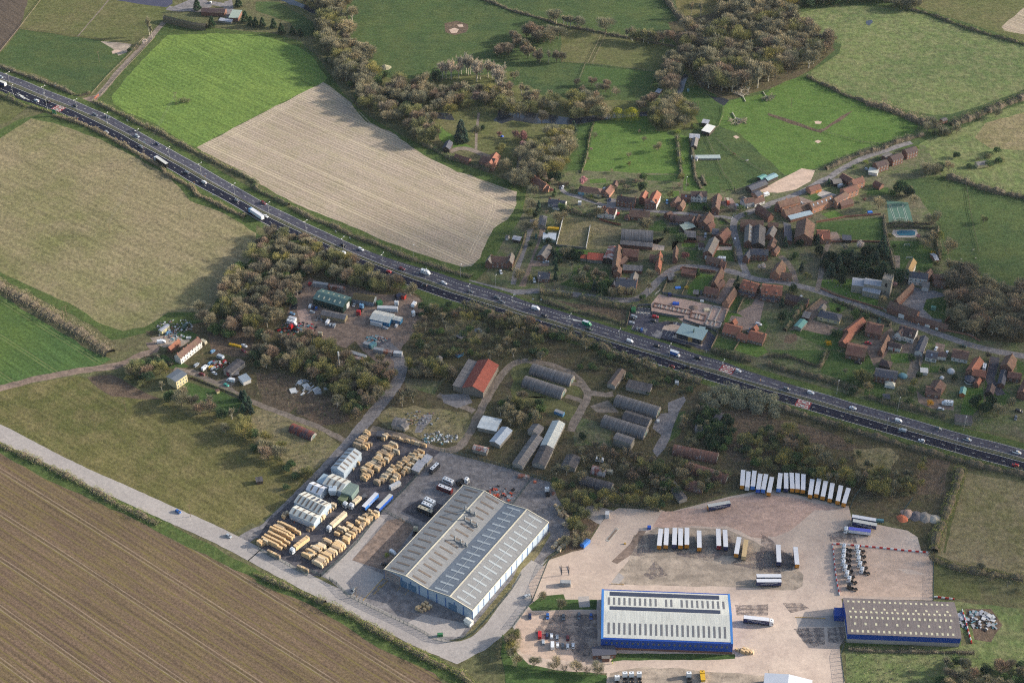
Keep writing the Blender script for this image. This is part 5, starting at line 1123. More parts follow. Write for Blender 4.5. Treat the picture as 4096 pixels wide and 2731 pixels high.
# --- barns west of the street
def arched(name,label,A,B,Cw,h,mat,endmat=None,cat=None,he=0,n=10,group=None,doors=1):
 c,ang,L,W=rect(A,B,Cw,he);t=thing(name,label,cat or name.split('_')[-1],(c.x,c.y,0),ang,group);hgt=h-he
 pr=[(-W/2,0)]+[(W/2*-cos(pi*k/n),he+hgt*sin(pi*k/n))for k in range(n+1)]+[(W/2,0)]
 sh=MB();a=L/2
 for(y0,z0),(y1,z1)in zip(pr,pr[1:]):
  if abs(y0-y1)+abs(z0-z1)>.01:sh.add([(-a,y0,z0),(a,y0,z0),(a,y1,z1),(-a,y1,z1),(-a,y0*.97,z0*.97),(a,y0*.97,z0*.97),(a,y1*.97,z1*.97),(-a,y1*.97,z1*.97)],[(0,1,2,3),(7,6,5,4)])
 sh.build('arched_roof',mat,t);en=MB()
 for x in(-a+.15,a-.15):en.add([(x,y*.97,z*.97)for y,z in pr],[tuple(range(len(pr)))])
 en.build('end_wall',endmat or W_BLK,t);rb=MB()
 for k in range(int(L/2.4)+1):
  x=-a+k*2.4
  for(y0,z0),(y1,z1)in zip(pr[1:-1],pr[2:-1]):rb.add([(x-.05,y0*1.01,z0*1.01+.01),(x+.05,y0*1.01,z0*1.01+.01),(x+.05,y1*1.01,z1*1.01+.01),(x-.05,y1*1.01,z1*1.01+.01)],[(0,1,2,3)])
 rb.build('roof_seam',pln('seam_lines',C(84,82,82),.9,.2),t)
 for x,s in((a-.15,'+'),(-a+.15,'-')):
  if doors:door(t,-W*.16,W*.16,min(h*.62,3.2),x,'y'+s,pln('faded_door',C(126,146,140),.8,.3))
 return t
arched('arched_barn','big grey arched barn beside the walled paddock','b2 975 585','b2 1262 600','b2 985 500',7.5,M_ASB,he=3.4);hb('barn_lean_to','grey sheet lean-to along the front of the arched barn','b2 972 620','b2 1255 645',3.5,2.8,.8,W_BR,M_ASB,mono=1,cat='shed')
hb('rusty_barn','streaked red and white corrugated roof barn','b2 818 745','b2 870 640','b2 905 770',4.2,1.2,W_TIM,M_RST);hb('long_brick_barn','long orange pantiled brick barn running down the farmyard','b2 895 840','b2 920 655','b2 960 860',4.6,3.4,W_BR,R_OLD)
hb('brick_barn','red pantiled brick barn across the head of the farmyard','b2 990 725','b2 1130 735','b2 1000 660',4,2.6,W_BR,R_RED);hb('rusty_shed','low shed with bright rusty red sheet roof','b2 675 755','b2 810 765','b2 680 705',3,.8,W_BLK,M_BRS,mono=1);hb('rusty_shed','small faded red lean-to left of the rusty shed','b2 610 745','b2 672 750',3.5,2.4,.6,W_BLK,M_BRS,mono=1)
hb('farm_shed','low grey sheet-roofed open shed in the farmyard','b2 995 850','b2 1165 860','b2 1000 812',2.6,.6,W_BR,M_ASB,mono=1);hb('brick_barn','small brown barn between the farmyard barns','b2 985 800','b2 1040 750',5,3,1.4,W_TIM,R_BR)
hb('orange_barn','orange pantiled brick barn end-on to the village road','b2 1280 855','b2 1300 715','b2 1330 870',3.6,3.4,W_BR2,R_OR,gw=(1,));hb('orange_barn_wing','flat red roofed wing joined to the orange barn','b2 1232 750','b2 1320 760',5,3.2,1.5,W_BR,R_RED)
hb('brick_stable','brick building with split orange and grey roof beside the plum tree','b2 1440 755','b2 1450 660','b2 1480 760',3.6,2.6,W_BR,R_OLD)
hb('barn_wide','wide weathered pantile barn roof east of the street','b2 2050 460','b2 2250 470','b2 2055 398',4.6,3,W_BR,R_OLD,cat='barn');hb('barn_narrow','narrow barn with row of pale skylights in its roof','b2 2080 605','b2 2090 462','b2 2150 610',4.4,2.4,W_BR,R_GR,cat='barn',sky=4);hb('dark_barn','broad barn with blackened grey sheet roof','b2 2150 625','b2 2160 465','b2 2262 620',4.8,2.6,W_TIM,M_ASD);hb('roadside_barn','long red pantiled barn slanting above the junction','b2 2180 300','b2 2294 385','b2 2210 265',4,3,W_BR,R_RED)
h=hb('slate_house','slate-roofed brick house with chimneys and white bay below the dark barn','v2 1960 1420','v2 2294 1440',7,5,2.2,W_BR,R_SL,st=2,w=(4,1),ch=(.1,.8));wing(h,'v2 1945 1500','v2 2010 1400',4,4.4,2.6,W_BR,R_SL)
# --- east part
h=hb('courtyard_barn','weathered red barn range along the village street','b3 110 290','b3 290 240','b3 105 240',4.2,3,W_BR2,R_OLD,ch=(.4,),w=(3,));hb('brick_lodge','small brick lodge at the left end of the barn range','b3 60 300','b3 120 310',5,2.8,1.8,W_BR,R_RED,au=1);hb('long_barn_house','long converted barn with red pantiles and skylight dots','b3 165 360','b3 400 290',6.5,3.6,2.4,W_BR2,R_OLD);hb('conservatory','long pale blue glazed roof along the converted barn','b3 205 400','b3 400 350',4,2.6,.6,W_BR,pln('blue_glazing',C(168,184,192),.3,.08),mono=1)
hb('barn_conversion','barn conversion with many small skylights facing the garden','b3 400 300','b3 590 230',6.5,5,2.6,W_BR2,R_OLD,sky=5,w=(4,1));hb('tower_house','tall square brick house with brown tile roof beside the courtyard','b3 620 250','b3 725 190',6.5,5.2,2.2,W_BR2,R_BR,st=2,au=1);hb('brick_annexe','low brick annexe with grey roof below the tall square house','b3 660 280','b3 770 250',6,2.8,1.6,W_BR,R_BR)
hb('court_house','brown-roofed brick house on the far side of the courtyard','b3 700 170','b3 815 130',7,5,2,W_BR2,R_RED,st=2,au=1);hb('brick_garage','double garage with orange timber doors by the courtyard','b3 385 150','b3 480 120',6,2.8,1.8,W_BR2,R_RED,doors=((.1,2.4,2,M_ORD),(.4,2.4,2,M_ORD)));hb('cart_shed','grey-roofed open cart shed by the white van','b3 590 80','b3 665 70',6,2.6,1.2,W_TIM,R_GR)
hb('brick_range','red pantiled range slanting behind the courtyard','b3 640 20','b3 750 80',6,3.2,2,W_BR,R_RED);hb('gabled_house','brick house with pale pink tiled roof at the top of the courtyard','b3 770 90','b3 870 60',6.5,5,2.2,W_BR2,R_RED,st=2,ch=(.1,.9),au=1);hb('outbuilding','red-roofed outbuilding standing alone right of the courtyard','b3 940 80','b3 1000 110',5,2.6,1.8,W_BR,R_RED)
for i,(A,B)in enumerate((('a3 985 1500','a3 1085 1470'),('a3 1120 1440','a3 1215 1410'),('a3 1250 1380','a3 1345 1350'))):
 h=hb('terrace_house',('left','middle','right')[i]+' of the three red brick houses with dark roofs at the lane end',A,B,6.5,5.2,1.9,W_BR,R_DK,st=2,w=(4,1.1),group='brick houses at the lane end');
hb('carport','pale flat-roofed carport left of the three brick houses','a3 900 1540','a3 980 1555',6,2.6,.3,W_WH,M_PSH,mono=1);hb('link_garage','pale-roofed link garage between two brick houses','a3 1070 1425','a3 1130 1400',6,2.8,.6,W_BR,R_GR)
hb('field_hut','little grey hut hidden in bushes on the rough grass','a3 1880 1485','a3 1985 1470',5,2.6,1.2,W_CR,M_ASB);hb('ruined_hut','ruined brick hut at the hedge crossing','a3 1570 1090','a3 1610 1075',4,2.4,.8,W_BR,M_ASD)
hb('great_barn','huge dark red and grey barn roof beside the slate lean-to','b3 240 560','b3 260 420','b3 400 575',5.5,4,W_BR,R_OLD);hb('slate_lean_to','long slate lean-to left of the huge barn','b3 150 590','b3 140 440',5,3,1.4,W_BR,R_SL,mono=1,cat='barn')
hb('barn_end','low pantiled range at the left of the slate lean-to','b3 0 465','b3 90 470',6,3,2,W_BR,R_OLD);hb('narrow_barn','narrow gabled barn left of the conifer','b3 45 560','b3 80 490',5.5,3.6,2.4,W_BR2,R_GR);hb('long_low_barn','long low brick range running down to the vicarage gate','b3 55 660','b3 80 590',5,3.2,2,W_BR2,R_OLD);hb('gate_house','small gabled brick building at the vicarage gate','b3 75 705','b3 110 660',4,2.6,1.6,W_BR2,R_OLD)
h=hb('orange_roofed_house','bright orange-tiled house with small front gable and terrace','b3 445 570','b3 555 575','b3 450 490',4.2,2.6,W_BR2,R_OR,w=(3,),ch=(.2,.9));wing(h,'b3 495 580','b3 510 540',3,4,1.8,W_BR2,R_OR);hb('garden_room','flat dark-roofed garden pavilion by the round patio','b3 670 580','b3 745 585',5.5,2.6,.2,W_TIM,M_FELT,mono=1,cat='pavilion')
h=hb('school_house','old brick hall with steep pointed gable beside the road','b3 20 880','b3 80 790','b3 120 880',4.4,3.6,W_BR2,R_OLD);wing(h,'b3 90 910','b3 205 925',5.5,3,1.8,W_BR2,R_OLD,au=1)
for i,(A,B,Cc)in enumerate((('b2 2040 1010','b2 2180 1050','b2 2060 930'),('b3 -60 1065','b3 120 1085','b3 -30 975'))):
 h=hb('new_house',('left' if i==0 else 'right')+' one of two tall new semis with orange roofs and dormers',A,B,Cc,5,3,W_BR,R_OR,st=2,w=(4,1.1),dorm=2,ch=(.5,),group='new orange-roofed semis');
 if i==0:wing(h,'b2 2030 1045','b2 2170 1085',3.4,2.6,.15,W_BR,M_FELT,mono=1,w=(2,2.4))
 else:wing(h,'b3 -70 1098','b3 80 1120',3.4,2.6,.15,W_BR,M_FELT,mono=1,w=(2,2.4))
h=hb('new_bungalow','orange-roofed brick bungalow with steep rear gable beside the cafe','v4 1475 1240','v4 1760 1310','v4 1590 1090',2.8,3,W_BR,R_OR,w=(5,1.3));wing(h,'v4 1730 1345','v4 1910 1400',6,2.6,2.2,W_BR,R_OR,w=(2,));wing(h,'v4 1700 1120','v4 1750 1070',4,2.8,2.4,W_BR,R_OR)
h=hb('new_bungalow','orange-roofed brick bungalow right of the link garage','v4 1920 1370','v4 2190 1440','v4 1960 1200',2.8,3,W_BR,R_OR,w=(5,1.3),ch=(.95,));wing(h,'v4 2080 1230','v4 2130 1180',4,2.8,2.4,W_BR,R_OR)
h=hb('vicarage_barn','long brick house with white-edged dormer strip by the drive','v4 1270 390','v4 1400 140','v4 1390 400',4.4,3,W_BR,R_BR,ch=(.95,));wing(h,'v4 1420 470','v4 1530 350',4,2.8,1.6,W_BR,R_BR);hb('red_bungalow','square red-roofed brick bungalow beside the small shed','v4 1140 545','v4 1390 590','v4 1190 430',2.8,2.6,W_BR,R_RED,w=(4,1))
hb('steep_barn','steep brown-roofed barn at the edge of the building plot','v4 1470 720','v4 1620 500','v4 1590 760',3.2,3.4,W_BR2,R_BR);hb('garden_shed','grey-roofed garden shed between two lawns','v4 955 560','v4 1040 570',3.6,2.2,.6,W_TIM,M_ASB,mono=1);hb('flat_shed','pale flat roofed shed in the walled garden corner','v4 520 310','v4 640 300',7,2.4,.3,W_TIM,M_ASB,mono=1)
hb('brick_lean_to','long brick lean-to along the curved garden wall','v4 740 190','v4 990 230',4,2.6,1,W_BR,R_RED,mono=1);h=hb('slate_cottage','brick cottage with slate roof beside the slip road','v3 460 285','v3 665 300','v3 470 165',3,2.4,W_BR,R_SL,w=(2,1.8),ch=(.95,))
h=hb('farmhouse','large slate-roofed farmhouse with ivy gable and many chimneys','v3 1850 430','v3 2210 470','v3 1880 260',5.2,3,W_BR,R_SL,st=2,ch=(.1,.5,.9),w=(5,1));wing(h,'v3 2100 330','v3 2140 210',5,5,2.4,W_BR,R_GR);wing(h,'v3 1870 440','v3 1900 360',4,4.6,2.6,W_BR,R_SL);hb('brick_range','narrow pantiled range joining barn and farmhouse','v3 1820 190','v3 1840 90',5,4,2,W_BR2,R_OLD)
hb('drive_bungalow','bungalow with two-tone grey and beige roof end-on to the drive','v1 440 1455','v1 570 1270','v1 630 1470',2.8,2.2,W_BR,R_GR,gw=(2,));hb('drive_shed','long low pale grey sheet-roofed shed by the drive','v1 460 900','v1 500 740','v1 590 910',2.6,.8,W_BLK,M_ASB);hb('white_shed','white and pale green sheet-roofed shed beside the drive','v1 555 1150','v1 780 1160',6.5,2.6,.8,pln('pale_green',C(170,190,175),.7,.1),pln('white_sheet',C(216,220,224),.5,.08),mono=1)
hb('grey_shed','grey shed at the left end of the bright hedge','v1 5 1150','v1 140 1175',4.5,2.4,.6,W_TIM,M_LEAD)
h=hb('twin_gable_house','brick semi with two pointed pale gables beside the stubble field','b1 2100 780','b1 2270 790','b1 2110 725',4.8,2.4,W_BR,R_BR,st=2,ch=(.05,.98),w=(4,1.1));wing(h,'b1 2105 790','b1 2130 745',4,4.8,2.6,W_BR,R_GR);wing(h,'b1 2245 790','b1 2265 720',4,4.8,2.6,W_BR,R_GR);hb('garden_summerhouse','small white-gabled summerhouse in the long garden','b1 2235 560','b1 2255 565',3,2.2,1,W_WH,R_GR)
h=hb('timber_lodge','dark timber lodge with blue-grey roof at the drive end','a1 1670 1330','a1 1700 1270',5.5,3.4,1.8,W_TIM,R_SL);h=hb('parkland_house','large brown-roofed house with orange tiled gable beside the loop drive','a1 2000 1450','a1 2120 1480','a1 2010 1390',4.4,3,W_BR,R_BR,au=1);wing(h,'a1 2130 1490','a1 2190 1400',7,4.4,2.6,W_BR2,R_OR,au=1);hb('orange_outbuilding','small outbuildings with orange roofs on the loop drive','a1 1775 1410','a1 1900 1450',4.5,2.6,1.8,W_BR,R_RED)
hb('flat_roofed_stable','white flat-roofed stable with L-shaped roof','a2 1700 1170','a2 1770 1190','a2 1725 1110',3,.3,W_TIM,pln('bright_sheet',C(232,230,222),.5,.04),mono=1);hb('flat_roofed_store','smaller grey-white flat-roofed store above the L-shaped stable','a2 1700 1100','a2 1755 1110',5,2.8,.3,W_TIM,M_LEAD,mono=1);hb('horse_stable','brown stable block with blue-white roofs beside the horse paddock','a2 1605 1310','a2 1620 1240','a2 1655 1315',2.6,1,W_TIM,R_GR);hb('stable_cross_block','cross block with two pale blue roofs at the stable head','a2 1592 1235','a2 1680 1240','a2 1594 1200',2.8,.8,W_TIM,M_LEAD,cat='stable')
hb('stream_shed','small pale blue roofed shed by the shady stream','a2 1285 825','a2 1320 835',5,2.4,.6,W_TIM,M_LEAD,mono=1);hb('toolshed','white-roofed toolshed beside the glasshouse','a2 1635 1420','a2 1662 1425',3,2.2,.5,W_WH,M_LEAD,cat='shed')
t=thing('glasshouse','low glass cloche house in the kitchen garden','glasshouse',G1('a2 1735 1420'),.02);MB().box(-11,11,-2.5,2.5,0,1.0).build('base',W_BLK,t);m=MB();m.side([(-11,1),(11,1),(11,1.6),(-11,1.6)],-2.4,2.4);m.build('glazing',pln('dusty_glass',C(170,180,176),.3,.2),t)
# church
S_='b3 '
ct=house('church','grey stone church with battlemented tower and pale lead roof','b3 750 985','b3 860 1000','b3 775 920',6,1.2,W_ST,M_LEAD,cat='church',w=(2,1),ov=.1)
wing(ct,'b3 860 975','b3 1020 1000','b3 880 925',8,1.2,W_ST,M_LEAD,w=(3,1),ov=.1,st=1);wing(ct,'b3 845 1035','b3 1000 1070','b3 860 1010',4.4,.9,W_ST,M_LEAD,mono=1,w=(4,1),ov=.1)
c,ang,L,W=rect('b3 1035 935','b3 1098 950','b3 1050 890',14);T=ct.matrix_basis.inverted()@Matrix.Translation((c.x,c.y,0))@Matrix.Rotation(ang,4,'Z');L=max(L,6.5);m=MB();m.box(-L/2,L/2,-L/2,L/2,0,14,0,T)
for k in range(5):
 for s in(-1,1):
  x=-L/2+L*k/5+.2;m.box(x,x+.7,s*L/2-.3*(s>0),s*L/2+.3*(s<0),14,15,0,T);m.box(s*L/2-.3*(s>0),s*L/2+.3*(s<0),x,x+.7,14,15,0,T)
m.build('tower',W_ST,ct);m=MB();m.box(-.7,.7,-L/2-.08,-L/2,8.5,11.5,0,T);m.box(-.35,.35,-L/2-.08,-L/2,4,5.6,0,T);m.box(L/2,L/2+.08,-.7,.7,8.5,11.5,0,T);m.build('window',M_DG,ct)
# white house group, coach houses
h=hb('old_rectory','large white house with lichen-stained slate roofs beside the pool garden','b3 1265 915','b3 1430 935','b3 1290 870',6,2.6,W_WH,R_SL,st=2,w=(4,1),ch=(.5,));wing(h,'b3 1285 880','b3 1330 785',5,6,3,W_WH,tiles('lichen_slate',C(168,140,100),.3),ch=());wing(h,'b3 1380 1000','b3 1440 1010',6.5,3.4,1.5,W_WH,R_GR);wing(h,'b3 1430 925','b3 1480 870',4,5,2,W_BR,R_OLD)
hb('brick_wing','red pantiled brick outbuilding right of the white house','b3 1480 930','b3 1600 930',5.5,3,1.6,W_BR,R_OLD,w=(2,));hb('brick_wing','second lower pantiled outbuilding near the white house','b3 1480 970','b3 1590 995',5,2.8,1.4,W_BR,R_OLD,au=1);hb('summerhouse','narrow gabled greenhouse and shed above the white house','b3 1500 765','b3 1530 760',8,2.4,1.2,W_BR,M_LEAD,cat='greenhouse')
hb('coach_house','long brick coach house with pantile roof and row of doors','b3 1125 1130','b3 1270 985','b3 1165 1150',4.4,2.4,W_BR,R_OLD);hb('coach_barn','brick barn with big white double door on the churchside road','b3 1070 1185','b3 1320 1275','b3 1100 1130',4.6,3,W_BR,R_BR,doors=((.02,4,3.2,M_WF),));hb('long_cart_shed','long low pantiled shed with white doors along the road','b3 1320 1300','b3 1600 1380','b3 1345 1265',2.8,1.8,W_BR,R_BR,doors=((-.1,3.4,2,M_WF),(.2,2,1.8,M_WF),(-.38,1,1.2,M_WF)))
h=hb('cream_bungalow','cream bungalow with dark slate hipped roof and blue car outside','b3 445 1265','b3 640 1310','b3 470 1205',3,2.2,W_CR,R_SL,hip=.8,w=(3,1.6));wing(h,'b3 505 1215','b3 525 1180',4,3,1.8,W_CR,R_GR)
hb('brown_long_house','long brick house with dark brown roof beside the new close','b3 155 1110','b3 350 1155','b3 170 1065',4.4,2.4,W_BR,R_DK);hb('green_shed','pale green-roofed workshop by the gravel yard','b3 235 1350','b3 290 1290','b3 300 1370',2.6,.8,W_BLK,M_GSH,cat='workshop');hb('grey_shed','brown flat-roofed double shed by the gravel yard','b3 305 1270','b3 365 1285',6,2.4,.4,W_TIM,M_ASB,mono=1)
h=hb('farm_conversion','L-shaped red-tiled farm conversion with chimneys near the road bend','b3 870 1400','b3 1010 1430','b3 890 1310',4,2.8,W_BR,R_RED,ch=(.1,.95),au=1);wing(h,'b3 740 1430','b3 880 1320',6,3.6,2.6,W_BR,R_OR);wing(h,'b3 700 1520','b3 770 1420',5,3,2,W_BR,R_OR);hb('red_barn','big red-tiled barn house above the dark lawn','r5 -60 560','r5 195 610','r5 0 405',3.4,3,W_BR,R_RED,w=(2,))
h=hb('white_dormer_house','white house with black roof, centre gable and two dormers','r5 635 290','r5 860 355','r5 690 165',4,3,W_WH,R_DK,ch=(.3,.8),w=(3,1.3),dorm=2);wing(h,'r5 690 320','r5 760 250',4.6,4.4,2.4,W_WH,R_DK,gw=(1,2),st=1)
hb('orange_gabled_barn','narrow barn with steep orange roof right of the red car','r5 370 530','r5 470 330','r5 440 560',3,2.6,W_BR,R_OLD);hb('white_workshop','low white workshop with dark roof and red door','r5 515 450','r5 680 490','r5 530 385',2.8,1.6,W_WH,R_DK,doors=((0,.9,2,pln('red_door',C(180,50,50))),));hb('hexagon_barn','dark pyramid-roofed open garage above the roadside house','r5 395 700','r5 540 740','r5 440 630',2.6,2,W_TIM,R_DK,hip=1,cat='garage')
h=hb('roadside_brick_house','wide grey-roofed brick semi with white conservatory','r5 335 850','r5 630 900','r5 355 745',5,2,W_BR,R_SL,st=2,w=(5,1.1));m=MB();c,ang,L,W=rect('r5 470 970','r5 605 995','r5 495 905',2.4);T=h.matrix_basis.inverted()@Matrix.Translation((c.x,c.y,0))@Matrix.Rotation(ang,4,'Z');w1,r1=gable_meshes(L,W,2.2,1.2,.1,.1,.8);o=w1.build('conservatory',M_WF,h);o.matrix_basis=T;o=r1.build('conservatory_roof',pln('cream_glazing',C(206,200,180),.4,.05),h);o.matrix_basis=T
h=hb('white_bungalow','white bungalow with slate roof, rooflights and brick patio','r5 1020 600','r5 1170 630','r5 1040 500',3,1.8,W_WH,R_SL,sky=1,w=(2,2));wing(h,'r5 980 550','r5 1060 350',5,3,1.6,W_WH,R_SL);wing(h,'r5 1180 590','r5 1300 600',5,2.8,1,W_WH,R_DK)
hb('brown_bungalow','square brown-roofed bungalow with white front beside the white car','r5 1375 600','r5 1590 640','r5 1410 490',3,2.4,W_WH,R_BR,w=(3,1),ch=(.6,));h=hb('orange_T_house','T-shaped house with bright orange roofs and octagonal slate bay','r5 1570 780','r5 1680 620','r5 1720 790',4.6,2.6,W_BR,R_OR);wing(h,'r5 1650 840','r5 1820 870',6.5,4.4,2.2,W_BR,R_OR,au=1);wing(h,'r5 1740 980','r5 1780 910',3.2,2.6,1.6,W_BR,R_OR)
t=thing('garden_bay','octagonal slate-roofed garden room on the orange house','garden room',G1('r5 1615 930'));m=MB();ring_=lambda r,z,n=8:[(r*cos(2*pi*k/n),r*sin(2*pi*k/n),z)for k in range(n)];m.loft(ring_(3.4,0),ring_(3.4,2.6));m.build('wall',M_WF,t);m=MB();m.loft(ring_(3.7,2.6),ring_(.1,4.6));m.build('roof',R_SL,t);m=MB();m.loft(ring_(3.45,.8),ring_(3.45,2.1),cap=False);m.build('pane',glass(),t)
h=hb('motorhome_bungalow','brown-roofed brick bungalow with cross gable beside the motorhome','r5 1020 1090','r5 1220 1120','r5 1050 990',2.8,2,W_BR,R_BR,w=(2,1.8),ch=(.4,));wing(h,'r5 1220 1100','r5 1300 980',8.5,2.8,2.4,W_BR,R_BR,gw=(2,1.4));hb('green_summerhouse','orange timber shed with pale green roof in the long garden','r5 1480 1090','r5 1500 1010','r5 1555 1100',2.6,1,pln('orange_timber',C(176,108,64),.8,.15),M_GSH,cat='shed')
hb('black_barn','black timber barn with dark roof at the curved drive','r5 1830 1080','r5 1860 980','r5 1930 1120',2.8,2.2,W_TIM,R_DK);h=hb('old_brick_house','old brick house with steep red roof by the road at the right edge','r5 2030 720','r5 2100 590','r5 2200 750',4.6,3.2,W_BR,R_OLD,gw=(1,),ch=(.95,));hb('slate_annexe','low slate-roofed annexe below the steep red roof','r5 1995 960','r5 2040 780','r5 2090 970',2.8,1.4,W_BR,R_SL);hb('link_range','red-tiled range joining the houses at the right edge','r5 2130 870','r5 2310 900',6,3.4,2,W_BR,R_RED,au=1);hb('edge_house','brick house with red roof cut by the right edge','r5 2260 1080','r5 2352 900','r5 2400 1100',4.4,2.6,W_BR,R_RED)
hb('grey_hut','dark grey hut with little chimney by the dual carriageway hedge','r5 450 1160','r5 540 1165',4.5,2.4,1,W_TIM,R_SL);hb('white_summerhouse','white flat-roofed garden shed on the lawn','r5 955 805','r5 1050 815',4,2.2,.4,W_WH,W_WH,mono=1,cat='shed');hb('field_store','grey and yellow-trimmed long shed beside the roadside verge','r5 1425 1470','r5 1650 1490',6,2.6,.6,W_BLK,M_ASD,mono=1,cat='shed')
# top-left house
hb('green_roofed_hall','flat pale green roofed building among the cypresses','a0 2050 160','a0 2130 165','a0 2100 95',3.4,.4,W_BR,M_GFE,mono=1);hb('upper_house','dark-roofed house behind the cypresses at the top','a0 1800 110','a0 2010 120',8,3.4,1.6,W_BR,R_DK);hb('boundary_shed','long low pale shed beside the huge conifer hedge','a0 1960 185','a0 2070 200',4,2,.4,W_BLK,M_LEAD,mono=1)
# industrial buildings
R_GREY=sheetroof('grey_sheet_roof',C(146,146,146),.1,.45);R_BLUEG=sheetroof('bluish_sheet_roof',C(122,130,140),.1,.4);R_PALE=sheetroof('pale_sheet_roof',C(206,206,198),.07,.3);R_BROWN=sheetroof('brown_sheet_roof',C(124,114,112),.14,.5);R_GRN=sheetroof('green_sheet_roof',C(84,112,110),.08,.2)
W_CLAD=pln('pale_cladding',C(176,190,204),.5,.06,.5);W_BLUE=pln('blue_cladding',C(32,76,160),.5,.08,.3);W_GREENC=pln('dark_green_cladding',C(34,58,54),.6,.1,.4);M_TRIM=pln('cream_trim',C(214,206,184),.6,.1);M_BTRIM=pln('blue_trim',C(84,118,168),.5,.08);M_BROWNL=pln('brown_rooflight',C(122,110,100),.6,.25,.8);M_PALEL=pln('pale_rooflight',C(176,182,184),.4,.08,.6);M_CREAML=pln('cream_rooflight',C(206,200,170),.5,.1);M_PV=pln('solar_panel',C(62,66,84),.25,.12,.4,.1,.5);M_BDOOR=pln('blue_grey_door',C(92,122,150),.5,.05)
M_DGR=pln('dark_grey_light',C(112,112,116),.6,.2)
def basis(o,A,B,Cw,h):
 a,b,c=G1(A,h),G1(B,h),G1(Cw,h);d=(b-a).normalized();n=Vec((-d.y,d.x,0));n=n if(c-a).dot(n)>0 else-n
 return a,d,n,(b-a).length,(c-a).dot(n)
def patch(mb,f,x0,x1,y0,y1,off=.06,t=.05,m=0):
 mb.loft([(x0,y0,f(y0)+off),(x1,y0,f(y0)+off),(x1,y1,f(y1)+off),(x0,y1,f(y1)+off)],[(x0,y0,f(y0)+off+t),(x1,y0,f(y0)+off+t),(x1,y1,f(y1)+off+t),(x0,y1,f(y1)+off+t)],m)
def shed_frame(name,label,cat,A,B,Cw,he):
 c,ang,L,W=rect(A,B,Cw,he);return thing(name,label,cat,(c.x,c.y,0),ang),L,W
 # ---- the big grey twin-span factory; local x along the long side
t,L,W=shed_frame('factory','huge grey factory with four pitched roof slopes and rows of skylights','factory','d1 1938 918','d2 325 128','d1 1150 550',7)
he,rz=7,2.6;q4=W/4
prof=[(-W/2,he),(-W/2+q4,he+rz),(0,he+.4),(W/2-q4,he+rz),(W/2,he)]
def fz(y):
 for(y0,z0),(y1,z1)in zip(prof,prof[1:]):
  if y0-1e-4<=y<=y1+1e-4:return z0+(z1-z0)*(y-y0)/(y1-y0)
 return he
m=MB();m.loft([(-L/2,y,z)for y,z in prof]+[(-L/2,W/2,0),(-L/2,-W/2,0)],[(L/2,y,z)for y,z in prof]+[(L/2,W/2,0),(L/2,-W/2,0)]);m.build('wall',W_CLAD,t)
for i in range(4):
 m=MB();patch(m,fz,-L/2-.3,L/2+.3,prof[i][0],prof[i+1][0],.05,.12);m.build('roof_slope',R_BLUEG if i in(1,)else R_GREY,t)
tr=MB()
for i in(1,3):tr.box(-L/2-.3,L/2+.3,prof[i][0]-.35,prof[i][0]+.35,prof[i][1]+.12,prof[i][1]+.3)
tr.box(-L/2-.4,L/2+.4,W/2,W/2+.3,he-.2,he+.35);tr.box(-L/2-.4,L/2+.4,-W/2-.3,-W/2,he-.2,he+.35)
for sx in(-1,1):
 for(y0,z0),(y1,z1)in zip(prof,prof[1:]):tr.loft([(sx*L/2-.1,y0,z0-.3),(sx*L/2+.4,y0,z0-.3),(sx*L/2+.4,y0,z0+.35),(sx*L/2-.1,y0,z0+.35)],[(sx*L/2-.1,y1,z1-.3),(sx*L/2+.4,y1,z1-.3),(sx*L/2+.4,y1,z1+.35),(sx*L/2-.1,y1,z1+.35)])
tr.build('roof_trim',M_TRIM,t)
for i in range(4):
 y0,y1=prof[i][0],prof[i+1][0];n=15;m=MB()
 for k in range(n):
  x=-L/2+L*(k+.5)/n;patch(m,fz,x-.6,x+.6,y0+q4*.2,y1-q4*.2,.2,.05)
 m.build('rooflights',M_BROWNL if i>1 else M_PALEL,t)
 if i<2:
  m=MB();patch(m,fz,-L/2+3,L/2-3,(y0+y1)/2-.15,(y0+y1)/2+.15,.26,.04);m.build('cable_tray',M_PALEL,t)
  # cladding pilasters and doors on the near end (-x) and right-hand side
m=MB();
for k in range(11):y=-W/2+W*k/10;m.box(-L/2-.12,-L/2,y-.35,y+.35,0,he)
for k in range(15):x=-L/2+L*k/14;m.box(x-.25,x+.25,-W/2-.12,-W/2,0,he-.2)
m.build('pilasters',M_BTRIM,t)
for y in(-W*.28,W*.18,W*.285):m=MB();m.box(-L/2-.2,-L/2,y-2.6,y+2.6,0,5);m.build('door',M_BDOOR,t)
m=MB();m.box(-L/2-.25,-L/2,W/2-10.5,W/2,0,6.9);m.build('office_front',pln('office_brick',C(150,136,134),.9,.15),t)
for zz in(1,4):
 for y in(W/2-2.5,W/2-5.5,W/2-8.7):fixwin(t,y-.8,y+.8,zz,zz+1.3,-L/2-.25,'y-')
for x,y,l in((L*.18,W*.12,10),(L*.26,W*.2,8),(-L*.02,W*.06,9)):
 m=MB();m.box(x-.5,x+.5,y-l/2,y+l/2,fz(y)+.4,fz(y)+1.0)
 for k in(-.4,0,.42):yy=y+l*k;m.tube((x,yy,fz(yy)),(x,yy,fz(yy)+2.6),.45,.4,10);m.tube((x,yy,fz(yy)+2.7),(x,yy,fz(yy)+3.0),.75,.1,10)
 m.build('duct',m_steel,t)
hb('site_cabin','small white cabin at the near corner of the grey factory','d1 1862 1005','d1 1915 1040','d1 1885 970',2.6,.5,W_WH,R_PALE)
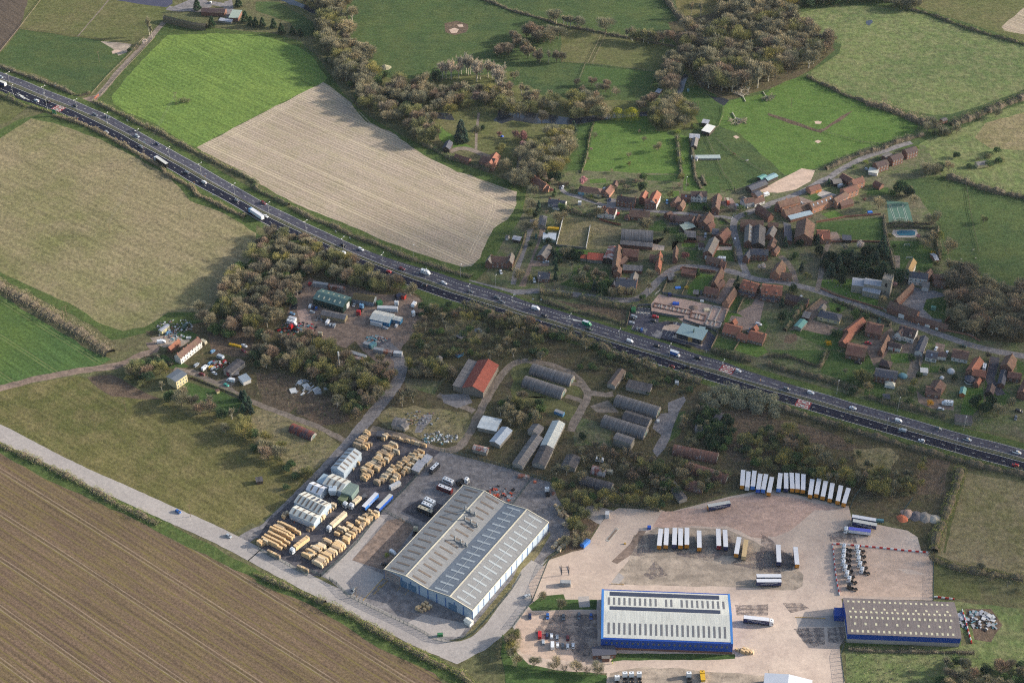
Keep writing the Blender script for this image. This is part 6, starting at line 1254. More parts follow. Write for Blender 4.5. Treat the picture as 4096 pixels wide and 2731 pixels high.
# ---- the blue and white warehouse
t,L,W=shed_frame('blue_warehouse','long blue warehouse with pale roof, dark rooflight strips and solar panels','warehouse','d2 797 1172','d2 1982 1218','d2 783 725',8);he,rz=8,2.6
prof=[(-W/2,he),(0,he+rz),(W/2,he)]
m=MB();m.loft([(-L/2,y,z)for y,z in prof]+[(-L/2,W/2,1.8),(-L/2,-W/2,1.8)],[(L/2,y,z)for y,z in prof]+[(L/2,W/2,1.8),(L/2,-W/2,1.8)]);m.build('wall',W_BLUE,t)
MB().box(-L/2+.06,L/2-.06,-W/2+.06,W/2-.06,0,1.78).build('brick_base',W_BR,t)
for i in(0,1):m=MB();patch(m,fz,-L/2+1.2,L/2-1.2,prof[i][0]+(.0 if i else 1.0),prof[i+1][0]-(1.0 if i else 0),.05,.1);m.build('roof_slope',R_PALE,t)
m=MB()
for s in(-1,1):
 for i in(0,1):patch(m,fz,s*L/2-(1.25 if s>0 else 0),s*L/2+(1.25 if s<0 else 0),prof[i][0],prof[i+1][0],.03,.14)
m.build('verge_flashing',pln('sky_blue_flashing',C(70,128,196),.4,.05),t)
n=23
for i,ys in((0,(.42,.82)),(1,(.42,.78))):
 m=MB()
 for k in range(n):
  if i==1 and k in(10,13):continue
  x=-L/2+4+(L-8)*k/(n-1);y0=-W/2*ys[1]if i==0 else W/2*.27;y1=-W/2*ys[0]if i==0 else W/2*.62;patch(m,fz,x-.55,x+.55,y0,y1,.16,.04)
 m.build('rooflights',M_DGR,t)
for y0,y1 in((W/2*.04,W/2*.2),(W/2*.7,W/2*.88)):
 m=MB();patch(m,fz,-L/2+4.5,L/2-6,y0,y1,.2,.06);m.build('solar_panels',M_PV,t)
wn=MB()
for k in range(24):x=-L/2+3+(L-6)*k/23;wn.box(x-.5,x+.5,-W/2-.06,-W/2,4.6,6.2)
wn.build('side_windows',pln('dusty_window',C(96,104,100),.4,.2),t)
h=hb('warehouse_office','single-storey brick office with black roof at the warehouse corner','d2 728 1320','d2 930 1308','d2 728 1245',3.2,.2,W_BR,M_FELT,mono=1,w=(3,1.2));wing(h,'d2 808 1345','d2 875 1345',4,2.8,.2,W_BR,R_GR,mono=1)
# ---- brown-roofed blue warehouse
t,L,W=shed_frame('brown_roofed_warehouse','blue-sided warehouse with brown roof dotted with pale square skylights','warehouse','d3 718 1125','d3 1730 1165','d3 668 808',7);he,rz=7,2;prof=[(-W/2,he),(0,he+rz),(W/2,he)]
m=MB();m.loft([(-L/2,y,z)for y,z in prof]+[(-L/2,W/2,3),(-L/2,-W/2,3)],[(L/2,y,z)for y,z in prof]+[(L/2,W/2,3),(L/2,-W/2,3)]);m.build('wall',W_BLUE,t);MB().box(-L/2+.06,L/2-.06,-W/2+.06,W/2-.06,0,2.98).build('block_base',M_PBK,t)
for i in(0,1):m=MB();patch(m,fz,-L/2-.3,L/2+.3,prof[i][0]-(.3 if i==0 else 0),prof[i+1][0]+(.3 if i else 0),.05,.1);m.build('roof_slope',R_BROWN,t)
sk=MB()
for row_,nx in((-.86,20),(-.5,10),(-.18,20),(.12,20),(.34,10),(.8,20)):
 for k in range(nx):x=-L/2+1.6+(L-3.4)*(k+(.25 if nx==20 else.45))/nx;y=row_*W/2;patch(sk,fz,x-.55,x+.55,y-.75,y+.75,.18,.05)
sk.build('square_skylights',M_CREAML,t)
tk=MB();tk.box(-L/2-5,-L/2,W*.1,W*.34,0,4);tk.build('porch',W_BLUE,t)
# ---- white gabled shed at the bottom edge
t,L,W=shed_frame('white_shed','white shed with two roof slopes cut off by the bottom edge','warehouse','d3 -30 1480','d3 -60 1760','d3 408 1415',6);prof=[(-W/2,6),(0,7.8),(W/2,6)]
m=MB();m.loft([(-L/2,y,z)for y,z in prof]+[(-L/2,W/2,0),(-L/2,-W/2,0)],[(L/2,y,z)for y,z in prof]+[(L/2,W/2,0),(L/2,-W/2,0)]);m.build('wall',pln('grey_cladding',C(110,124,150),.6,.1),t)
for i in(0,1):m=MB();patch(m,fz,-L/2-.2,L/2+.2,prof[i][0],prof[i+1][0],.05,.1);m.build('roof_slope',M_WRS,t)
# ---- timber yard sheds
def pv(t,rects_,f=None):m=MB();[patch(m,f,*q)for q in rects_];return m.build('solar_panels',M_PV,t)
def span(name,label,A,B,Cw,he,rise,roof,lights=5,wall=None,cat='shed',mat=None,ov=.2):
 t,L,W=shed_frame(name,label,cat,A,B,Cw,he);wl,rf=gable_meshes(L,W,he,rise,ov,.14);wl.build('wall',wall or W_CLAD,t);rf.build('roof',roof,t)
 f=lambda y:he+rise*(1-abs(y)/(W/2));m=MB()
 for k in range(lights):
  x=-L/2+L*(k+.7)/(lights+.4)
  patch(m,f,x-.5,x+.5,.4,W/2-.3,.2,.04);patch(m,f,x-.5,x+.5,-W/2+.3,-.4,.2,.04)
 if lights:m.build('rooflights',mat or M_BROWNL,t)
 return t,L,W,f
span('timber_shed','tall pale blue-grey shed with ribbed skylights beside the timber stacks','m8 845 395','m8 1030 190','m8 975 450',5.5,1.8,sheetroof('silver_sheet',C(180,188,194),.06,.25),5)
span('workshop','cream-roofed workshop in the middle of the timber yard','m8 760 560','m8 950 640','m8 850 450',5,1.6,R_PALE,3)
span('small_white_shed','small bright white gabled shed left of the metal silo','m8 585 620','m8 735 680','m8 665 540',4.4,1.8,M_WRS,2);t,L,W,f=span('solar_shed','wide shed with rows of solar panels on its far slope','m8 460 750','m8 735 880','m8 570 640',5,2,R_PALE,6)
m=MB();[patch(m,f,-L/2+L*k/6+1.2,-L/2+L*(k+1)/6-.4,.8,W/2-1,.3,.05)for k in(2,3,4)];m.build('solar_panels',M_PV,t)
span('open_fronted_shed','pale open-sided shed nearest to the long timber stacks','m8 410 865','m8 665 975','m8 450 770',4.6,1.4,R_PALE,4,W_CLAD)
hb('flat_shed','flat dark green container-like building behind two lorry cabs','m8 920 720','m8 985 745','m8 1000 620',3.2,.3,pln('olive_cladding',C(96,110,92),.7,.15),pln('mossy_felt',C(118,128,96),.8,.25),mono=1);hb('plant_room','grey-green flat plant room with round roof vents','m8 1060 680','m8 1135 580','m8 1020 560',4.6,.3,pln('sage_cladding',C(128,148,144),.6,.1),pln('grey_green_felt',C(120,136,130),.8,.15),mono=1,cat='shed')
hb('pale_lean_to','pale blue flat lean-to on the left of the cream workshop','m8 700 535','m8 760 560','m8 770 460',4,.4,W_CLAD,pln('blue_sheet2',C(172,190,200),.5,.06),mono=1,cat='shed')
t=thing('dust_silo','square pale blue dust silo with chimney between the sheds','silo',G1('m8 870 690'));m=MB();m.loft([(-1.4,-1.4,2),(1.4,-1.4,2),(1.4,1.4,2),(-1.4,1.4,2)],[(-2.2,-2.2,5),(2.2,-2.2,5),(2.2,2.2,5),(-2.2,2.2,5)]);m.box(-2.2,2.2,-2.2,2.2,5,6.4);m.build('hopper',W_CLAD,t);m=MB();[m.tube((x,y,0),(x,y,2.4),.15)for x in(-1.2,1.2)for y in(-1.2,1.2)];m.build('legs',m_steel,t);m=MB();m.tube((0,1,6.4),(0,1,9),.3,.3,8);m.build('flue',m_steel,t)
hb('slate_canopy','small slate-grey canopy at the top of the timber yard','c1 1080 765','c1 1135 770','c1 1095 730',3,.4,W_TIM,R_SL,mono=1)
for i,(a,b,c,l)in enumerate((('c1 1395 1070','c1 1460 985','c1 1450 1100','long grey flat-roofed store along the coach yard fence'),('c1 1480 990','c1 1530 935','c1 1530 1010','second grey flat-roofed store along the coach yard fence'))):
 hb('fence_store',l,a,b,c,2.8,.4,W_BLK,M_LEAD,mono=1)
def cntr(label,A,B,c_,h=2.6,w=2.45,name='shipping_container',cat='container',rust=None,group=None,z=0):
 a,b=G1(A,h+z),G1(B,h+z);a.z=b.z=0;d=b-a;L=d.length;c=(a+b)/2;n=Vec((-d.y,d.x,0)).normalized();n=n if n.y>0 else-n;c=c+n*w/2
 t=thing(name,label,cat,(c.x,c.y,z),atan2(d.y,d.x),group);m=MB();m.box(-L/2,L/2,-w/2,w/2,.1,h);m.build('body',c_,t);m=MB();m.box(-L/2+.05,L/2-.05,-w/2+.05,w/2-.05,h,h+.06);m.build('roof',rust or c_,t)
 r_=MB()
 for k in range(int(L/.8)):x=-L/2+.4+k*.8;r_.box(x-.1,x+.1,-w/2-.04,-w/2,.2,h-.15);r_.box(x-.1,x+.1,w/2,w/2+.04,.2,h-.15)
 r_.build('side_ribs',c_,t);return t
CW=pln('container_white',C(206,206,206),.5,.15);CGY=pln('container_grey',C(160,162,164),.6,.25);CBL=pln('container_blue',C(90,140,180),.5,.12);CGN=pln('container_green',C(60,120,80),.6,.1);CRU=rusty('rusty_container',C(150,90,70),C(168,160,154),.5);CTQ=pln('faded_turquoise',C(96,140,150),.6,.2)
cntr('white container pair on top of each other beside the fence','m8 1475 600','m8 1580 545',CW)
# ---- scrapyard buildings
t,L,W,f=span('green_workshop','big dark green workshop with cream rooflights in the scrapyard','s6 470 310','s6 970 455','s6 610 145',5.2,1.8,R_GRN,0,W_GREENC)
m=MB()
for k in range(5):
 x=-L/2+L*(k+.75)/5.6;patch(m,f,x-.5,x+.5,-W*.36,-W*.2,.2,.04);patch(m,f,x-.5,x+.5,W*.16,W*.28,.2,.04)
m.build('rooflights',M_CREAML,t);MB().box(L/2,L/2+.1,-W*.1,W*.22,0,4.2).build('door',M_WF,t)
hb('moss_roofed_garage','grey garage block with mossy dark roof right of the green workshop','s6 1130 315','s6 1480 370','s6 1200 215',3.6,1.6,pln('grey_doors',C(130,140,150),.7,.1),tiles('mossy_roof',C(96,88,64),.4));hb('long_hut','long hut with grey asbestos roof and buff end in the scrapyard','s6 600 580','s6 1000 660','s6 640 500',3.2,1.2,pln('buff_wall',C(150,136,110),.9,.15),M_ASB)
h=hb('blue_office_block','blue-walled workshop with white and grey sheet roof','s6 1425 650','s6 1745 720','s6 1530 510',3.6,1.2,M_SBW,R_PALE,cat='workshop');wing(h,'s6 1800 660','s6 1935 690','s6 1840 600',3.2,.4,M_SBW,R_PALE,w=(2,))
cntr('long white container body behind the blue workshop','s6 1545 470','s6 1890 485',CW,3,3);cntr('white container against the blue workshop front','s6 1430 700','s6 1620 745',CW,2.6);cntr('long pale trailer body at the head of the scrapyard','s6 460 50','s6 710 85',CGY,3.2);cntr('rust-based trailer body right of the pale one','s6 720 100','s6 1000 145',CRU,3.2)
for i,(a,b,m_)in enumerate((('s6 1300 1060','s6 1390 1090',CGY),('s6 1450 1110','s6 1540 1050',CTQ),('s6 1480 1160','s6 1640 1190',CGY),('s6 1640 1200','s6 1800 1225',CRU),('s6 1815 1225','s6 1960 1240',CW))):cntr(('grey shed box','turquoise container','dark grey container','rust-streaked container','pale container')[i]+' in the row round the burnt ground',a,b,m_,2.8,2.8)
for i,(a,b,m_)in enumerate((('s6 1065 1215','s6 1340 1300',CGY),('s6 1020 1290','s6 1290 1345',CRU),('s6 890 1390','s6 1190 1420',CRU))):cntr(('uppermost pale trailer body below the scrapyard','middle trailer body with rusty skirt below the scrapyard','lowest trailer body with faded red lettering below the scrapyard')[i],a,b,m_,3,2.8,name='box_trailer',cat='trailer body')
o=inst('faded_lettering',text_mesh('EXES',pln('faded_red',C(140,60,70),.8),1.8));o.location=tuple(G1('s6 1010 1430',1.6)+Vec((0,-.6,0)));o.rotation_euler=(pi/2,0,-.2);o['kind']='stuff';o['label']='faded red lettering on the derelict trailer body'
cntr('rust-topped container at the lower left of the scrapyard','s6 330 870','s6 470 880',CRU,2.8,3);cntr('green hut at the tip of the scrapyard','s6 1560 390','s6 1640 360',CGN,2.8,2.8);cntr('red-ended container under the trees','s6 1880 240','s6 2005 275',pln('container_red',C(180,60,55),.6,.15),3,2.8,rust=M_BROWNL)
cntr('blue container with rusty roof in the trees by the red barn','c1 1808 45','c1 1860 20',CBL,2.6,2.6,rust=CRU);cntr('blue container on the grass by the curved huts','c2 375 545','c2 455 575',CBL,2.4,2.6,rust=CGY);cntr('white box in the scrub beside the carriageway','c2 1460 290','c2 1495 292',CW,2.4,2.8);cntr('green bin store beside the electric car chargers','k9 250 215','k9 340 225',CGN,2.6,4,name='bin_store',cat='store')
# ---- red-roofed barn, huts of the derelict camp
c1m=rusty('barn_rust',C(158,84,70),C(150,78,66),.9)
BD=pln('barn_boards',C(128,120,112),.9,.25)
h=hb('red_roofed_barn','large barn with rust-red roof slope and streaked white slope','c1 1850 335','c1 1990 95','c1 2030 385',4.8,3,BD,c1m)
wing(h,'c1 1765 320','c1 1905 90','c1 1855 335',4,.6,BD,M_ASB,mono=1)
E_=pln('block_end',C(160,154,146),.9,.2)
arched('curved_hut','far one of the two long grey curved huts inside the loop road','c2 150 215','c2 515 325',9.5,4.8,M_ASB,E_,he=.6,group='grey curved huts');arched('curved_hut','near one of the two long grey curved huts inside the loop road','c2 80 325','c2 435 440',9.5,4.8,M_ASB,E_,he=.6,group='grey curved huts')
arched('curved_hut','long grey curved hut at the back of the trio','c2 905 495','c2 1290 610',9.5,4.8,M_ASB,E_,he=.6,group='grey curved huts');arched('curved_hut','long grey curved hut at the front of the trio','c2 790 680','c2 1175 800',9.5,4.8,M_ASB,E_,he=.6,group='grey curved huts');hb('gabled_hut','brown gabled hut squeezed between two curved huts','c2 985 610','c2 1210 680',8,3.2,1.8,E_,M_ASD)
hb('water_tower_block','tall square concrete ruin below the curved huts','c2 910 790','c2 1065 840','c2 945 740',5.5,.8,W_BLK,M_ASB,cat='ruin');hb('derelict_hut','long grey derelict hut leaning toward the coach yard','c2 5 1010','c2 185 760','c2 110 1020',3.2,1.4,E_,M_ASB);hb('derelict_hut','upper end of the broken-backed derelict hut','c2 140 720','c2 190 660','c2 230 760',3.2,1.4,E_,M_ASB)
hb('white_sheeted_hut','hut with bright white sheet roof and dark gaps','c2 258 850','c2 365 635','c2 365 880',3.2,1.5,E_,sheetroof('white_asbestos',C(204,206,200),.1,.3));hb('derelict_hut','brown lower half of the white-sheeted hut row','c2 180 1010','c2 255 860','c2 285 1055',3,1.4,E_,M_ASD)
hb('white_flat_hut','pale turquoise-white roofed hut beside the scrub','c1 1985 690','c1 2150 725','c1 2050 590',3,.6,W_BLK,pln('patched_white',C(200,206,208),.6,.25,.4));hb('blue_grey_hut','blue-grey roofed hut next to the derelict row','c1 2185 850','c1 2294 720',7,3,1.2,W_BLK,pln('bluish_roof',C(168,178,190),.6,.15,.4));hb('rusty_shed','little shed with red-streaked white roof by the coach yard','c1 1940 885','c1 2065 915','c1 1960 845',3,1,W_BLK,M_RST)
hb('dark_hut','dark grey gabled hut beside the coach yard corner','c2 445 1030','c2 495 935','c2 545 1095',3,1.4,E_,M_ASD);arched('curved_hut','grey curved hut nearest the yard fence','c2 600 1200','c2 880 1275',7.5,3.6,M_ASD,E_,he=.6);arched('rusty_curved_hut','small curved hut with red rust stripes','c2 700 1110','c2 830 1140',7,3.4,rusty('striped_rust',C(150,84,72),C(180,172,168),.5),E_,he=.3)
arched('rusty_curved_hut','long rust-brown curved hut with whitish left end','c2 1430 940','c2 1830 1020',8.5,4.2,M_BRU,E_,he=.3);arched('rusty_curved_hut','middle rusty curved hut half hidden by trees','c2 1540 1090','c2 1910 1200',8,4,M_BRU,E_,he=.3);arched('rusty_curved_hut','short rusty round hut with green bush on its end','c2 1545 1250','c2 1700 1290',8,4.2,M_BRU,E_,he=.3)
arched('red_nissen_hut','dark curved hut with red rusty top in the rough grass','c1 290 730','c1 490 815',7,3.6,rusty('red_top',C(150,82,66),C(86,74,80),.5),E_,he=.3);hb('blue_ended_hut','narrow brown hut with bright blue end','c2 855 300','c2 950 170','c2 925 320',3,1.2,E_,tiles('camp_tiles',C(120,104,96),.3),doors=());hb('ivy_hut','long roofless-looking brown hut covered by ivy','c2 1020 330','c2 1230 375','c2 1030 265',2.8,.4,E_,M_ASD,mono=1)
hb('leaning_hut','narrow brown roofed hut beside the big green bush','c2 1390 1195','c2 1500 1345',5,2.8,.8,E_,M_ASD);hb('flat_ruin','small flat pale ruin among evergreens','c2 1640 715','c2 1740 725',6,2.6,.2,E_,M_ASB,mono=1);hb('thicket_hut','small brown hut swallowed by evergreens','c2 1800 620','c2 1850 640',8,2.8,1,E_,M_ASD)
h=hb('ivy_ruin','grey ruined hut with yellow-green ivy on its front','c1 1215 670','c1 1320 690','c1 1240 600',3,1.2,E_,M_ASB);hb('ruin_annexe','second grey ruin beside the ivy-fronted hut','c1 1330 700','c1 1370 670',6,3,1,E_,M_ASB,cat='ruin');hb('wood_hut','grey hut in the trees left of the red barn','c1 1590 140','c1 1620 60','c1 1635 160',3,1.2,E_,M_ASB);hb('junk_hut','small timber hut in the mossy clearing','b1 1840 1470','b1 1890 1430',4,2.2,.6,W_TIM,M_ASB,mono=1);hb('mast_cabin','pale equipment cabin at the foot of the white mast','c1 700 215','c1 750 220',4,2.6,.2,W_CR,M_LEAD,mono=1)
# ---- houses on the left
h=hb('white_terrace','long white terrace with brown tiled roof and brick chimneys','u7 560 795','u7 950 480','u7 490 710',5,2.2,W_WH,R_BR,st=2,w=(8,1),ch=(.02,.3,.5,.95));hb('orange_outbuilding','brick outbuilding with orange pantiles beside the white van','u7 380 640','u7 560 490','u7 340 590',2.8,1.6,W_BR,R_TER);hb('mobile_home','cream mobile home with flat grey roof at the junk garden','u7 215 300','u7 360 190','u7 170 265',2.8,.3,M_CPN,M_LEAD,au=1,cat='mobile home')
h=hb('square_house','pebble-white square house with flat grey roof behind the big trees','u7 480 1230','u7 680 1090','u7 285 1150',6,.6,W_CR,pln('slate_felt',C(104,112,122),.8,.1),st=2,w=(4,1));h=hb('old_workshop','long ramshackle workshop with red sign panel on its end','u7 1500 1080','u7 1750 870','u7 1390 985',3.4,.8,E_,M_ASD)
m=MB();a,b=G1('u7 1398 1100'),G1('u7 1468 1145');T=h.matrix_basis.inverted();d=(b-a);m.loft([a+Vec((0,-.1,.3)),b+Vec((0,-.1,.3)),b+Vec((0,-.25,.3)),a+Vec((0,-.25,.3))],[a+Vec((0,-.1,3.2)),b+Vec((0,-.1,3.2)),b+Vec((0,-.25,3.2)),a+Vec((0,-.25,3.2))]);o=m.build('sign_panel',pln('faded_red_panel',C(156,72,80),.6,.2),h);o.matrix_basis=T
hb('van_shed','pale blue flat-roofed shed beside the white panel van','u7 1720 1240','u7 1860 1180','u7 1620 1150',2.8,.3,W_WH,pln('blue_grey_felt',C(150,162,172),.6,.12),mono=1);hb('grey_caravan_shed','small grey shed in front of the old workshop','u7 1510 1110','u7 1640 1090',4,2.4,.3,W_TIM,M_ASB,mono=1);hb('privy','tiny cream hut on the dark lawn','u7 1230 1410','u7 1280 1390',2,2,.3,W_CR,R_BR,cat='hut');hb('dung_shed','dark little shed on the rough meadow near the lane','c1 5 1180','c1 60 1170',3.4,2.4,.3,W_TIM,M_ASD,mono=1)
# ---- roadside cafe
h=hb('cafe','roadside cafe with flat grey-green roof and dark glazed front','k9 1275 735','k9 1830 890','k9 1410 535',4.2,.25,pln('dark_timber_panels',C(84,74,66),.7,.15),M_SGR,mono=1,ov=.5)
c,ang,L,W=rect('k9 1275 735','k9 1830 890','k9 1410 535',4.2);m=MB();m.box(-L/2+1,-L/2+7.5,-W/2-.1,-W/2,.4,3.4);m.box(-L/2+11,L/2-.6,-W/2-.1,-W/2,.4,3.4);m.build('glazing',glass(),h);MB().box(-L/2+7.8,-L/2+10.8,-W/2-.12,-W/2,.2,4).build('timber_panel',pln('oak_panel',C(176,136,78),.7,.12),h)
o=inst('sign_lettering',text_mesh('STARBUCKS',M_WF,.75),h);o.location=(1.2,-W/2-.62,3.95);o.rotation_euler=(pi/2,0,0)
m=MB();m.box(1,1.2,-.9,.9,4.4,5.0);m.box(1,1.2,-.9,.9,5,7);m.build('roof_sign',M_BP,h);m=MB();m.tube((1.2,0,6),(1.26,0,6),.75,.75,20);m.build('roof_sign_disc',pln('sign_green',C(40,110,84),.5,.05),h)
for i,(q,n_)in enumerate((('k9 1070 560',3.6),('k9 1145 550',2.2),('k9 1010 575',1.6))):
 t=thing('menu_board',('tall black frame','wide black menu board','short black order post')[i]+' beside the cafe drive-through lane','sign',G1(q),-.2);m=MB();w_=(.9,2.2,.4)[i];m.box(-w_/2,-w_/2+.15,-.1,.1,0,n_);m.box(w_/2-.15,w_/2,-.1,.1,0,n_);m.build('posts',M_BP,t);m=MB();m.box(-w_/2,w_/2,-.12,.12,n_-(.3 if i==0 else 1.2),n_);m.build('board',M_BP,t)
hb('roof_unit','small grey flat store behind the cafe','k9 1765 640','k9 1890 665','k9 1780 590',2.6,.1,W_TIM,M_SGR,mono=1,cat='store')
# wall foundations on the building plot
def footing(label,s_,cross,mat,h=.5):
 q=GP(s_);t=thing('foundation_wall',label,'foundation',q[0]);m=MB();o=q[0]
 def seg(a,b,w=.35):
  d=(b-a).normalized();n=Vec((-d.y,d.x,0))*w;a=a-d*w;b=b+d*w;m.loft([a-o-n,b-o-n,b-o+n,a-o+n],[a-o-n+Vec((0,0,h)),b-o-n+Vec((0,0,h)),b-o+n+Vec((0,0,h)),a-o+n+Vec((0,0,h))])
 for a,b in zip(q,q[1:]+q[:1]):seg(a,b)
 m.build('outer_courses',mat,t);m=MB()
 for f in cross:seg(q[0].lerp(q[1],f),q[3].lerp(q[2],f))
 if cross:m.build('cross_walls',M_PBK,t)
footing('long brick foundation divided into many bays','k9 780 75,1605 245,1560 330,750 155',(.13,.2,.33,.45,.53,.66,.78,.87),W_BR);footing('shorter brick foundation with three bays','k9 1610 290,1915 355,1880 470,1565 395',(.38,.6),W_BR)
footing('tall block foundation outline at the right of the plot','k9 2075 150,2265 185,2110 490,1960 460',(),M_PBK,.7);footing('block foundation outline at the lower right of the plot','k9 1965 460,2275 515,2225 630,1905 560',(.35,.6),M_PBK,.7)
# vehicles
PC=dict(white=C(228,230,232,.85),silver=C(176,184,192),grey=C(108,116,124),black=C(34,38,46),blue=C(44,100,176),navy=C(36,48,84),red=C(196,36,40),dred=C(120,36,40),green=C(34,92,70),teal=C(80,200,176),orange=C(214,84,40),yellow=C(224,176,40),lblue=C(120,170,210),dgreen=C(44,74,62),beige=C(196,186,160),tgreen=C(0,150,110))
def pt(c):return paint('car_paint_'+c,PC[c])
M_TYRE=pln('tyre_rubber',C(30,30,32),.9,.1);M_HL=pln('headlamp',C(220,220,225),.2,.02,1,0,.5);M_TL=pln('tail_lamp',C(170,30,30),.3,.05)
def wheel_mesh(r,w):
 m=MB();m.tube((0,-w/2,0),(0,w/2,0),r,r,12);m.tube((0,-w/2-.01,0),(0,w/2+.01,0),r*.55,r*.55,8,1);return m.mesh('wheel',[M_TYRE,m_steel])
WH={}
def wheels(t,xs,y,r,w=.22):
 k=(r,w)
 if k not in WH:WH[k]=wheel_mesh(r,w)
 for x in xs:
  for s in(-1,1):o=inst('wheel',WH[k],t);o.location=(x,s*y,r)
def tub(profs,mats=0):
 m=MB();sec=[]
 for x,hw,z0,z1,tp in profs:sec.append([(x,-hw,z0),(x,hw,z0),(x,hw,z0+(z1-z0)*.55),(x,hw*tp,z1),(x,-hw*tp,z1),(x,-hw,z0+(z1-z0)*.55)])
 for a,b in zip(sec,sec[1:]):m.loft(a,b,cap=False)
 m.add(sec[0],[(5,4,3,2,1,0)]);m.add(sec[-1],[(0,1,2,3,4,5)]);return m
CARS={}
def car_parts(kind,col):
 k=(kind,col)
 if k in CARS:return CARS[k]
 L,W,H,hood,tail={'hatch':(4.0,1.74,1.48,.27,.04),'saloon':(4.6,1.8,1.45,.28,.2),'estate':(4.6,1.8,1.5,.27,.03),'suv':(4.6,1.88,1.72,.25,.03),'mpv':(4.6,1.86,1.75,.18,.02),'pickup':(5.2,1.86,1.78,.24,.36),'beetle':(4.0,1.56,1.5,.26,.2)}[kind]
 a,b=L/2,W/2;bh=H*.6;p=[]
 b1=tub([(-a,b*.8,.35,bh*.86,.9),(-a+.12,b*.94,.22,bh,.92),(-a+.5,b,.2,bh+.02,.9),(a-1.0,b,.2,bh,.9),(a-.35,b*.95,.2,bh*.9,.88),(a-.05,b*.82,.25,bh*.7,.85)])
 x0,x1=-a+L*tail,a-L*hood;cab=MB();tw=b*.74;z0,z1=bh-.02,H
 if kind=='pickup':x0=-a+L*.36
 lo=[(x0+.02,-b*.9,z0),(x1+.1,-b*.88,z0),(x1+.1,b*.88,z0),(x0+.02,b*.9,z0)];hi=[(x0+(.45 if kind in('saloon','beetle')else.2),-tw,z1-.06),(x1-.62,-tw,z1-.06),(x1-.62,tw,z1-.06),(x0+(.45 if kind in('saloon','beetle')else.2),tw,z1-.06)]
 cab.loft(lo,hi);rf=MB();q=[(v[0]*1.0,v[1]*1.03,v[2])for v in hi];rf.loft(q,[(v[0]*.97,v[1]*.94,z1)for v in hi])
 for sx,sy in((0,0),(1,1),(2,2),(3,3)):
  rf.tube(lo[sx],hi[sx],.05,.05,4)
 mx=(x0+x1)/2-.2
 for s in(-1,1):rf.tube((mx,s*b*.9,z0),(mx,s*tw*1.0,z1-.04),.05,.05,4)
 if kind=='pickup':bed=MB();bed.box(-a+.1,x0-.05,-b*.8,b*.8,bh-.02,bh+.03);p.append(('load_bed',bed.mesh('load_bed',M_DG),None))
 b1.v+=[tuple(v)for v in rf.v];n=len(b1.v)-len(rf.v);b1.f+=[tuple(i+n for i in f)for f in rf.f];b1.m+=rf.m
 p.append(('body',b1.mesh('body',pt(col)),None));p.append(('windows',cab.mesh('windows',glass()),None))
 for s in(-1,1):
  m=MB();m.box(a-.22,a-.02,s*b*.62-.18,s*b*.62+.18,bh*.62,bh*.8);p.append(('headlight',m.mesh('headlight',M_HL),None))
  m=MB();m.box(-a-.02,-a+.12,s*b*.66-.14,s*b*.66+.14,bh*.62,bh*.85);p.append(('tail_light',m.mesh('tail_light',M_TL),None))
 CARS[k]=(p,L,W);return CARS[k]
def heading(p,h):
 if not h:
  g=G(p);d,k,q,sg=min((((q[k]-g).length,k,q,sg)for q,sg in((near,-1),(far,1))for k in range(1,len(q)-1)),key=lambda e:e[0]);v=(q[k+1]-q[k-1])*sg;return atan2(v.y,v.x)
 dx,dy=[float(q)for q in h.split()];s=12/max(hypot(dx,dy),1e-6);a,b=G(p),G((p[0]+dx*s,p[1]+dy*s));return atan2(b.y-a.y,b.x-a.x)
def car(s_,h,kind,col,label,group=None):
 p=P(s_)[0];g=G(p,.7);t=thing('parked_car' if group!='traffic' else 'car',label,'car',(g.x,g.y,ROADZ if group=='traffic' else GZ),heading(p,h),None if group=='traffic' else group)
 pr,L,W=car_parts(kind,col)
 for n,me,_ in pr:inst(n,me,t)
 r=.36 if kind in('suv','pickup')else.31;wheels(t,(-L*.3,L*.31),W/2-.1,r);return t
def rows_(tb):
 for ln in tb.split('\n'):q=ln.split('/');q[4]=q[4].replace('+',q[3]+' car ');yield q
GZ=.03;ROADZ=LAY[0]
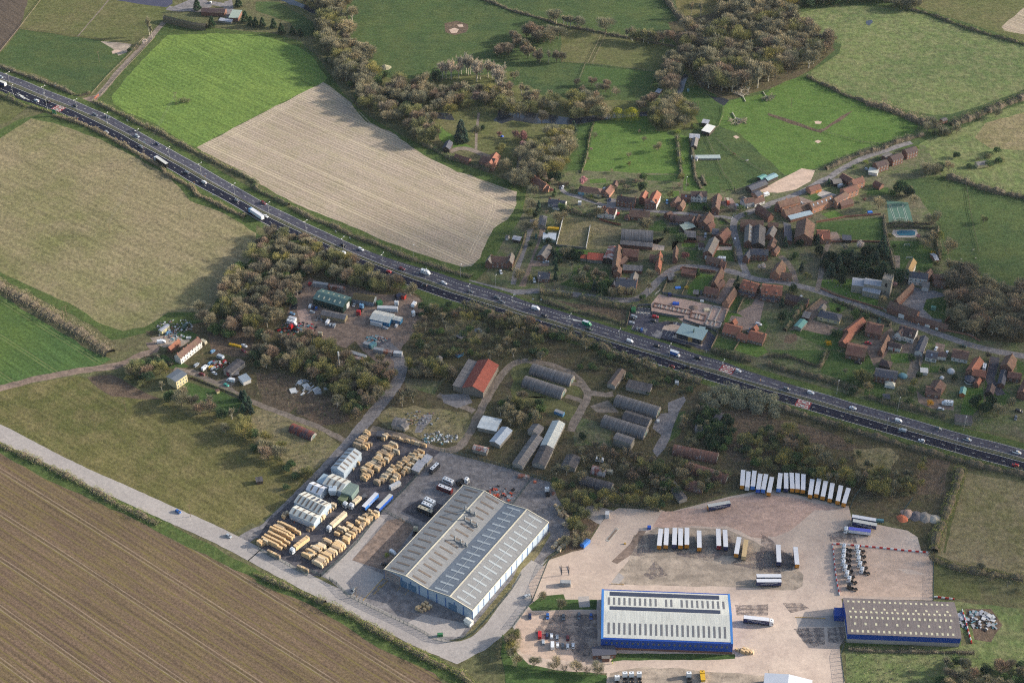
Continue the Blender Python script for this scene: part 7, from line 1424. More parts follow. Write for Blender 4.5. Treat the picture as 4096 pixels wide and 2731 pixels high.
def van_parts(kind,col,col2=None):
 k=(kind,col,col2)
 if k in CARS:return CARS[k]
 L,W,H={'van':(5.6,2.0,2.4),'small':(4.4,1.8,1.85),'luton':(6.8,2.2,3.1),'camper':(6.8,2.3,3.0),'minibus':(6.2,2.1,2.7)}[kind];a,b=L/2,W/2;p=[]
 nose=1.15 if kind!='small' else 1.0
 box=MB();hb_=H if kind not in('luton','camper')else H
 if kind in('luton',):box.box(-a,a-1.9,-b,b,.7,H);box.box(a-1.9,a-1.0,-b*.98,b*.98,2.1,H-.05)
 else:
  box=tub([(-a,b*.96,.3,H,.9),(-a+.1,b,.28,H+.02,.9),(a-nose-.9,b,.28,H,.9),(a-nose-.25,b,.28,H*.93,.86),(a-nose+.35,b,.28,H*.62,.9),(a-.25,b*.96,.28,H*.5,.9),(a,b*.85,.32,H*.36,.9)])
 p.append(('body',box.mesh('body',pt(col)),None))
 if kind=='luton':cb=tub([(a-2.1,b*.92,.3,2.1,.9),(a-1.2,b*.92,.3,2.1,.86),(a-.75,b*.92,.3,1.35,.9),(a,b*.85,.32,.9,.9)]);p.append(('cab',cb.mesh('cab',pt(col2 or 'white')),None))
 if kind=='luton':
  rf_=MB();rf_.box(-a,a-1.0,-b*1.01,b*1.01,H,H+.06);p.append(('roof',rf_.mesh('roof',pt('white')),None))
 if col2 and kind=='minibus':rf_=MB();rf_.box(-a+.1,a-nose-.9,-b*.9,b*.9,H,H+.08);p.append(('roof',rf_.mesh('roof',pt(col2)),None))
 w=MB();zz=(1.35,2.0)if kind!='small' else(1.05,1.55);xw=a-nose+.32 if kind!='luton' else a-.72
 w.loft([(xw,-b*.8,zz[0]),(xw,b*.8,zz[0]),(xw+.06,b*.8,zz[0]),(xw+.06,-b*.8,zz[0])],[(xw-.55,-b*.76,zz[1]),(xw-.55,b*.76,zz[1]),(xw-.45,b*.76,zz[1]+.04),(xw-.45,-b*.76,zz[1]+.04)])
 for s in(-1,1):w.box(xw-1.3,xw-.45,s*b*.99-.03,s*b*.99+.03,zz[0],zz[1]-.15)
 if kind in('camper','minibus'):
  for x in(-a*.6,-a*.05):
   for s in(-1,1):w.box(x-.4,x+.4,s*b-.03,s*b+.03,1.5,2.1)
  if kind=='camper':w.box(-a*.5,-a*.3,-.3,.3,H+.01,H+.08);w.box(0,.5,-.3,.3,H+.01,H+.06)
 p.append(('windows',w.mesh('windows',glass()),None))
 for s in(-1,1):m=MB();m.box(a-.15,a+.02,s*b*.66-.16,s*b*.66+.16,.75,.98);p.append(('headlight',m.mesh('headlight',M_HL),None))
 CARS[k]=(p,L,W);return CARS[k]
def van(s_,h,kind,col,label,col2=None,name='van',cat='van',z=None):
 p=P(s_)[0];g=G(p,1.1);t=thing(name,label,cat,(g.x,g.y,GZ if z is None else z),heading(p,h));pr,L,W=van_parts(kind,col,col2)
 for n,me,_ in pr:inst(n,me,t)
 wheels(t,(-L*.28,L*.32),W/2-.1,.36);return t
def lorry_cab(t,x,col,H=3.7):
 k=('cab',col,H)
 if k not in CARS:
  m=MB();m.side([(0,.5),(0,2.3),(-.15,2.6),(-.5,H-.15),(-1.5,H),(-2.2,H),(-2.2,.9),(-1.9,.5)],-1.25,1.25)
  w=MB();w.loft([(.02,-1.12,1.75),(.02,1.12,1.75),(.05,1.12,1.8),(.05,-1.12,1.8)],[(-.13,-1.1,2.6),(-.13,1.1,2.6),(-.05,1.1,2.65),(-.05,-1.1,2.65)]);w.box(-1.05,-.2,-1.28,-1.24,1.75,2.45);w.box(-1.05,-.2,1.24,1.28,1.75,2.45);w.box(-.03,.03,-.9,.9,.9,1.5)
  c=MB();c.box(-6.0,-.3,-.45,.45,.6,.95);c.box(-3.6,-2.3,-1.15,1.15,.45,.95);c.box(-5.6,-4.2,-.6,.6,.95,1.15);CARS[k]=(m.mesh('cab',pt(col)),w.mesh('windscreen',glass()),c.mesh('chassis',M_DG))
  r=MB();r.box(-1.4,-1.0,-.3,.3,H,H+.03);CARS[k]+=(r.mesh('roof_hatch',M_DG),)
 for n,me in zip(('cab','windscreen','chassis','roof_hatch'),CARS[k]):o=inst(n,me,t);o.location.x=x
 kk=(.5,.3);WH.setdefault(kk,wheel_mesh(.5,.3))
 for dx in(-1.3,-4.9,-5.0):
  for s in(-1,1):o=inst('wheel',WH[kk],t);o.location=(x+dx,s*1.05,.5)
def trailer_parts(col,rear,roofc,L=13.6,H=4.0,text=None,tcol=None):
 k=('tr',col,rear,roofc,L,H)
 if k in CARS:return CARS[k]
 a=L/2;b=MB();b.box(-a+.04,a-.04,-1.25,1.25,1.2,H-.06);r=MB();r.box(-a,a,-1.29,1.29,H-.06,H);d=MB();d.box(-a-.05,-a+.04,-1.22,1.22,1.2,H-.1);c=MB();c.box(-a+.2,a-.6,-.5,.5,.85,1.2);c.box(-a,-a+.15,-1.2,1.2,.55,.75);c.box(a-3.2,a-3,-1,-.8,0,1);c.box(a-3.2,a-3,.8,1,0,1);c.box(-a+.2,a-3.5,-1.24,-1.2,.7,1.1);c.box(-a+.2,a-3.5,1.2,1.24,.7,1.1)
 CARS[k]=(('side_curtains',b.mesh('side_curtains',col)),('roof',r.mesh('roof',roofc)),('rear_doors',d.mesh('rear_doors',rear)),('chassis',c.mesh('chassis',M_DG)));return CARS[k]
T_NAVY=paint('navy_curtain',C(30,48,96));T_BLUE=paint('blue_curtain',C(36,92,196));T_LBL=paint('light_blue_curtain',C(70,134,220));T_OR=paint('orange_doors',C(214,140,40));T_WR=pln('white_trailer_roof',C(222,222,226),.5,.06,.6);T_CR=pln('cream_trailer_roof',C(206,204,196),.5,.08,.6);T_WH=paint('white_side',C(224,226,232));T_BLK=paint('black_curtain',C(34,34,38));T_RED=paint('red_doors',C(150,40,52));T_PURP=pln('purple_sheet',C(92,100,196),.5,.1,.3)
TXT={}
def trailer(s_,tail,label,col=None,rear=None,roofc=None,L=13.6,text=None,group=None,name='trailer',z=None,H=4.0,cab=None,nose=None):
 a,b=G1(s_,H),G1(tail,H);d=(a-b);c=(a+b)/2;c.z=GZ if z is None else z;t=thing(name,label,'lorry' if cab else 'trailer',c,atan2(d.y,d.x),group)
 for n,me in trailer_parts(col or T_NAVY,rear or T_OR,roofc or T_WR,L,H):inst(n,me,t)
 kk=(.5,.3);WH.setdefault(kk,wheel_mesh(.5,.3))
 for dx in(1.6,2.9,4.2):
  for s in(-1,1):o=inst('wheel',WH[kk],t);o.location=(-L/2+dx,s*1.02,.5)
 if text:
  tm_,ts=text if isinstance(text,tuple)else(text,1.5)
  if text not in TXT:TXT[text]=text_mesh(tm_,M_WF,ts)
  for s in(-1,1):
   o=inst('lettering',TXT[text],t);o.location=(0,s*1.262,2.6);o.rotation_euler=(pi/2,0,0 if s<0 else pi)
   if tm_=='ELDDIS':
    m=MB();y0,y1=sorted((s*1.252,s*1.262));m.box(-4.6,-2.2,y0,y1,3.0,3.25);m.box(2.2,4.6,y0,y1,2.0,2.25);m.build('lettering_stripes',M_WF,t)
 if cab:lorry_cab(t,L/2+2.5,cab)
 return t
def tractor(s_,h,col,label,group=None,z=None):
 p=P(s_)[0];g=G(p,1.8);t=thing('lorry_tractor',label,'lorry cab',(g.x,g.y,GZ if z is None else z),heading(p,h),group);lorry_cab(t,1.8,col);return t
 # --- trailer park
ordn=['first','second','third','fourth','fifth','sixth','seventh','eighth','ninth','tenth','eleventh','twelfth','thirteenth','fourteenth','fifteenth','sixteenth','seventeenth','eighteenth']
top=[('c2 2072 1070','c2 2062 1214',T_OR),('c2 2120 1085','c2 2108 1225',T_WH),('c2 2173 1079','c2 2158 1218',T_LBL),('c2 2226 1106','c2 2205 1245',T_BLUE),('c2 2278 1108','c2 2250 1248',T_LBL),('c3 36 1136','c3 8 1272',T_OR),('c3 112 1100','c3 96 1240',T_LBL),('c3 162 1097','c3 163 1240',T_NAVY),('c3 212 1096','c3 219 1240',T_OR),('c3 263 1101','c3 266 1243',T_OR),('c3 318 1110','c3 314 1250',T_OR),('c3 398 1153','c3 378 1295',T_OR),('c3 460 1148','c3 434 1290',T_OR),('c3 518 1170','c3 491 1310',T_OR),('c3 579 1190','c3 555 1330',T_OR),('c3 655 1210','c3 626 1350',T_OR),('c3 723 1232','c3 680 1370',T_OR)]
TCN={T_OR:'orange',T_WH:'white',T_LBL:'light blue',T_BLUE:'blue',T_NAVY:'navy',T_RED:'red'}
for i,(a,b,r_)in enumerate(top):trailer(a,b,'white-roofed trailer with %s doors, %s from the left in the long back row'%(TCN[r_],ordn[i]),T_NAVY if r_ is not T_WH else T_WH,r_,group='trailers in the long back row')
mid=[('d2 1335 175','d2 1318 345',T_OR),('d2 1388 180','d2 1379 330',T_OR),('d2 1460 178','d2 1454 325',T_NAVY),('d2 1511 184','d2 1510 330',T_OR),('d2 1568 178','d2 1567 325',T_OR),('d2 1676 204','d2 1679 350',T_OR),('d2 1848 187','d2 1854 335',T_RED),('d2 1908 195','d2 1916 345',T_NAVY),('d2 2036 260','d2 2010 408',T_OR),('d3 92 328','d3 99 482',T_NAVY),('d3 246 348','d3 262 504',T_OR)]
for i,(a,b,r_)in enumerate(mid):trailer(a,b,'white-roofed trailer with %s doors, %s from the left in the middle row'%(TCN[r_],ordn[i]),T_NAVY if i!=6 else T_WH,r_,group='trailers in the middle row')
trailer('d2 2100 276','d2 2076 440','flat trailer loaded with pale timber in the middle row',pln('slatted_timber',C(206,178,134),.9,.15,2),pln('slatted_timber',C(206,178,134)),pln('slatted_timber',C(206,178,134)))
trailer('c2 1950 1358','c2 1760 1392','dark blue lettered trailer standing alone at the top of the park',T_NAVY,T_OR,T_CR,text='ELDDIS',L=13.6)
trailer('d2 2204 605','d2 2400 605','rear one of a pair of dark blue trailers on the mud',T_NAVY,T_NAVY,T_WR,text='ELDDIS');trailer('d2 2198 648','d2 2408 648','front one of a pair of dark blue trailers on the mud',T_NAVY,T_NAVY,T_WR,text='ELDDIS')
trailer('d3 965 105','d3 758 70','upper dark blue trailer of the pair above the tipper lorry',T_NAVY,T_NAVY,T_WR,text='ELDDIS');trailer('d3 972 148','d3 765 110','lower dark blue trailer of the pair above the tipper lorry',T_NAVY,T_NAVY,T_CR,text='ELDDIS')
trailer('d3 -8 996','d2 2095 975','lorry with white cab and dark blue lettered trailer by the blue warehouse',T_NAVY,T_NAVY,T_WR,text='ELDDIS',cab='white',name='articulated_lorry')
tq=trailer('d3 718 180','d3 925 205','white tipper lorry with purple-blue sheeted top beside the dark blue trailers',T_WH,T_WH,T_PURP,L=12.5,H=3.6,cab='white',name='tipper_lorry')
for i in range(7):tractor('d3 %d %d'%((690,688,684,684,700,716,735)[i],(352,400,446,494,540,592,642)[i]),'-62 -16','white','white tractor unit, %s from the top in the left line beside the striped barrier'%ordn[i],'tractor units in the left line')
tractor('d3 738 702','-62 -16','black','black tractor unit at the foot of the left line')
for i in range(5):tractor('d3 %d %d'%((808,816,820,832,850)[i],(362,410,460,510,560)[i]),'-62 -16','white','white tractor unit, %s from the top in the right line of cabs'%ordn[i],'tractor units in the right line')
for i,(q,c)in enumerate((('d2 942 1530','orange'),('d2 1012 1500','orange'),('d2 1070 1500','orange'),('d2 1140 1500','white'),('d2 1585 1500','orange'))):tractor(q,'-4 -30','white',('leftmost cab','second cab','third cab','fourth cab','single cab')[i]+' parked on the gravel at the bottom edge')
t=thing('gritting_lorry','yellow gritting lorry at the bottom edge','lorry',G1('d2 1705 1520'),pi/2*1.0);lorry_cab(t,3,'yellow',3);m=MB();m.loft([(-3.5,-.8,1),(.6,-.8,1),(.6,.8,1),(-3.5,.8,1)],[(-3.6,-1.25,2.6),(.7,-1.25,2.6),(.7,1.25,2.6),(-3.6,1.25,2.6)]);m.build('hopper',pt('yellow'),t)
# --- timber yard lorries
trailer('m8 1318 662','m8 1195 790','bright blue curtain trailer with big white lettering in the timber yard',T_LBL,T_NAVY,T_WR,text=('Palgrave',2.0))
trailer('m8 1465 680','m8 1345 800','darker blue trailer standing against the fence',T_BLUE,T_NAVY,T_CR)
m_plank=pln('fresh_timber',C(226,192,146),.85,.14,.5);m_plank2=pln('pale_timber',C(232,210,176),.85,.12,.5);m_plank3=pln('weathered_timber',C(176,154,128),.9,.22,.6)
def timber_load(t,x0,x1,h,mt):
 m=MB();x=x0;r=random.Random(int(x1*10))
 while x<x1-.4:m.box(x+.03,min(x+1.2,x1)-.03,-1.2,1.2,1.25,h+r.uniform(-.08,.08));x+=1.2
 return m.build('timber_load',mt,t)
for i,(a,b,lab,x0)in enumerate((('m8 838 1000','m8 1005 850','white-cabbed lorry with long load of pale timber in mid yard',0),('m8 460 1225','m8 610 1110','white-cabbed lorry with timber load beside the long stacks',0),('m8 1075 760','m8 1210 640','half-loaded timber lorry beside another white cab',5))):
 p,q=G1(a,3.4),G1(b,3.4);d=p-q;t=thing('timber_lorry',lab,'lorry',((p.x+q.x)/2,(p.y+q.y)/2,GZ),atan2(d.y,d.x));L=min(d.length,13.6);m=MB();m.box(-L/2,L/2,-1.25,1.25,1.05,1.25);m.box(-L/2,L/2-.5,-.5,.5,.7,1.05);m.box(L/2-.1,L/2,-1.25,1.25,1.2,3.4);m.build('flatbed',M_DGR,t)
 timber_load(t,-L/2+.2+x0,L/2-.4,3.9,m_plank2 if i!=1 else m_plank);lorry_cab(t,L/2+2.6,'white')
 for dx in(1.6,2.9,4.2):
  for s in(-1,1):o=inst('wheel',WH[(.5,.3)],t);o.location=(-L/2+dx,s*1.02,.5)
tractor('m8 1005 775','-50 40','white','white tractor unit beside the half-loaded timber lorry')
# --- timber stacks: about ten kinds of stack, copied
STK=[]
def stack_mesh(L,tiers,mt,seed):
 r=random.Random(seed);m=MB();z=.12
 for k in range(tiers):
  cut0,cut1=(r.uniform(0,.25)*L if k==tiers-1 else 0),(r.uniform(0,.25)*L if k==tiers-1 else 0);x=-L/2+cut0
  h=.82
  while x<L/2-cut1-.3:
   w=1.22 if r.random()<.9 else 1.1;j=r.uniform(-.08,.08);m.box(x+.03,min(x+w,L/2)-.03,-.6+j,.6+j,z,z+h-.08);m.box(x+.1,min(x+w,L/2)-.1,-.55,.55,z-.09,z,1)
   for kk in(.25,.5,.75):m.box(x+.02,min(x+w,L/2)-.02,-.61+j,.61+j,z+h*kk-.015,z+h*kk+.015,1)
   x+=w
  z+=h
 return m.mesh('stack',[mt,m_plank3])
for i,(L,n)in enumerate(((3.7,3),(6,4),(2.5,3),(5,3),(3.6,4),(7.5,4),(2.4,2),(4.8,4))):STK.append((L,[stack_mesh(L,n,mt,i*7+j)for j,mt in enumerate((m_plank,m_plank2,m_plank3,m_plank))]))
def stack(p,ang,L,label,group=None,mi=None,h=None):
 k=min(range(len(STK)),key=lambda i:abs(STK[i][0]-L))if L<9 else None
 if k is None:key=('ls',round(L));me=CARS.setdefault(key,stack_mesh(L,h or 4,m_plank,int(L)))
 else:me=STK[k][1][rnd.choice((0,0,1,1,3,2))if mi is None else mi]
 o=inst('timber_stack',me);o.location=(p.x,p.y,GZ);o.rotation_euler=(0,0,ang);return tag(o,label,'timber stack',group)
A0=None
for i,(a,b)in enumerate((('m8 285 935','m8 525 1050'),('m8 250 965','m8 375 1025'),('m8 205 1000','m8 440 1105'),('m8 245 985','m8 460 1085'),('m8 185 1045','m8 415 1160'),('m8 150 1080','m8 375 1190'),('m8 120 1105','m8 335 1215'))):
 p,q=G1(a,3.4),G1(b,3.4);d=q-p;A0=A0 or atan2(d.y,d.x);stack((p+q)/2,atan2(d.y,d.x),d.length,'long wall-like timber stack, %s from the open-fronted shed'%ordn[i]if i!=1 else 'short grey-topped stack behind the long timber walls','long timber walls',None if i!=1 else 2,3 if i==1 else 4)
def srow(s0,s1,n,Lr,label,jit=.8,skip=.08,ang=None,lanes=1,off=0):
 p,q=G1(s0),G1(s1);d=(q-p).normalized();nn_=Vec((cos(A0),sin(A0),0));sp=(q-p).length/n
 for i in range(n):
  for l in range(lanes):
   if rnd.random()<skip:continue
   L=ru(*Lr);c=p+d*sp*(i+.5)+nn_*(l-(lanes-1)/2)*(sum(Lr)/2+.8)+nn_*ru(-jit,jit);stack(c,A0+ru(-.04,.04),L,label,label)
srow('m8 700 1420','m8 960 1200',17,(5,7.5),'timber stack in the near row along the fence',.5,.02,lanes=1);srow('m8 590 1340','m8 830 1180',14,(5,7.5),'timber stack on the yard side of the near row',.8,.05,lanes=1)
srow('m8 990 1180','m8 1130 1050',10,(3.5,5),'timber stack in the middle of the fence row',.8,.05);srow('m8 880 1120','m8 1060 1000',9,(3.5,6),'timber stack on the yard side of the middle row',.8,.1)
srow('m8 1150 1040','m8 1330 880',12,(2.4,3.7),'low timber stack at the upper end of the fence row',.6,.05);srow('m8 1120 1000','m8 1270 870',8,(2.4,3.7),'timber stack beside the blue trailers',.8,.2)
srow('m8 1320 575','m8 1790 230',28,(3.6,5),'timber stack in the right-hand upper row',.8,.04);srow('m8 1480 560','m8 1810 280',20,(2.4,4.8),'timber stack on the fence side of the upper row',.8,.1);srow('m8 1430 480','m8 1700 270',15,(2.4,3.7),'timber stack on the inner side of the upper row',.8,.2)
srow('m8 1180 460','m8 1500 160',20,(3.6,6),'timber stack in the left upper row',.9,.05);srow('m8 1290 450','m8 1560 200',16,(2.4,5),'timber stack on the right side of the left upper row',.9,.1);srow('m8 1180 530','m8 1280 440',5,(3.7,5),'stack at the lower end of the left upper row',.4,0)
srow('m8 1110 190','m8 1240 40',9,(4.8,6),'timber stack beside the lane at the top left of the yard',.6,0);srow('m8 1190 210','m8 1270 150',3,(2.4,3.7),'timber stack behind the pale blue-grey shed',.6,0);srow('m8 1390 110','m8 1440 60',4,(2.4,3.6),'tall timber stack beside the slate canopy',.3,0)
srow('m8 800 870','m8 900 790',6,(2.4,3.6),'stack by the end of the solar-roofed shed',.5,.1);srow('m8 720 960','m8 790 900',3,(2.4,3.6),'stack by the end of the open shed',.4,0);srow('m8 600 1060','m8 700 1010',4,(2.4,2.5),'small stack near the corner of the open shed',.4,.2);srow('m8 340 930','m8 400 870',3,(2.4,3),'stack at the left end of the open shed',.3,0)
srow('m8 100 1210','m8 170 1180',4,(2.4,3.6),'grey stack at the lower left yard corner',.6,0);srow('m8 190 1280','m8 310 1340',5,(2.4,2.5),'small crate stack by the front fence',.3,.1,lanes=1);srow('m8 500 1440','m8 600 1480',5,(2.4,3.6),'crate stack in the front corner bay',.5,.1)
srow('m8 1460 75','m8 1829 175',18,(2.4,2.5),'crate pile along the back fence of the timber yard',.8,.15);srow('m8 1040 440','m8 1140 350',5,(2.4,2.5),'small stack along the pale blue-grey shed',.2,.2)
srow('c2 410 1400','c2 480 1520',7,(2.4,2.5),'pallet stack along the coach yard edge',.8,0,lanes=2);srow('d2 460 150','d2 545 200',4,(2.4,2.5),'pallet stack at the coach yard bend',.3,0);srow('d2 385 380','d2 480 300',6,(2.4,2.5),'boxed pallet beside the estate fence',.5,0,lanes=2);srow('d1 1450 930','d1 1560 870',4,(2.4,2.5),'crate outside the grey factory',.6,0,lanes=2);srow('d2 2030 1290','d2 2140 1290',4,(2.4,2.5),'grey pallet stack at the blue warehouse corner',.3,0,lanes=2)
# --- cars
for s_,h,k,c,l in rows_('''b0 1830 65//suv/white/+on near carriageway above long lorry
a0 328 903//suv/white/+on merging lane at far left
a0 432 908//saloon/black/+beside white one at far left
a0 674 950//hatch/black/+opposite farm lane entrance
a0 855 1028//estate/grey/+on far carriageway past lane entrance
a0 966 1047//hatch/grey/dark car below lamp post with diamond sign
a0 685 1055//hatch/black/+near green road sign
a0 952 1185//estate/silver/+beside warning triangle sign
a0 1228 1220//suv/silver/+on far carriageway under twin lamp
a0 1262 1315//saloon/grey/+by square board on near carriageway
a0 1410 1290//hatch/navy/+alone on far carriageway
a0 1675 1545//estate/grey/+behind black-sided lorry
b0 2122 228//saloon/grey/dark grey car ahead of white box lorry
b1 68 250//suv/dred/brown-red car on far carriageway
b1 88 368//saloon/white/+hidden behind white box lorry
b1 405 530//hatch/black/+in shade of roadside trees
b1 785 630//suv/black/+under a lamp post near white van
b1 940 665//suv/white/+on far carriageway before slip lane
b1 1310 838//estate/dred/dark red car on far carriageway
b1 1188 864//hatch/red/bright red car on near carriageway
b1 1510 985//hatch/black/+on near carriageway below camper
b1 1685 966//estate/white/+on slip side near junction
b1 1922 1044//hatch/grey/dark car beneath lamp by junction
b1 2162 1096//saloon/grey/+near farm entrance bay
b1 2204 1136//estate/grey/dark grey car in inner lane by junction
b2 235 1312//suv/navy/+on near carriageway left of green van
b2 293 1262//suv/black/+on far carriageway behind white van
b2 690 1380//estate/dgreen/dark green car beside green van
b2 832 1528//estate/black/+on near carriageway before cafe
b2 1303 1532//suv/black/+passing cafe wall
c2 1430 145//hatch/dred/maroon car on near carriageway
c2 1571 150//hatch/black/+behind maroon one
c2 1668 72//mpv/black/black people carrier at cafe exit
c2 2028 183//hatch/white/+beside worn speed roundel
c3 168 348//suv/grey/+on far carriageway by last hedge
c3 383 378//estate/white/+above red speed patch
c3 762 517//saloon/white/+half way along far carriageway at right
c3 1375 808//hatch/white/white hatchback on near carriageway at right
c3 1530 702//hatch/grey/dark grey hatchback on far carriageway
c3 1785 800//pickup/silver/silver pickup on far carriageway
c3 2230 915//pickup/white/white pickup near right edge
c3 2215 1028//hatch/red/+at right edge of near carriageway'''):
 car(s_,h,k,c,l,'traffic')
for s_,h,k,c,l,*c2 in rows_('''b1 778 692//small/white/white van on near carriageway above wood
b1 1232 911//small/white/white van following bright red car
b1 1520 873//camper/white/white camper van on far carriageway
b2 213 1193//van/white/long white van leaving village junction
b2 672 1332//minibus/tgreen/green minibus with white roof on slip lane/white
b2 1058 1484//small/white/small white van before cafe entrance
c2 1460 35//luton/blue/blue box van with white roof and cab/white
c3 1172 628//small/white/white van on far carriageway at right
c3 1207 714//small/silver/silver van on near carriageway at right'''):
 van(s_,h,k,c,l,c2[0]if c2 else None,z=ROADZ)
trailer('a0 1400 1402','a0 1500 1470','articulated lorry with white cab, cream roof and black sides',T_BLK,T_BLK,T_CR,cab='white',L=13.6,name='articulated_lorry',z=ROADZ);trailer('b0 2250 300','b1 60 370','long white box lorry with light blue cab',T_WH,T_WH,T_WR,cab='lblue',name='articulated_lorry',z=ROADZ);trailer('a0 -60 705','a0 42 742','dark blue lorry with white roof cut by the left edge',T_NAVY,T_WH,T_CR,cab='white',name='articulated_lorry',z=ROADZ);car('a0 10 690','','hatch','silver','silver car cut by the left edge','traffic')
for s_,h,k,c,l in rows_('''k9 312 365/60 10/estate/silver/silver-blue car in upper bay of cafe car park
k9 285 410/60 12/hatch/black/+between two silver ones at cafe
k9 262 503/60 6/hatch/silver/+in lower left bay at cafe
k9 792 372/60 6/suv/red/pink and blue wrapped car at cafe
k9 760 470/60 10/suv/black/+beside cafe drive-through
k9 390 648/30 -40/hatch/grey/+in angled cafe bay
k9 487 660/14 -50/hatch/blue/bright blue car in hatched cafe bay
d0 1597 30/60 36/hatch/blue/bright blue car standing alone on long straight road
d0 2050 248/60 34/hatch/silver/+near timber yard lane
d2 133 785/50 -24/hatch/silver/+driving past car park trees
d1 868 740/-36 46/suv/grey/black and grey 4x4 beside yellow bays
d1 1150 500/-30 -4/hatch/black/dark car in shade beside grey factory
d2 160 970/2 30/hatch/navy/dark blue car at far left of upper bay row
d2 319 968/0 30/hatch/blue/+second in upper bay row
d2 460 975/0 30/hatch/grey/+in middle of upper bay row
d2 600 965/0 30/estate/grey/grey-blue estate fourth in upper bay row
d2 708 970/0 30/hatch/blue/light blue car nearest blue warehouse
d2 313 1140/0 -30/hatch/navy/+right of red van
d2 354 1145/0 -30/hatch/white/+third in upper cluster
d2 404 1157/0 -30/hatch/silver/+fourth in upper cluster
d2 500 1160/0 -30/hatch/dred/dark red car at right of upper cluster
d2 278 1200/0 -30/hatch/silver/+at left of lower cluster
d2 408 1225/0 -30/hatch/white/+right of long white van
d2 454 1233/0 -30/hatch/grey/+in lower cluster
d2 499 1237/0 -30/hatch/white/+second from right in lower cluster
d2 547 1230/0 -30/hatch/white/+at right end of lower cluster
v1 908 222/-20 40/hatch/white/+by dark yew hedge
v1 1755 440/0 40/saloon/navy/dark blue car in front of gabled garage
v1 1897 690/16 -30/hatch/red/bright red car beside white gabled house
v2 485 480/0 40/estate/lblue/pale blue car beside brick farmhouse
v2 660 595/0 36/hatch/navy/dark teal car below double garage
v2 1702 1145/-4 -40/hatch/white/+driving on village street
v2 1172 1082/-2 30/mpv/silver/silver people carrier on garden yard
v1 607 1555/-40 4/saloon/silver/+behind two-tone bungalow
v3 398 318/10 40/estate/white/+beside slate cottage
v4 1095 540/0 36/hatch/black/+beside small red bungalow
v4 1685 500/30 16/saloon/navy/+under dark evergreen
v4 2125 1100/40 10/estate/white/+in new close
v4 1955 1215/-20 30/estate/grey/dark grey car behind new bungalow
b1 2195 870/12 36/hatch/white/+on paved drive of pointed-gable semi
b3 340 272/40 -10/estate/white/+in barn range courtyard
b3 285 245/40 -6/hatch/silver/+parked tight behind barn range
b3 320 262/40 -8/hatch/grey/+beside white car in courtyard
b3 295 1090/20 -24/hatch/silver/pale green car beside long brown roof
b3 468 1200/20 -30/hatch/blue/bright blue car by cream bungalow
b3 897 1503/40 8/saloon/red/+on brick farm courtyard
b3 1125 1460/4 -34/hatch/grey/blue-grey car beside black-roofed white house
r5 1163 482/16 -30/saloon/white/+behind slate-roofed bungalow
r5 1310 535/14 -30/hatch/white/+beside square brown roof
r5 1535 450/40 10/hatch/dgreen/dark green car on village road
r5 1230 1300/40 4/hatch/white/+below motorhome
r5 108 672/40 10/saloon/black/+on dark lawn
r5 2285 1325/40 12/estate/black/+at right edge gravel
r5 2240 1420/-8 30/hatch/grey/+at right edge drive
a3 888 1518/30 10/hatch/silver/+left of brick terrace
a0 1888 22/6 -24/hatch/white/+at upper house
u7 1155 665/30 -24/hatch/lblue/pale blue car on workshop track
u7 1738 560/40 16/saloon/white/+with dark windows beside yellow boom
u7 340 322/34 -20/hatch/lblue/pale blue car before mobile home
u7 855 915/30 -26/estate/silver/+under small tree
u7 1110 882/30 -26/hatch/lblue/pale blue car in back of car cluster
u7 1200 872/30 -26/hatch/grey/+in back of car cluster
u7 1118 958/30 -26/hatch/yellow/+in junk cluster
u7 1160 985/30 -26/hatch/silver/grey-green car in junk cluster
u7 1232 995/30 -26/hatch/dgreen/green and red car in junk cluster
u7 1190 1068/40 20/beetle/white/lilac-white beetle-shaped car on track
u7 950 1085/-40 -12/estate/dred/dark red estate on track
u7 1408 1285/40 16/beetle/teal/turquoise beetle-shaped car on track
u7 1730 660/30 20/hatch/dred/dark red car on grass by workshop
s6 415 60/20 -40/hatch/red/+at top of scrapyard
s6 302 120/24 -40/hatch/black/+at top left of scrapyard
s6 262 195/24 -40/hatch/black/second black car at top left of scrapyard
s6 155 430/-40 4/suv/black/black 4x4 at left of scrapyard
s6 140 475/-40 4/saloon/black/+in front of 4x4
s6 468 455/16 -40/hatch/navy/+beside green workshop
s6 525 470/10 -40/hatch/blue/+beside green workshop
s6 458 535/40 8/hatch/silver/+left of long hut
s6 122 562/40 10/hatch/lblue/light blue car at left of scrapyard
s6 765 748/24 -36/hatch/silver/silver hatchback below long hut
s6 825 760/20 -40/suv/silver/+right of silver hatchback
s6 1163 410/24 -40/saloon/silver/grey-green car before mossy garage
s6 1682 800/40 10/hatch/silver/+before blue workshop
s6 1872 760/20 -36/hatch/white/+below blue office'''):
 car(s_,h,k,c,l)
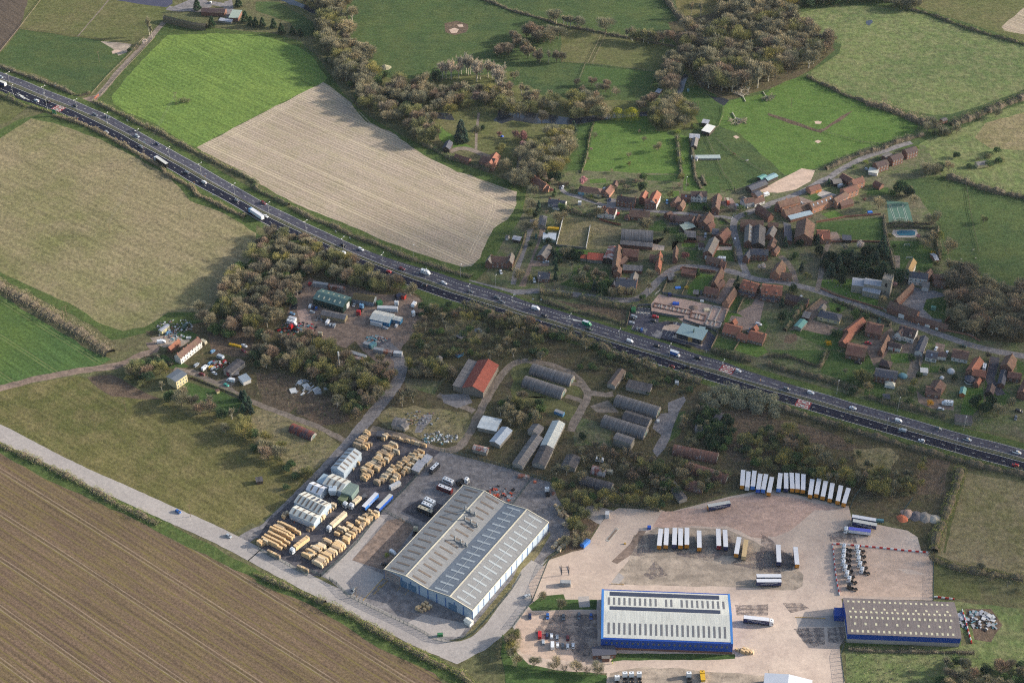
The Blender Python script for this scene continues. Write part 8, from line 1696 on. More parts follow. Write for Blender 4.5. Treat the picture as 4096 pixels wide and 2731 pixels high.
for s_,h,k,c,l,*c2 in rows_('''d1 1228 392/46 30/small/white/white van beside green bush at grey factory
d2 248 1130/0 -30/van/red/red van at left of upper cluster
d2 362 1225/0 -30/van/white/long white van in lower cluster
b3 655 95/36 -14/van/silver/silver van in upper courtyard
u7 1015 965/34 -26/van/white/long white van among junk cars
u7 1490 1195/-40 -8/van/white/white panel van beside flat blue-grey shed
u7 210 490/40 -4/van/white/white van beside orange outbuilding
s6 425 430/16 -40/small/white/white van left of green workshop
s6 720 700/24 -40/van/white/white van below long hut
s6 110 660/-40 -12/camper/white/upper of two white camper vans in scrapyard
s6 118 720/40 10/camper/white/lower of two white camper vans in scrapyard
v2 1575 480/14 40/minibus/orange/orange camper van on cottage drive/beige
b2 1870 755/-40 -2/camper/white/white motorhome on lawn by village road
r5 1315 1225/-40 -4/camper/white/large white motorhome by brown bungalow
r5 1815 735/8 -40/camper/white/white caravan beside orange T-shaped house
v1 430 1100/0 30/small/dgreen/dark green van under track tree'''):
 van(s_,h,k,c,l,c2[0]if c2 else None,cat='caravan' if 'caravan' in l else 'van')
def caravan(s_,h,l,col='white',L=5):p=P(s_)[0];g=G(p,1.2);t=thing('caravan',l,'caravan',(g.x,g.y,GZ),heading(p,h));m=MB();m.side([(-L/2,.5),(L/2-.2,.5),(L/2,1.3),(L/2-.5,2.5),(-L/2+.4,2.6),(-L/2,1.6)],-1.1,1.1);m.build('body',pt(col),t);m=MB();[m.box(x-.5,x+.5,y-.03,y+.03,1.3,1.9)for x in(-L*.25,L*.15)for y in(-1.11,1.11)];m.build('windows',glass(),t);wheels(t,(0,),1.0,.3);return t
caravan('u7 985 495','-40 -20','cream caravan at the end of the white terrace','beige');caravan('u7 1300 770','40 14','grey old caravan under the trees','silver');caravan('s6 2165 410','30 -40','rounded white boat-like caravan in the scrapyard');caravan('c2 785 982','40 6','white caravan above the striped rusty hut');caravan('c2 870 1090','40 8','pale caravan beside the striped rusty hut','beige');caravan('v1 1580 610','40 10','white caravan beside the white gabled house');caravan('v2 2260 350','30 -10','white caravan at the stable yard');caravan('u7 650 210','20 -30','grey-green van body on the junk garden','dgreen')
def coach(s_,e_,l,col,roofc='white',L=12):
 a,b=G1(s_,3.4),G1(e_,3.4);d=a-b;L=min(d.length,13);t=thing('coach',l,'coach',((a.x+b.x)/2,(a.y+b.y)/2,GZ),atan2(d.y,d.x));m=MB();m.side([(-L/2,.4),(L/2,.4),(L/2+.05,1.4),(L/2-.3,3.3),(L/2-.6,3.45),(-L/2+.1,3.45),(-L/2,3.2)],-1.25,1.25);m.build('body',pt(col),t);m=MB();m.box(-L/2+.5,L/2-.9,-1.1,1.1,3.45,3.52);m.build('roof',pt(roofc),t)
 m=MB();m.box(-L/2+.8,L/2-.7,-1.28,-1.25,1.7,2.7);m.box(-L/2+.8,L/2-.7,1.25,1.28,1.7,2.7);m.loft([(L/2+.06,-1.1,1.4),(L/2+.06,1.1,1.4),(L/2+.02,1.1,1.4),(L/2+.02,-1.1,1.4)],[(L/2-.24,-1.1,3),(L/2-.24,1.1,3),(L/2-.28,1.1,3),(L/2-.28,-1.1,3)]);m.build('windows',glass(),t);m=MB();[m.box(x-.35,x+.35,-.35,.35,3.52,3.62)for x in(-L*.3,0,L*.28)];m.build('roof_hatch',M_DG,t);wheels(t,(-L*.28,L*.3),1.1,.5,.3);return t
coach('c1 1560 1075','c1 1635 1005','black coach with white roof near the yard fence','black')
coach('c1 1625 1200','c1 1755 1250','maroon coach with white roof','dred');coach('c1 1675 1135','c1 1765 1175','white half-built coach behind the maroon one','white');coach('c1 1510 1315','c1 1600 1360','white coach in the middle of the yard','white');coach('c1 1485 1355','c1 1575 1395','white and black coach beside the khaki one','white','white');coach('c1 1445 1390','c1 1585 1450','dark khaki coach nearest the factory','black','beige')
tractor('c1 1880 1165','50 18','white','white truck chassis with small cab above the factory');tractor('c1 1820 1190','-40 -30','black','bare black chassis beside the factory roof');tractor('c2 315 1255','-8 -40','white','white recovery truck in the coach yard corner');tractor('d1 1430 195','10 -30','beige','small pale truck at the factory side')
tractor('s6 1280 450','30 -40','lblue','blue crane lorry in the middle of the scrapyard');tractor('s6 1240 540','-20 40','red','red tow vehicle behind the blue crane lorry');tractor('s6 1900 280','30 30','navy','blue and white lorry at the top of the scrapyard');tractor('s6 1870 400','10 -36','white','white lorry cab behind the long white body');tractor('s6 2170 560','-40 10','white','white cab with rusty bed at the right of the scrapyard');tractor('s6 590 920','10 -36','beige','cream lorry cab at the bottom of the scrapyard');tractor('s6 110 790','-40 -10','red','red chassis at the lower left of the scrapyard')
# street furniture, fences, odds and ends
def lamp(s_,twin=1,label='',h=9.8,ang=None,tilt=0):
 g=G1(s_);t=thing('street_lamp',label,'street lamp',g,ang if ang is not None else 1.0,None)
 if 'lp' not in CARS:
  m=MB();m.tube((0,0,0),(0,0,1.4),.16,.15,8);m.tube((0,0,1.4),(0,0,9.7),.11,.08,8);a=MB();a.tube((0,0,9.6),(-1.2,0,9.9),.06,.05,5);b=MB();b.tube((0,0,9.6),(1.2,0,9.9),.06,.05,5)
  hd=MB();hd.loft([(-.5,-.22,0),(.5,-.22,0),(.5,.22,0),(-.5,.22,0)],[(-.45,-.18,.2),(.35,-.16,.2),(.35,.16,.2),(-.45,.18,.2)]);mm=pln('lamp_column',C(176,176,172),.5,.08);CARS['lp']=(m.mesh('column',mm),a.mesh('arm',mm),b.mesh('arm',mm),hd.mesh('lamp_head',pln('lamp_head_white',C(235,235,235),.4,.03)))
 c,a,b,hd=CARS['lp'];inst('column',c,t);inst('arm',b,t);o=inst('lamp_head',hd,t);o.location=(1.6,0,9.85)
 if twin:inst('arm',a,t);o=inst('lamp_head',hd,t);o.location=(-1.6,0,9.85)
 return t
where=['beside the dark lorry','near the merge arrows','opposite the brown hedge','with a small sign below it','opposite the farm lane','below the first diamond sign','by the silver 4x4','above the black-sided lorry','on the bend above the long hedge','near the yellow boards','beside the white box lorry','above the roadside wood','above the white van','before the bright red car','beside the camper van','by the junction mouth','next to the long white van','left of the green minibus','before the cafe','at the cafe exit','on the worn roundel']
for i,q in enumerate(('a0 88 750','a0 405 872','a0 692 990','a0 965 1115','a0 1240 1265','a0 1520 1425','b0 1803 -2','b0 2103 185','b1 117 355','b1 452 515','b1 785 665','b1 1138 810','b1 1523 955','b1 1910 1090','b2 8 1190','b2 518 1360','b2 958 1495','c2 1410 60','c2 1885 205')):
 lamp(q,1,'twin-headed grey lamp post on the central reservation '+where[i],ang=.95 if i<10 else 1.15)
for i,q in enumerate(('a0 122 868','a0 426 986','c3 615 395','c3 1160 548','c3 1057 738','c3 1752 720','c3 1673 915','v3 478 470','b1 1410 740','b1 1833 915','b1 2145 1010','v2 820 260')):
 lamp(q,False,'single grey lamp post '+('by the dashed merge line at the far left','beside the green road sign','at the verge above the red patch','below the grey hut','beside the silver van','left of the silver pickup','between silver pickup and near edge line','in front of the slate cottage','at the hedge above the slip lane','at the end of the field hedge','at the drive of the pointed-gable semi','in the village')[i],ang=1.2 if i!=1 else 1.0)
def pole(s_,h,label,kind='wood',r=.14,name='utility_pole',cross=1):
 g=G1(s_);t=thing(name,label,'pole',g,.5);m=MB();m.tube((0,0,0),(0,0,h),r*1.2,r*.8,8);m.build('shaft',m_post,t)
 if cross:m=MB();m.box(-1.1,1.1,-.06,.06,h-.6,h-.45);[m.tube((x,0,h-.45),(x,0,h-.2),.05)for x in(-1,0,1)];m.build('crossarm',m_post,t)
 return t
PL={}
for q,h,l in(('a0 890 560',10,'wooden power pole on the upper left paddock'),('a0 1573 938',11,'left pole of the twin poles in the green field'),('a0 1587 938',11,'right pole of the twin poles in the green field'),('b0 985 525',9,'lone wooden pole in the weedy stubble field'),('a3 205 972',9,'wooden pole on the horse meadow'),('c0 1128 555',10,'wooden pole on the olive meadow'),('c0 1708 1490',9.5,'wooden pole with prop beside the long straight road'),('a2 1644 995',9,'left pole of the goalpost-like pair'),('a2 1664 995',9,'right pole of the goalpost-like pair'),('a0 1300 1440',9,'wooden pole by the near carriageway hedge'),('u7 1060 1150',10,'pole on the little green island'),('u7 995 900',9,'pole beside the silver car'),('c2 1400 960',7,'pole by the rusty curved hut'),('d1 900 800',8,'wooden pole inside the coach yard fence'),('b0 570 1270',8,'left bare pole in the scrub hedge'),('b0 600 1270',9,'right bare pole in the scrub hedge'),('c2 225 1160',8,'pole above the rusty skip'),('v1 820 260',7,'pole by the white car on the drive'),('v3 760 470',7,'pole on the shaded verge'),('r5 1635 585',9,'white pole at the orange T-shaped house'),('b3 430 930',6,'lamp post by the churchyard lane')):
 PL[l]=pole(q,h,l,cross='post' not in l)
def wire(a,b,za,zb,label,sag=1.2):
 p,q=G1(a,za),G1(b,zb);m=MB();n=14;pr=None
 for off in(-.9,0,.9):
  d=(q-p).normalized();nn_=Vec((-d.y,d.x,0));pr=None
  for k in range(n+1):c=p.lerp(q,k/n)+nn_*off-Vec((0,0,sag*4*(k/n)*(1-k/n)));pr is not None and m.tube(pr,c,.02,.02,3);pr=c
 o=m.build('power_line',M_DGR);return tag(o,label,'power line')
wire('a0 1575 830','a0 1290 1345',10.6,8.8,'power lines from the twin poles over the dual carriageway');wire('a0 1290 1345','b0 968 432',8.8,8.8,'power lines from the roadside pole to the lone field pole',2)
# mobile-phone mast and tall dark mast
t=thing('phone_mast','white telephone mast with thick head beside the derelict trailers','mast',G1('c1 753 220'));m=MB();m.tube((0,0,0),(0,0,16),.28,.2,10);m.build('column',CGY,t);m=MB();m.tube((0,0,15.5),(0,0,18.5),.55,.55,12);m.build('antenna_shroud',CW,t)
t=thing('dark_mast','tall thin dark green mast below the scrapyard','mast',G1('s6 487 1270'));m=MB();m.tube((0,0,0),(0,0,17),.2,.14,8);m.build('column',W_GREENC,t);m=MB();m.box(-.3,.3,-.3,.3,16.4,17.6);m.build('antenna',W_GREENC,t)
# road signs
def sign(s_,label,w,h,z,mat,ang=0,border=None,text=None,posts=2,name='road_sign',shape=None,tm=None,th=.5):
 t=thing(name,label,'road sign',G1(s_),ang);m=MB()
 for x in((-w*.3,w*.3)if posts==2 else(0,)):m.tube((x,.06,0),(x,.06,z+h*.8),.06)
 m.build('posts',m_steel,t);m=MB();pl=shape or[(-w/2,z),(w/2,z),(w/2,z+h),(-w/2,z+h)]
 m.loft([(x,.0,zz)for x,zz in pl],[(x,-.04,zz)for x,zz in pl]);m.build('panel',border or M_WF,t)
 cx,cz=sum(p[0]for p in pl)/len(pl),sum(p[1]for p in pl)/len(pl);m=MB();q=[(cx+(x-cx)*.9,cz+(zz-cz)*.93)for x,zz in pl];m.loft([(x,-.04,zz)for x,zz in q],[(x,-.06,zz)for x,zz in q]);m.build('face',mat,t)
 if text:o=inst('lettering',text_mesh(text,tm or M_WF,th),t);o.location=(0,-.07,z+h*.62);o.rotation_euler=(pi/2,0,0)
 return t
M_SG=pln('sign_green_face',C(0,130,84),.4,.04);M_BOARD=pln('board_yellow',C(236,170,60),.5,.05)
t=sign('a0 492 1040','big green direction sign with white route diagram',3.4,4.6,1.2,M_SG,-.35,text='A46',tm=pln('route_yellow',C(230,200,60)),th=.7);m=MB();m.box(-.1,.1,-.08,-.07,1.9,3.2);m.box(-.9,.1,-.08,-.07,3.0,3.2);m.build('route_diagram',M_WF,t);m=MB();m.box(-1.2,1.2,-.08,-.07,1.5,1.85);m.build('name_panel',M_BOARD,t)
tri=[(-.75,1.8),(.75,1.8),(0,3.1)];dia=[(0,1.7),(.7,2.4),(0,3.1),(-.7,2.4)]
M_SR=pln('sign_red',C(200,40,44),.5,.03)
for q,l,sh,mt,br in(('a0 1052 1275','red-bordered warning triangle by the near carriageway hedge',tri,M_WF,M_SR),('a0 392 860','small triangle sign on the reservation at the far left',tri,M_WF,M_WF),('a0 960 1120','triangle sign under the lamp post by the dark car',tri,M_WF,M_WF),('a0 500 790','small round sign at the brown hedge',None,M_WF,M_WF),('a0 213 893','round white bollard sign beside the merge arrows',None,M_WF,M_WF),('a0 1143 1100','small white marker sign on the far verge',None,M_WF,M_WF),('b1 716 528','pair sign on the verge above the black car',tri,M_WF,M_WF),('b1 627 590','triangle sign on the reservation',tri,M_WF,M_WF),('b1 842 585','small white sign on the far verge',None,M_WF,M_WF),('v3 378 700','white arrow sign at the village junction',None,M_WF,M_WF),('v3 52 620','tilted white sign on the grass triangle',None,M_WF,M_WF),('v3 522 710','small sign on the hedge corner',None,M_WF,M_WF)):
 sign(q,l,1.1,1.0,1.7,mt,-.4,br,posts=1,shape=sh)
sign('a0 1297 1300','white square direction board on the reservation',2.0,1.8,1.6,M_WF,-.5,CGY);sign('b0 1840 30','upper small orange board on the reservation',1,.7,1.5,M_BOARD,-.4,M_BOARD,posts=1);sign('b0 1742 85','lower small orange board on the verge',1,.7,1.5,M_BOARD,-.4,M_BOARD,posts=1)
sign('b0 1915 195','low white information board on the verge',1.8,.7,1.4,M_WF,-.1,M_WF);sign('c2 2222 290','thin upright orange-backed sign beside the carriageway',.8,1.6,1.2,M_BOARD,1.2,CGY,posts=1);sign('k9 1220 800','dark blue upright totem beside the cafe steps',.5,2.0,.2,M_DG,0,M_DG,posts=1)
t=thing('roadside_cabinet','pair of pale cabinets on the near carriageway verge','cabinet',G1('c2 1325 150'));MB().box(-1.2,0.2,-.3,.3,0,1.3).build('large_cabinet',CGY,t);MB().box(.5,1.3,-.3,.3,0,1.0).build('small_cabinet',CGY,t)
# charging posts
for i in range(4):
 t=thing('car_charger','white-headed electric car charger, %s from the green bin store'%ordn[i],'charger',G1('k9 %d %d'%((415,492,570,648)[i],(215,225,235,242)[i])),0,'electric car chargers');MB().box(-.5,.5,-.4,.4,0,.2).build('plinth',CW,t);MB().box(-.35,.35,-.2,.2,.2,2.1).build('cabinet',M_DG,t);MB().box(-.37,.37,-.23,-.2,1.4,2.0).build('screen',M_WF,t)
 sheet('bay_panel','k9 %d %d,%d %d,%d %d,%d %d'%(390+i*78,255+i*8,436+i*78,258+i*8,436+i*78,290+i*8,388+i*78,287+i*8),m_kerb,amp=0)
 # fences and walls
M_PAL=pln('palisade_green',C(96,116,116),.6,.15,.5,.2);W_WALL=pln('garden_wall',C(150,108,92),.95,.2,.8);m_rb_r=pln('barrier_red',C(204,48,48),.5,.06);m_rb_w=pln('barrier_white',C(230,230,228),.5,.05);M_FP=pln('close_board',C(132,118,100),.9,.2,.5);M_FPR=pln('red_fence',C(130,82,66),.9,.15,.5);M_GATE=pln('pale_gate',C(190,188,178),.7,.1)
for q,l in(('m8 85 1200,90 1250,270 1355,290 1350,445 1440,595 1520,620 1470,740 1530','green palisade fence along the front of the timber yard'),('m8 740 1530,960 1340,1120 1180,1360 870,1600 640,1829 390','green palisade fence between timber yard and coach yard'),('C1 369 202,424 214,512 238;C2 42 254,84 266,87 288','palisade fence behind the coach yard'),('c2 190 1138,0 1390','tall mesh fence cutting off the coach yard corner'),('D1 147 143,161 152,183 176,223 196,297 231,312 238,333 249,357 263,384 269,415 262,437 249,469 214,512 163;D2 18 134','palisade fence curving round the grey factory'),('D1 257 7,277 18,308 33,324 38','mesh barrier across the coach yard entrance'),('D2 0 240,42 184,74 103,107 80','palisade fence beside the estate entrance'),('d3 1480 480,1478 830','thin mesh fence right of the tan compound'),('D3 154 269,145 295,152 350','palisade fence below the brown-roofed warehouse'),('C3 185 279,172 297,164 317','wire fence right of the trailer row'),('C3 288 299,272 321,270 330','silver fence at the spoil heaps')):
 fence('palisade_fence',l,q,2.2,M_PAL,2.7,'mesh')
for q,l in(('A0 183 190,214 154,257 112,288 76','post and rail fence left of the farm lane'),('A0 202 192,246 143,275 114,310 76','post and rail fence right of the farm lane'),('A0 39 58,156 73,265 89','dark rail fence across the upper left paddocks'),('A0 0 105,38 58,83 0','rail fence beside the grey ploughed field'),('a2 720 570,840 312','pale double rail fence of the paddock track, right side'),('a2 680 570,800 320','pale rail fence of the paddock track, left side'),('A2 98 124,147 128,223 136,290 145','long rail fence between the two paddocks'),('A2 147 128,136 156,129 183','rail fence of the lower paddock track'),('a2 1285 648,1243 790','rail fence at the right of the small paddock'),('A2 423 213,422 232,413 254,388 268','timber fence beside the flat-roofed stables'),('A2 388 272,406 312,424 350;B2 437 13,449 38','pair of rails along the paddock lane'),('A2 406 277,446 312,512 350;B2 512 13','long wire fence through the horse paddock'),('A3 0 228,98 261,190 286,241 290','wire fence along the worn strip of the meadow'),('A1 362 161,415 152,446 152,489 165','dark fence round the park mound'),('B3 396 20,404 71,422 158','dark post fence down the shaded pasture')):
 fence('rail_fence',l,q,1.2,m_wood if 'dark' not in l else m_post,2.6,'rail',pw=.07)
M_ORW=pln('orange_wall',C(170,112,80),.9,.2)
for ln in '''timber fence left of the cafe car park|M_FP|1.8|k9 150 600, 250 150
dark fence behind the electric car chargers|M_DGR|1.8|k9 250 150,680 120,700 250
grey fence between cafe and building plot|M_DGR|1.8|k9 700 290,900 330,1250 390,1440 400
long grey fence behind the cafe|M_DGR|1.8|k9 1410 460,1700 560,1990 640,2190 740
pale timber fence right of the cafe drive-through|M_FP|1.8|k9 2250 640,2150 860,2040 1085
low dark wall along the cafe verge|M_DG|.9|k9 915 870,1250 960,1585 1070
long panel fence along the top of the building plot|M_DGR|1.8|v4 400 560,740 620,1040 660,1220 690,1450 760
white-topped fence left of the sunny lawn|M_FP|1.8|v4 500 320, 400 550
pale timber fence dividing the two lawns|M_FP|1.6|v4 870 340, 745 585
garden fence left of the paved close|M_FP|1.8|v4 1730 910, 1890 600
pale fence at the right of the building plot|M_FP|1.8|v4 1560 840, 1500 1080
pale dividing fence of the new bungalow gardens|M_FP|1.6|v4 1800 1400, 1690 1568
pale fence beside the cafe lane|M_FP|1.8|v4 1410 1290, 1270 1550
whitewashed wall at the left of the rough paddock|CW|1.8|b2 460 385, 395 640
whitewashed wall at the right of the rough paddock|CW|1.8|b2 700 465, 662 668
dark front wall of the rough paddock|W_BLK|1.8|b2 395 640, 662 668
red fence below the white gabled house|M_FPR|1.8|v1 1560 810,1760 870,1950 910
upper panel fence of the narrow garden|M_FPR|1.8|v2 770 1200, 1060 1220
red panel fence above the tan drive|M_FPR|1.8|v2 1340 1240, 1640 1280
grey panel fence behind the long terrace|M_DGR|1.6|v2 520 880, 780 920
brick and timber wall above the big garden lawn|W_WALL|1.6|B3 96 96,156 85,225 80
brick wall below the big garden lawn|W_WALL|1.6|B3 125 135,179 134,237 136
churchyard wall along the road|W_WALL|1.2|B3 105 228,134 241,201 261,237 271
timber fence between tall hedge and bungalow drive|M_FP|1.6|b3 330 1230, 480 1110
low brick wall along the road by the bare wood|W_WALL|1.2|B3 357 312,402 321,424 333
brick wall at the edge of the bare wood|W_WALL|2|B3 353 295,388 263,393 250
ruined orange brick wall among bare trees|M_ORW|2.4|B3 424 277,437 277,467 246,442 241
tall brick wall along the bend of the village road|W_WALL|2.2|v4 720 140,760 120,1010 150,1350 190
pale timber fence beside the dirt lane|M_FP|1.6|r5 870 560, 930 330
white-topped fence left of the patio bungalow|M_FP|1.6|r5 940 560,930 720,960 790
brick wall beside the curved drive|W_WALL|1.6|r5 1890 640, 1820 920'''.split('\n'):
 l,m_,h,q=ln.split('|');m_=globals()[m_];h=float(h)
 fence('garden_fence' if 'wall' not in l else 'boundary_wall',l,q,h,m_,2.4 if 'wall' not in l else 4,'panel',cat='fence' if 'wall' not in l else 'wall',tk=.05 if 'wall' not in l else.14,pw=.06)
def gate(s_,l,h=1.3,col=None):
 q=GP(s_);d=q[1]-q[0];t=thing('gate',l,'gate',q[0],atan2(d.y,d.x));L=d.length;m=MB();[m.box(0,L,-.04,.04,h*k-.08,h*k+.04)for k in(.25,.5,.75,1)];m.build('rails',col or M_GATE,t);m=MB();m.box(-.1,.1,-.1,.1,0,h+.2);m.box(L-.1,L+.1,-.1,.1,0,h+.2);m.build('gate_posts',col or M_GATE,t)
gate('b3 1015 1195,1060 1225','white gate at the coach barn');gate('r5 1585 300,1665 325','pale gate at the bare wood');gate('v4 265 595,355 520','white site gate of the building plot',1.8);gate('a0 850 890,885 860','orange-red gate at the farm lane mouth',1.6,M_ORG);gate('d1 655 650,725 690','dark gate at the coach yard entrance',1.8,M_DGR)
# red and white barriers
def barrier(s_,l):
 q=even(GP(s_),1.0);t=thing('plastic_barrier',l,'barrier',q[0]);m,w=MB(),MB();o=q[0]
 for i,(a,b)in enumerate(zip(q,q[1:])):
  d=(b-a).normalized();n=Vec((-d.y,d.x,0));k=m if(i//2)%2 else w;k.loft([a-o-n*.3,b-o-n*.3,b-o+n*.3,a-o+n*.3],[a-o-n*.15+Vec((0,0,1)),b-o-n*.15+Vec((0,0,1)),b-o+n*.15+Vec((0,0,1)),a-o+n*.15+Vec((0,0,1))])
 m.build('red_segments',m_rb_r,t);w.build('white_segments',m_rb_w,t)
barrier('D3 143 175,137 145,133 112,131 89,129 73','red and white barrier running down beside the white cabs');barrier('D3 129 72,156 74,223 80,268 85,323 90','red and white barrier across the top of the tan compound');barrier('d3 1485 798,1680 820','short red and white barrier above the brown roof');barrier('D3 388 204,395 228,402 252,408 273','red and white barrier right of the brown roof')
for q,l in(('d3 245 980,510 990','yellow kerb rail of the loading ramp'),('d2 890 680,1000 688','short yellow barrier near the soil island')):fence('yellow_rail',l,q,.5,m_yel,3,'barrier',cat='rail')
# bits and pieces
def boxes(name,label,cat,s_,sz,mat,ang=0,top=None):
 t=thing(name,label,cat,G1(s_),ang);a,b,h=sz;m=MB();m.loft([(-a/2,-b/2,0),(a/2,-b/2,0),(a/2,b/2,0),(-a/2,b/2,0)],[(-a/2*.96,-b/2*.96,h),(a/2*.96,-b/2*.96,h),(a/2*.96,b/2*.96,h),(-a/2*.96,b/2*.96,h)]);m.build('body',mat,t);m=MB();m.box(-a/2*.9,a/2*.9,-b/2*.9,b/2*.9,h,h+.08);m.build('lid',top or mat,t);return t
for nm,l,ct_,q,sz,m_,an in(('skip','rusty skip at the coach yard corner','skip','c2 375 1290',(2.4,1.6,1.2),CRU,.3),('skip','open dark skip full of rubbish above the coach yard','skip','c2 102 1140',(7,2.5,1.6),CRU,-.15),('gas_tank','small orange tank by the yard fence','tank','c2 205 1185',(1.8,1.4,1.0),M_ORG,0),('security_hut','white hut on the grey concrete slab','hut','c2 852 1490',(2.4,3.4,3),CW,-.1),('recycling_bin','blue container beside the estate road','bin','d2 655 325',(3,6,2.4),T_LBL,-.7),('salt_bin','small yellow bin on the concrete','bin','d2 1012 322',(.9,.9,.8),m_yel,0),('blue_tank','blue drum beside the trailer park entrance','tank','d2 1228 185',(2,2,1.8),T_BLUE,0),('ticket_kiosk','grey kiosk beside the empty gantry frame','kiosk','d2 478 690',(6,2.6,2.8),CGY,-.05),('horsebox','white trailer on the gravel by the village paddock','trailer','v2 1740 570',(2,3.5,1.6),CW,.3),('portable_toilet','bright green portable cabin on the park mound','cabin','a1 1940 800',(3,2.4,2.6),pln('bright_green',C(60,150,90)),0),('bale_wrap','round turquoise tank by the stream','tank','a2 1577 818',(2,2,1.6),CTQ,0),('trampoline_cover','blue tarpaulin heap on the sunny lawn','tarpaulin','v4 680 455',(4,2.6,.5),T_LBL,.1),('tarpaulin_heap','larger blue tarpaulin heap on the building plot','tarpaulin','v4 640 745',(4.5,2.5,1.1),T_BLUE,-.1),('wrapped_bricks','pale wrapped brick packs on the building plot','brick pack','v4 1195 860',(4,3,1.2),m_plank2,.1),('white_pallet','white block pack by the plot fence','brick pack','v4 1110 700',(2.6,1.2,1),M_WF,-.1),('blue_shed','small pale blue shed at the lawn corner','shed','b3 912 350',(3.4,2.4,2),T_LBL,.1),('gypsy_wagon','green domed wagon on the round lawn','wagon','b3 1480 1205',(3.4,2.2,2.4),pln('wagon_green',C(100,150,130)),-.4),('compost_bin','green and red tractor with black trailer by the fence bend','machine','d1 1650 1145',(3,1.6,1.8),CGN,.1),('tractor_body','blue and white digger on the building plot','digger','v4 530 600',(2.4,1.8,2.4),T_NAVY,0),('white_boxes','white bags beside the curved hut trio','bags','c2 1308 640',(1.8,2,1.2),M_WF,0),('yellow_boom','long yellow boom among the trees by the workshop','machine','u7 1570 570',(9,1.4,1.2),pt('yellow'),-.35),('white_sculpture','white upturned boat on the terrace lawn','boat','u7 712 428',(3.4,1.8,.9),M_WF,0),('yellow_skip','long yellow skip behind the drive sheds','skip','v1 740 975',(9,2.4,1.4),pt('yellow'),-.12),('sewing_hut','white playhouse with red trim by the sunny verge','playhouse','v1 1212 530',(2.6,2.4,2.6),CW,0),('turquoise_pump','turquoise machine behind the dark blue trailers','machine','d3 1000 120',(4.5,1.5,1.5),CTQ,-.1)):
 boxes(nm,l,ct_,q,sz,m_,an)
 # awkward flat or round things
def heap(s_,r,h,mat,label,name='spoil_heap'):
 g=G1(s_);m=MB();n=14;rg=[];rr=random.Random(int(g.x))
 for k in range(4):rg.append([(r*(1-k/3.4)*cos(2*pi*i/n)*rr.uniform(.85,1.15),r*(1-k/3.4)*sin(2*pi*i/n)*rr.uniform(.85,1.15),h*(k/3)**.8)for i in range(n)])
 for a,b in zip(rg,rg[1:]):m.loft(a,b,cap=False)
 m.add(rg[-1],[tuple(range(n))]);o=m.build(name,mat);o.location=g;return tag(o,label,'heap')
heap('c3 1250 1465',4,1.6,pln('pinkish_aggregate',C(176,148,134),.9,.2),'pinkish gravel heap left of the dark one');heap('c3 1328 1485',4.5,1.6,pln('dark_aggregate',C(104,100,104),.9,.2),'dark grey gravel heap');heap('c3 1410 1498',4.5,1.8,pln('grey_aggregate',C(150,142,134),.9,.2),'mid grey gravel heap');heap('c3 1490 1515',4,1.6,pln('pale_aggregate',C(186,178,164),.9,.2),'palest gravel heap at the right');heap('c3 1205 1505',3.5,1.2,pln('orange_aggregate',C(196,112,80),.9,.2),'small orange earth heap')
heap('a1 1160 605',4.5,1.6,l_twig,'brushwood heap on the dark pasture','brush_heap');heap('a1 975 400',3.5,1.2,l_twig,'smaller brushwood heap by the tree belt','brush_heap');heap('v4 960 810',3,1.2,m_gravel,'sand heap on the building plot');heap('b1 1990 1390',2.5,1,CGY,'pale rubble heap in the mossy clearing')
def litter(s_,n,r,mats,label,sz=(.3,1.3),name='rubbish'):
 g=G1(s_);m=MB();rr=random.Random(n+int(g.x))
 for _ in range(n):
  a,d=rr.uniform(0,6.28),r*rr.random()**.6;x,y=d*cos(a),d*sin(a)*.6;w,l_,h=rr.uniform(*sz),rr.uniform(*sz),rr.uniform(.1,.7);T=Matrix.Translation((x,y,0))@Matrix.Rotation(rr.uniform(0,3),4,'Z');m.box(-w/2,w/2,-l_/2,l_/2,0,h,rr.randrange(len(mats)),T)
 o=m.build(name,mats);o.location=g;tag(o,label,None,None,'stuff');return o
litter('c1 1620 790',90,10,[M_WF,CW,CTQ,M_DGR],'fly-tipped white rubbish');litter('c1 1720 780',40,7,[M_WF,CW,M_DGR],'white rubbish');litter('u7 470 210',110,12,[M_WF,CW,CGY,CRU,M_DGR],'scrap heap of the junk garden');litter('u7 380 410',60,9,[CW,CRU,CTQ,M_DGR],'garden junk');litter('c1 1480 620',60,12,[M_DGR,CGY,CRU],'rubble');litter('s6 200 830',90,13,[M_DG,CRU,CTQ,pt('red')],'scrap metal',(.5,2.2));litter('c1 2190 1290',80,11,[CRU,M_DG,CGY,pt('orange')],'machine parts behind the factory',(.5,2));litter('d3 1880 1010',110,12,[CW,CGY,M_DG,M_LEAD,CTQ],'building materials beside the barrier',(.5,2.6));litter('b1 1060 1480',60,8,[CRU,CTQ,CGY],'scrap in the burnt yard',(.4,1.8));litter('s6 610 660',30,5,[M_DG,CGY],'parked motorbikes',(.3,1.2));litter('u7 1290 900',60,7,[M_DG,pt('red'),CW],'junk beside the workshop');litter('c1 480 330',22,12,[CGY,M_WF],'stacked concrete beams',(.4,5))
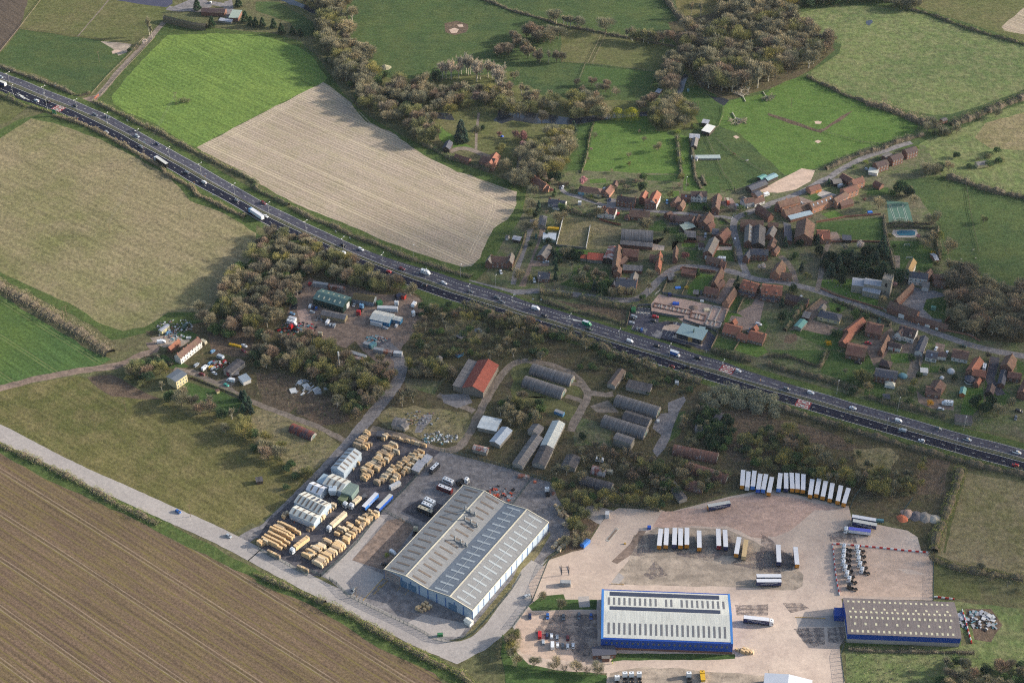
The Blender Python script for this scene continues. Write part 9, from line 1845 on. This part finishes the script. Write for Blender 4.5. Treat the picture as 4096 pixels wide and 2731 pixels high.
# pool, goals, dishes, tables
sheet('pool_terrace','B3 250 110,297 109,301 121,292 125,257 125,248 118',m_conc2,amp=.3)
t=thing('swimming_pool','turquoise swimming pool in the hedged garden','pool',G1('b3 1235 525'));o0=t.location.copy();q=[p-o0 for p in GP('B3 256 113,261 111,290 111,296 113,295 121,288 122,261 122,257 119')];m=MB();m.prism([(p.x,p.y)for p in q],.1,.22);m.build('coping',m_kerb,t);m=MB();m.prism([(p.x*.94,p.y*.9)for p in q],.12,.25);mw=newmat('pool_water')[0];b_=mw.node_tree.nodes['Principled BSDF'];b_.inputs['Base Color'].default_value=C(30,92,112);b_.inputs['Roughness'].default_value=.08;m.build('water',mw,t)
def goal(s_,l,ang):t=thing('goal',l,'goal',G1(s_),ang);m=MB();[m.tube(a,b,.08,.08,6)for a,b in(((-2,0,0),(-2,0,1.9)),((2,0,0),(2,0,1.9)),((-2,0,1.9),(2,0,1.9)),((-2,1.2,0),(-2,0,1.9)),((2,1.2,0),(2,0,1.9)),((-2,1.2,0),(2,1.2,0)))];m.build('frame',M_WF,t);m=MB();[m.tube((-2+k*.5,1.2,0),(-2+k*.5,0,1.9),.015,.015,3)for k in range(9)];m.build('net',M_WF,t)
goal('b3 1243 640','white football goal nearer the pool',0);goal('b3 1265 752','white football goal nearer the white house',0)
def dome(s_,l,r,h,mat,name,cat):t=thing(name,l,cat,G1(s_));m=MB();n=14;rg=[[(r*cos(a)*cos(2*pi*i/n),r*cos(a)*sin(2*pi*i/n),h*sin(a)+.1)for i in range(n)]for a in(0,.4,.8,1.2,1.5)];[m.loft(a,b,cap=False)for a,b in zip(rg,rg[1:])];m.add(rg[-1],[tuple(range(n))]);m.build('dome',mat,t);m=MB();m.tube((0,0,0),(0,0,.15),r*.98,r*.98,14);m.build('base',mat,t)
dome('r5 1365 800','pale domed garden igloo among dark shrubs',2.6,2.2,CW,'garden_dome','dome');dome('r5 1242 885','small white dome tent in the garden',1.5,1.4,M_WF,'garden_dome','dome');dome('v1 1670 280','white polytunnel end beside the bungalow',2.6,2.6,M_WF,'polytunnel','polytunnel');dome('v2 1215 735','round white tank by the lane',2,2.6,CW,'round_tank','tank');dome('a1 2205 1225','blue bowl beside the dusky pink tree',1.2,1,T_BLUE,'blue_pot','pot');dome('r5 715 860','turquoise covered trampoline by the brick semi',3,1.4,CTQ,'trampoline','trampoline')
t=thing('satellite_dish','white satellite dish beside the dark lawn','dish',G1('b3 652 1400'));m=MB();m.tube((0,0,0),(0,0,1.5),.06);m.build('stand',m_steel,t);m=MB();m.loft([(1.1*cos(2*pi*i/14),-.3-.3*sin(2*pi*i/14),1.8+.9*sin(2*pi*i/14))for i in range(14)],[(.2*cos(2*pi*i/14),.05,1.6+.2*sin(2*pi*i/14))for i in range(14)]);m.build('reflector',M_WF,t)
t=thing('entrance_gantry','empty black steel gantry frame beside the kiosk','gantry',G1('d2 478 600'));m=MB();[m.tube((x,0,0),(x,0,6),.12)for x in(-2,2)];[m.tube((-2,0,z),(2,0,z),.08)for z in(2,4,6)];[m.tube((x,0,0),(x,7,.4),.12)for x in(-2,2)];m.build('frame',M_DG,t)
t=thing('weighbridge_island','long narrow concrete traffic island on the estate road','island',G1('d2 900 240'),1.0);m=MB();m.box(-6,6,-1,1,0,.18);m.build('kerb',m_kerb,t);m=MB();m.box(-5,5,-.6,.6,.18,.24);m.build('infill',m_gravel,t)
# gravestones
for i,q in enumerate(('b3 625 995','b3 652 995','b3 575 955','b3 540 965','b3 822 1105','b3 700 1070','b3 740 1090','b3 600 1010')):
 o=MB().box(-.4,.4,-.08,.08,0,1.1).build('gravestone',W_ST);o.location=G1(q);o.rotation_euler=(0,0,ru(-.3,.3));tag(o,'pale upright gravestone on the churchyard grass','gravestone','churchyard gravestones')
 # bales, boats, sheep, horses, people
m_wool=pln('wool',C(206,200,186),.95,.12,3);m_horse=pln('brown_hide',C(112,72,54),.8,.2,2);m_grey_hide=pln('grey_hide',C(200,198,196),.8,.2,2);m_dark_hide=pln('dark_hide',C(56,48,46),.8,.15,2)
def animal(kind,s_,ang,mat,label,group=None):
 sheepy=kind=='sheep';sc=.62 if sheepy else 1.0;V=[(-.7,0,1.15),(0,0,1.12),(.7,0,1.18),(1.05,0,1.35 if sheepy else 1.55),(1.3,0,1.15 if sheepy else.95),(1.5,0,.95 if sheepy else.55)];R=[.3,.33,.3,.17,.14,.1];E=[(i,i+1)for i in range(5)]
 for x,root in((-.72,0),(.62,2)):
  for y in(-.2,.2):
   n=len(V);bk=x<0;V+=[(x,y,.85),(x-(.08 if bk else 0),y,.45),(x,y,.04)];R+=[.15,.075,.06];E+=[(root,n),(n,n+1),(n+1,n+2)]
 n=len(V);V+=[(-1.0,0,1.1),(-1.05,0,.65)];R+=[.07,.05];E+=[(0,n),(n,n+1)]
 if sheepy:R=[r*1.25 if i<3 else r for i,r in enumerate(R)]
 me=bpy.data.meshes.new(kind);me.from_pydata([(x*sc,y*sc,z*sc)for x,y,z in V],E,[]);o=bpy.data.objects.new(kind,me);COL.objects.link(o);md=o.modifiers.new('skin','SKIN');o.modifiers.new('sub','SUBSURF').levels=1
 for i,sv in enumerate(me.skin_vertices[0].data):sv.radius=(R[i]*sc,R[i]*sc*(1.0 if i else 1));sv.use_root=i==1
 me.materials.append(mat);o.location=G1(s_);o.rotation_euler=(0,0,ang);return tag(o,label,kind,group)
animal('horse','a2 1992 1388',2.8,m_horse,'chestnut horse grazing by the wire fence');animal('horse','a2 2104 1448',.2,m_grey_hide,'pale horse below the chestnut one');animal('horse','v2 1695 270',1.8,m_dark_hide,'dark horse beside the jumps above the cottage');animal('horse','v2 1555 295',.1,m_dark_hide,'dark horse by the small paddock shelter')
for i,(q,a)in enumerate((('b3 1835 675',.1),('b3 1732 762',2.9),('b3 1860 752',1.7),('b3 1785 853',.6),('b3 1845 914',3.1))):animal('sheep',q,a,m_wool,('topmost','leftmost','rightmost','lower middle','lowest')[i]+' white sheep on the shaded pasture')
def person(s_,label,top,ang=0):
 V=[(0,0,.95),(0,0,1.2),(0,0,1.45),(0,0,1.56),(0,.02,1.68),(-.19,0,1.43),(-.24,.02,1.15),(-.24,.1,.9),(.19,0,1.43),(.24,.02,1.15),(.24,.1,.9),(-.1,0,.88),(-.11,.05,.5),(-.11,0,.05),(-.11,.14,.03),(.1,0,.88),(.12,-.05,.5),(.12,-.1,.05),(.12,.04,.03)]
 E=[(0,1),(1,2),(2,3),(3,4),(2,5),(5,6),(6,7),(2,8),(8,9),(9,10),(0,11),(11,12),(12,13),(13,14),(0,15),(15,16),(16,17),(17,18)];R=[.15,.14,.16,.06,.11,.07,.05,.035,.07,.05,.035,.1,.07,.05,.04,.1,.07,.05,.04]
 me=bpy.data.meshes.new('person');me.from_pydata(V,E,[]);o=bpy.data.objects.new('person',me);COL.objects.link(o);o.modifiers.new('skin','SKIN');o.modifiers.new('sub','SUBSURF').levels=1
 for i,sv in enumerate(me.skin_vertices[0].data):sv.radius=(R[i],R[i]);sv.use_root=i==0
 me.materials.append(top);o.location=G1(s_);o.rotation_euler=(0,0,ang);return tag(o,label,'person')
person('d2 900 1395','person in yellow-green jacket walking by the bottom road',pln('hi_vis',C(206,220,80),.8,.1),1.2);person('b3 337 135','person in dark red clothes walking up the village lane',pln('dark_red_cloth',C(110,50,50),.9,.1),.4);person('m8 464 972','person in orange jacket by the open-fronted shed',pln('orange_cloth',C(220,120,50),.8,.1),.2)
# air and clouds
hz=MB().box(-1500,1500,-700,2300,-1.5,720).build('haze',[]);hz['kind']='stuff'
m=bpy.data.materials.new('haze');m.use_nodes=True;nt=m.node_tree;nt.nodes.clear();pv_=node(nt,'ShaderNodeVolumePrincipled');pv_.inputs['Density'].default_value=.000012;pv_.inputs['Color'].default_value=(.8,.88,1,1);pv_.inputs['Anisotropy'].default_value=.2
nt.links.new(pv_.outputs[0],node(nt,'ShaderNodeOutputMaterial').inputs['Volume']);hz.data.materials.append(m)
m,nt,b=newmat('cloud_vapour');b.inputs['Base Color'].default_value=(.9,.9,.92,1);b.inputs['Roughness'].default_value=1;v,_=coords(nt)
nt.links.new(ramp(nt,noise(nt,v,.006,4),.36,.62,(.0,)*3+(1,),(.7,)*3+(1,)),b.inputs['Alpha'])
def cloud(s_,L,W,ang,label):
 g=G1(s_);h=1500;c=g+Vec((sd.x,sd.y,0))*(h/sd.z);mb=MB();r=random.Random(int(L));n=28;rg=[]
 for k in range(9):
  a=-pi/2+pi*k/8;rg.append([(L/2*cos(a)*cos(2*pi*i/n)*(1+.13*sin(i*1.9+k)),W/2*cos(a)*sin(2*pi*i/n)*(1+.13*sin(i*2.7+k*2)),60*sin(a)*(1.0 if a>0 else.4)+8*sin(i+k))for i in range(n)])
 for p,q in zip(rg,rg[1:]):mb.loft(p,q,cap=False)
 o=mb.build('cloud',m,None,True);o.location=(c.x,c.y,h);o.rotation_euler=(0,0,ang);return tag(o,label,None,None,'stuff')
cloud('D 2020 880',760,330,-.3,'low cloud')
cloud('D 1350 930',380,170,-.2,'small low cloud')
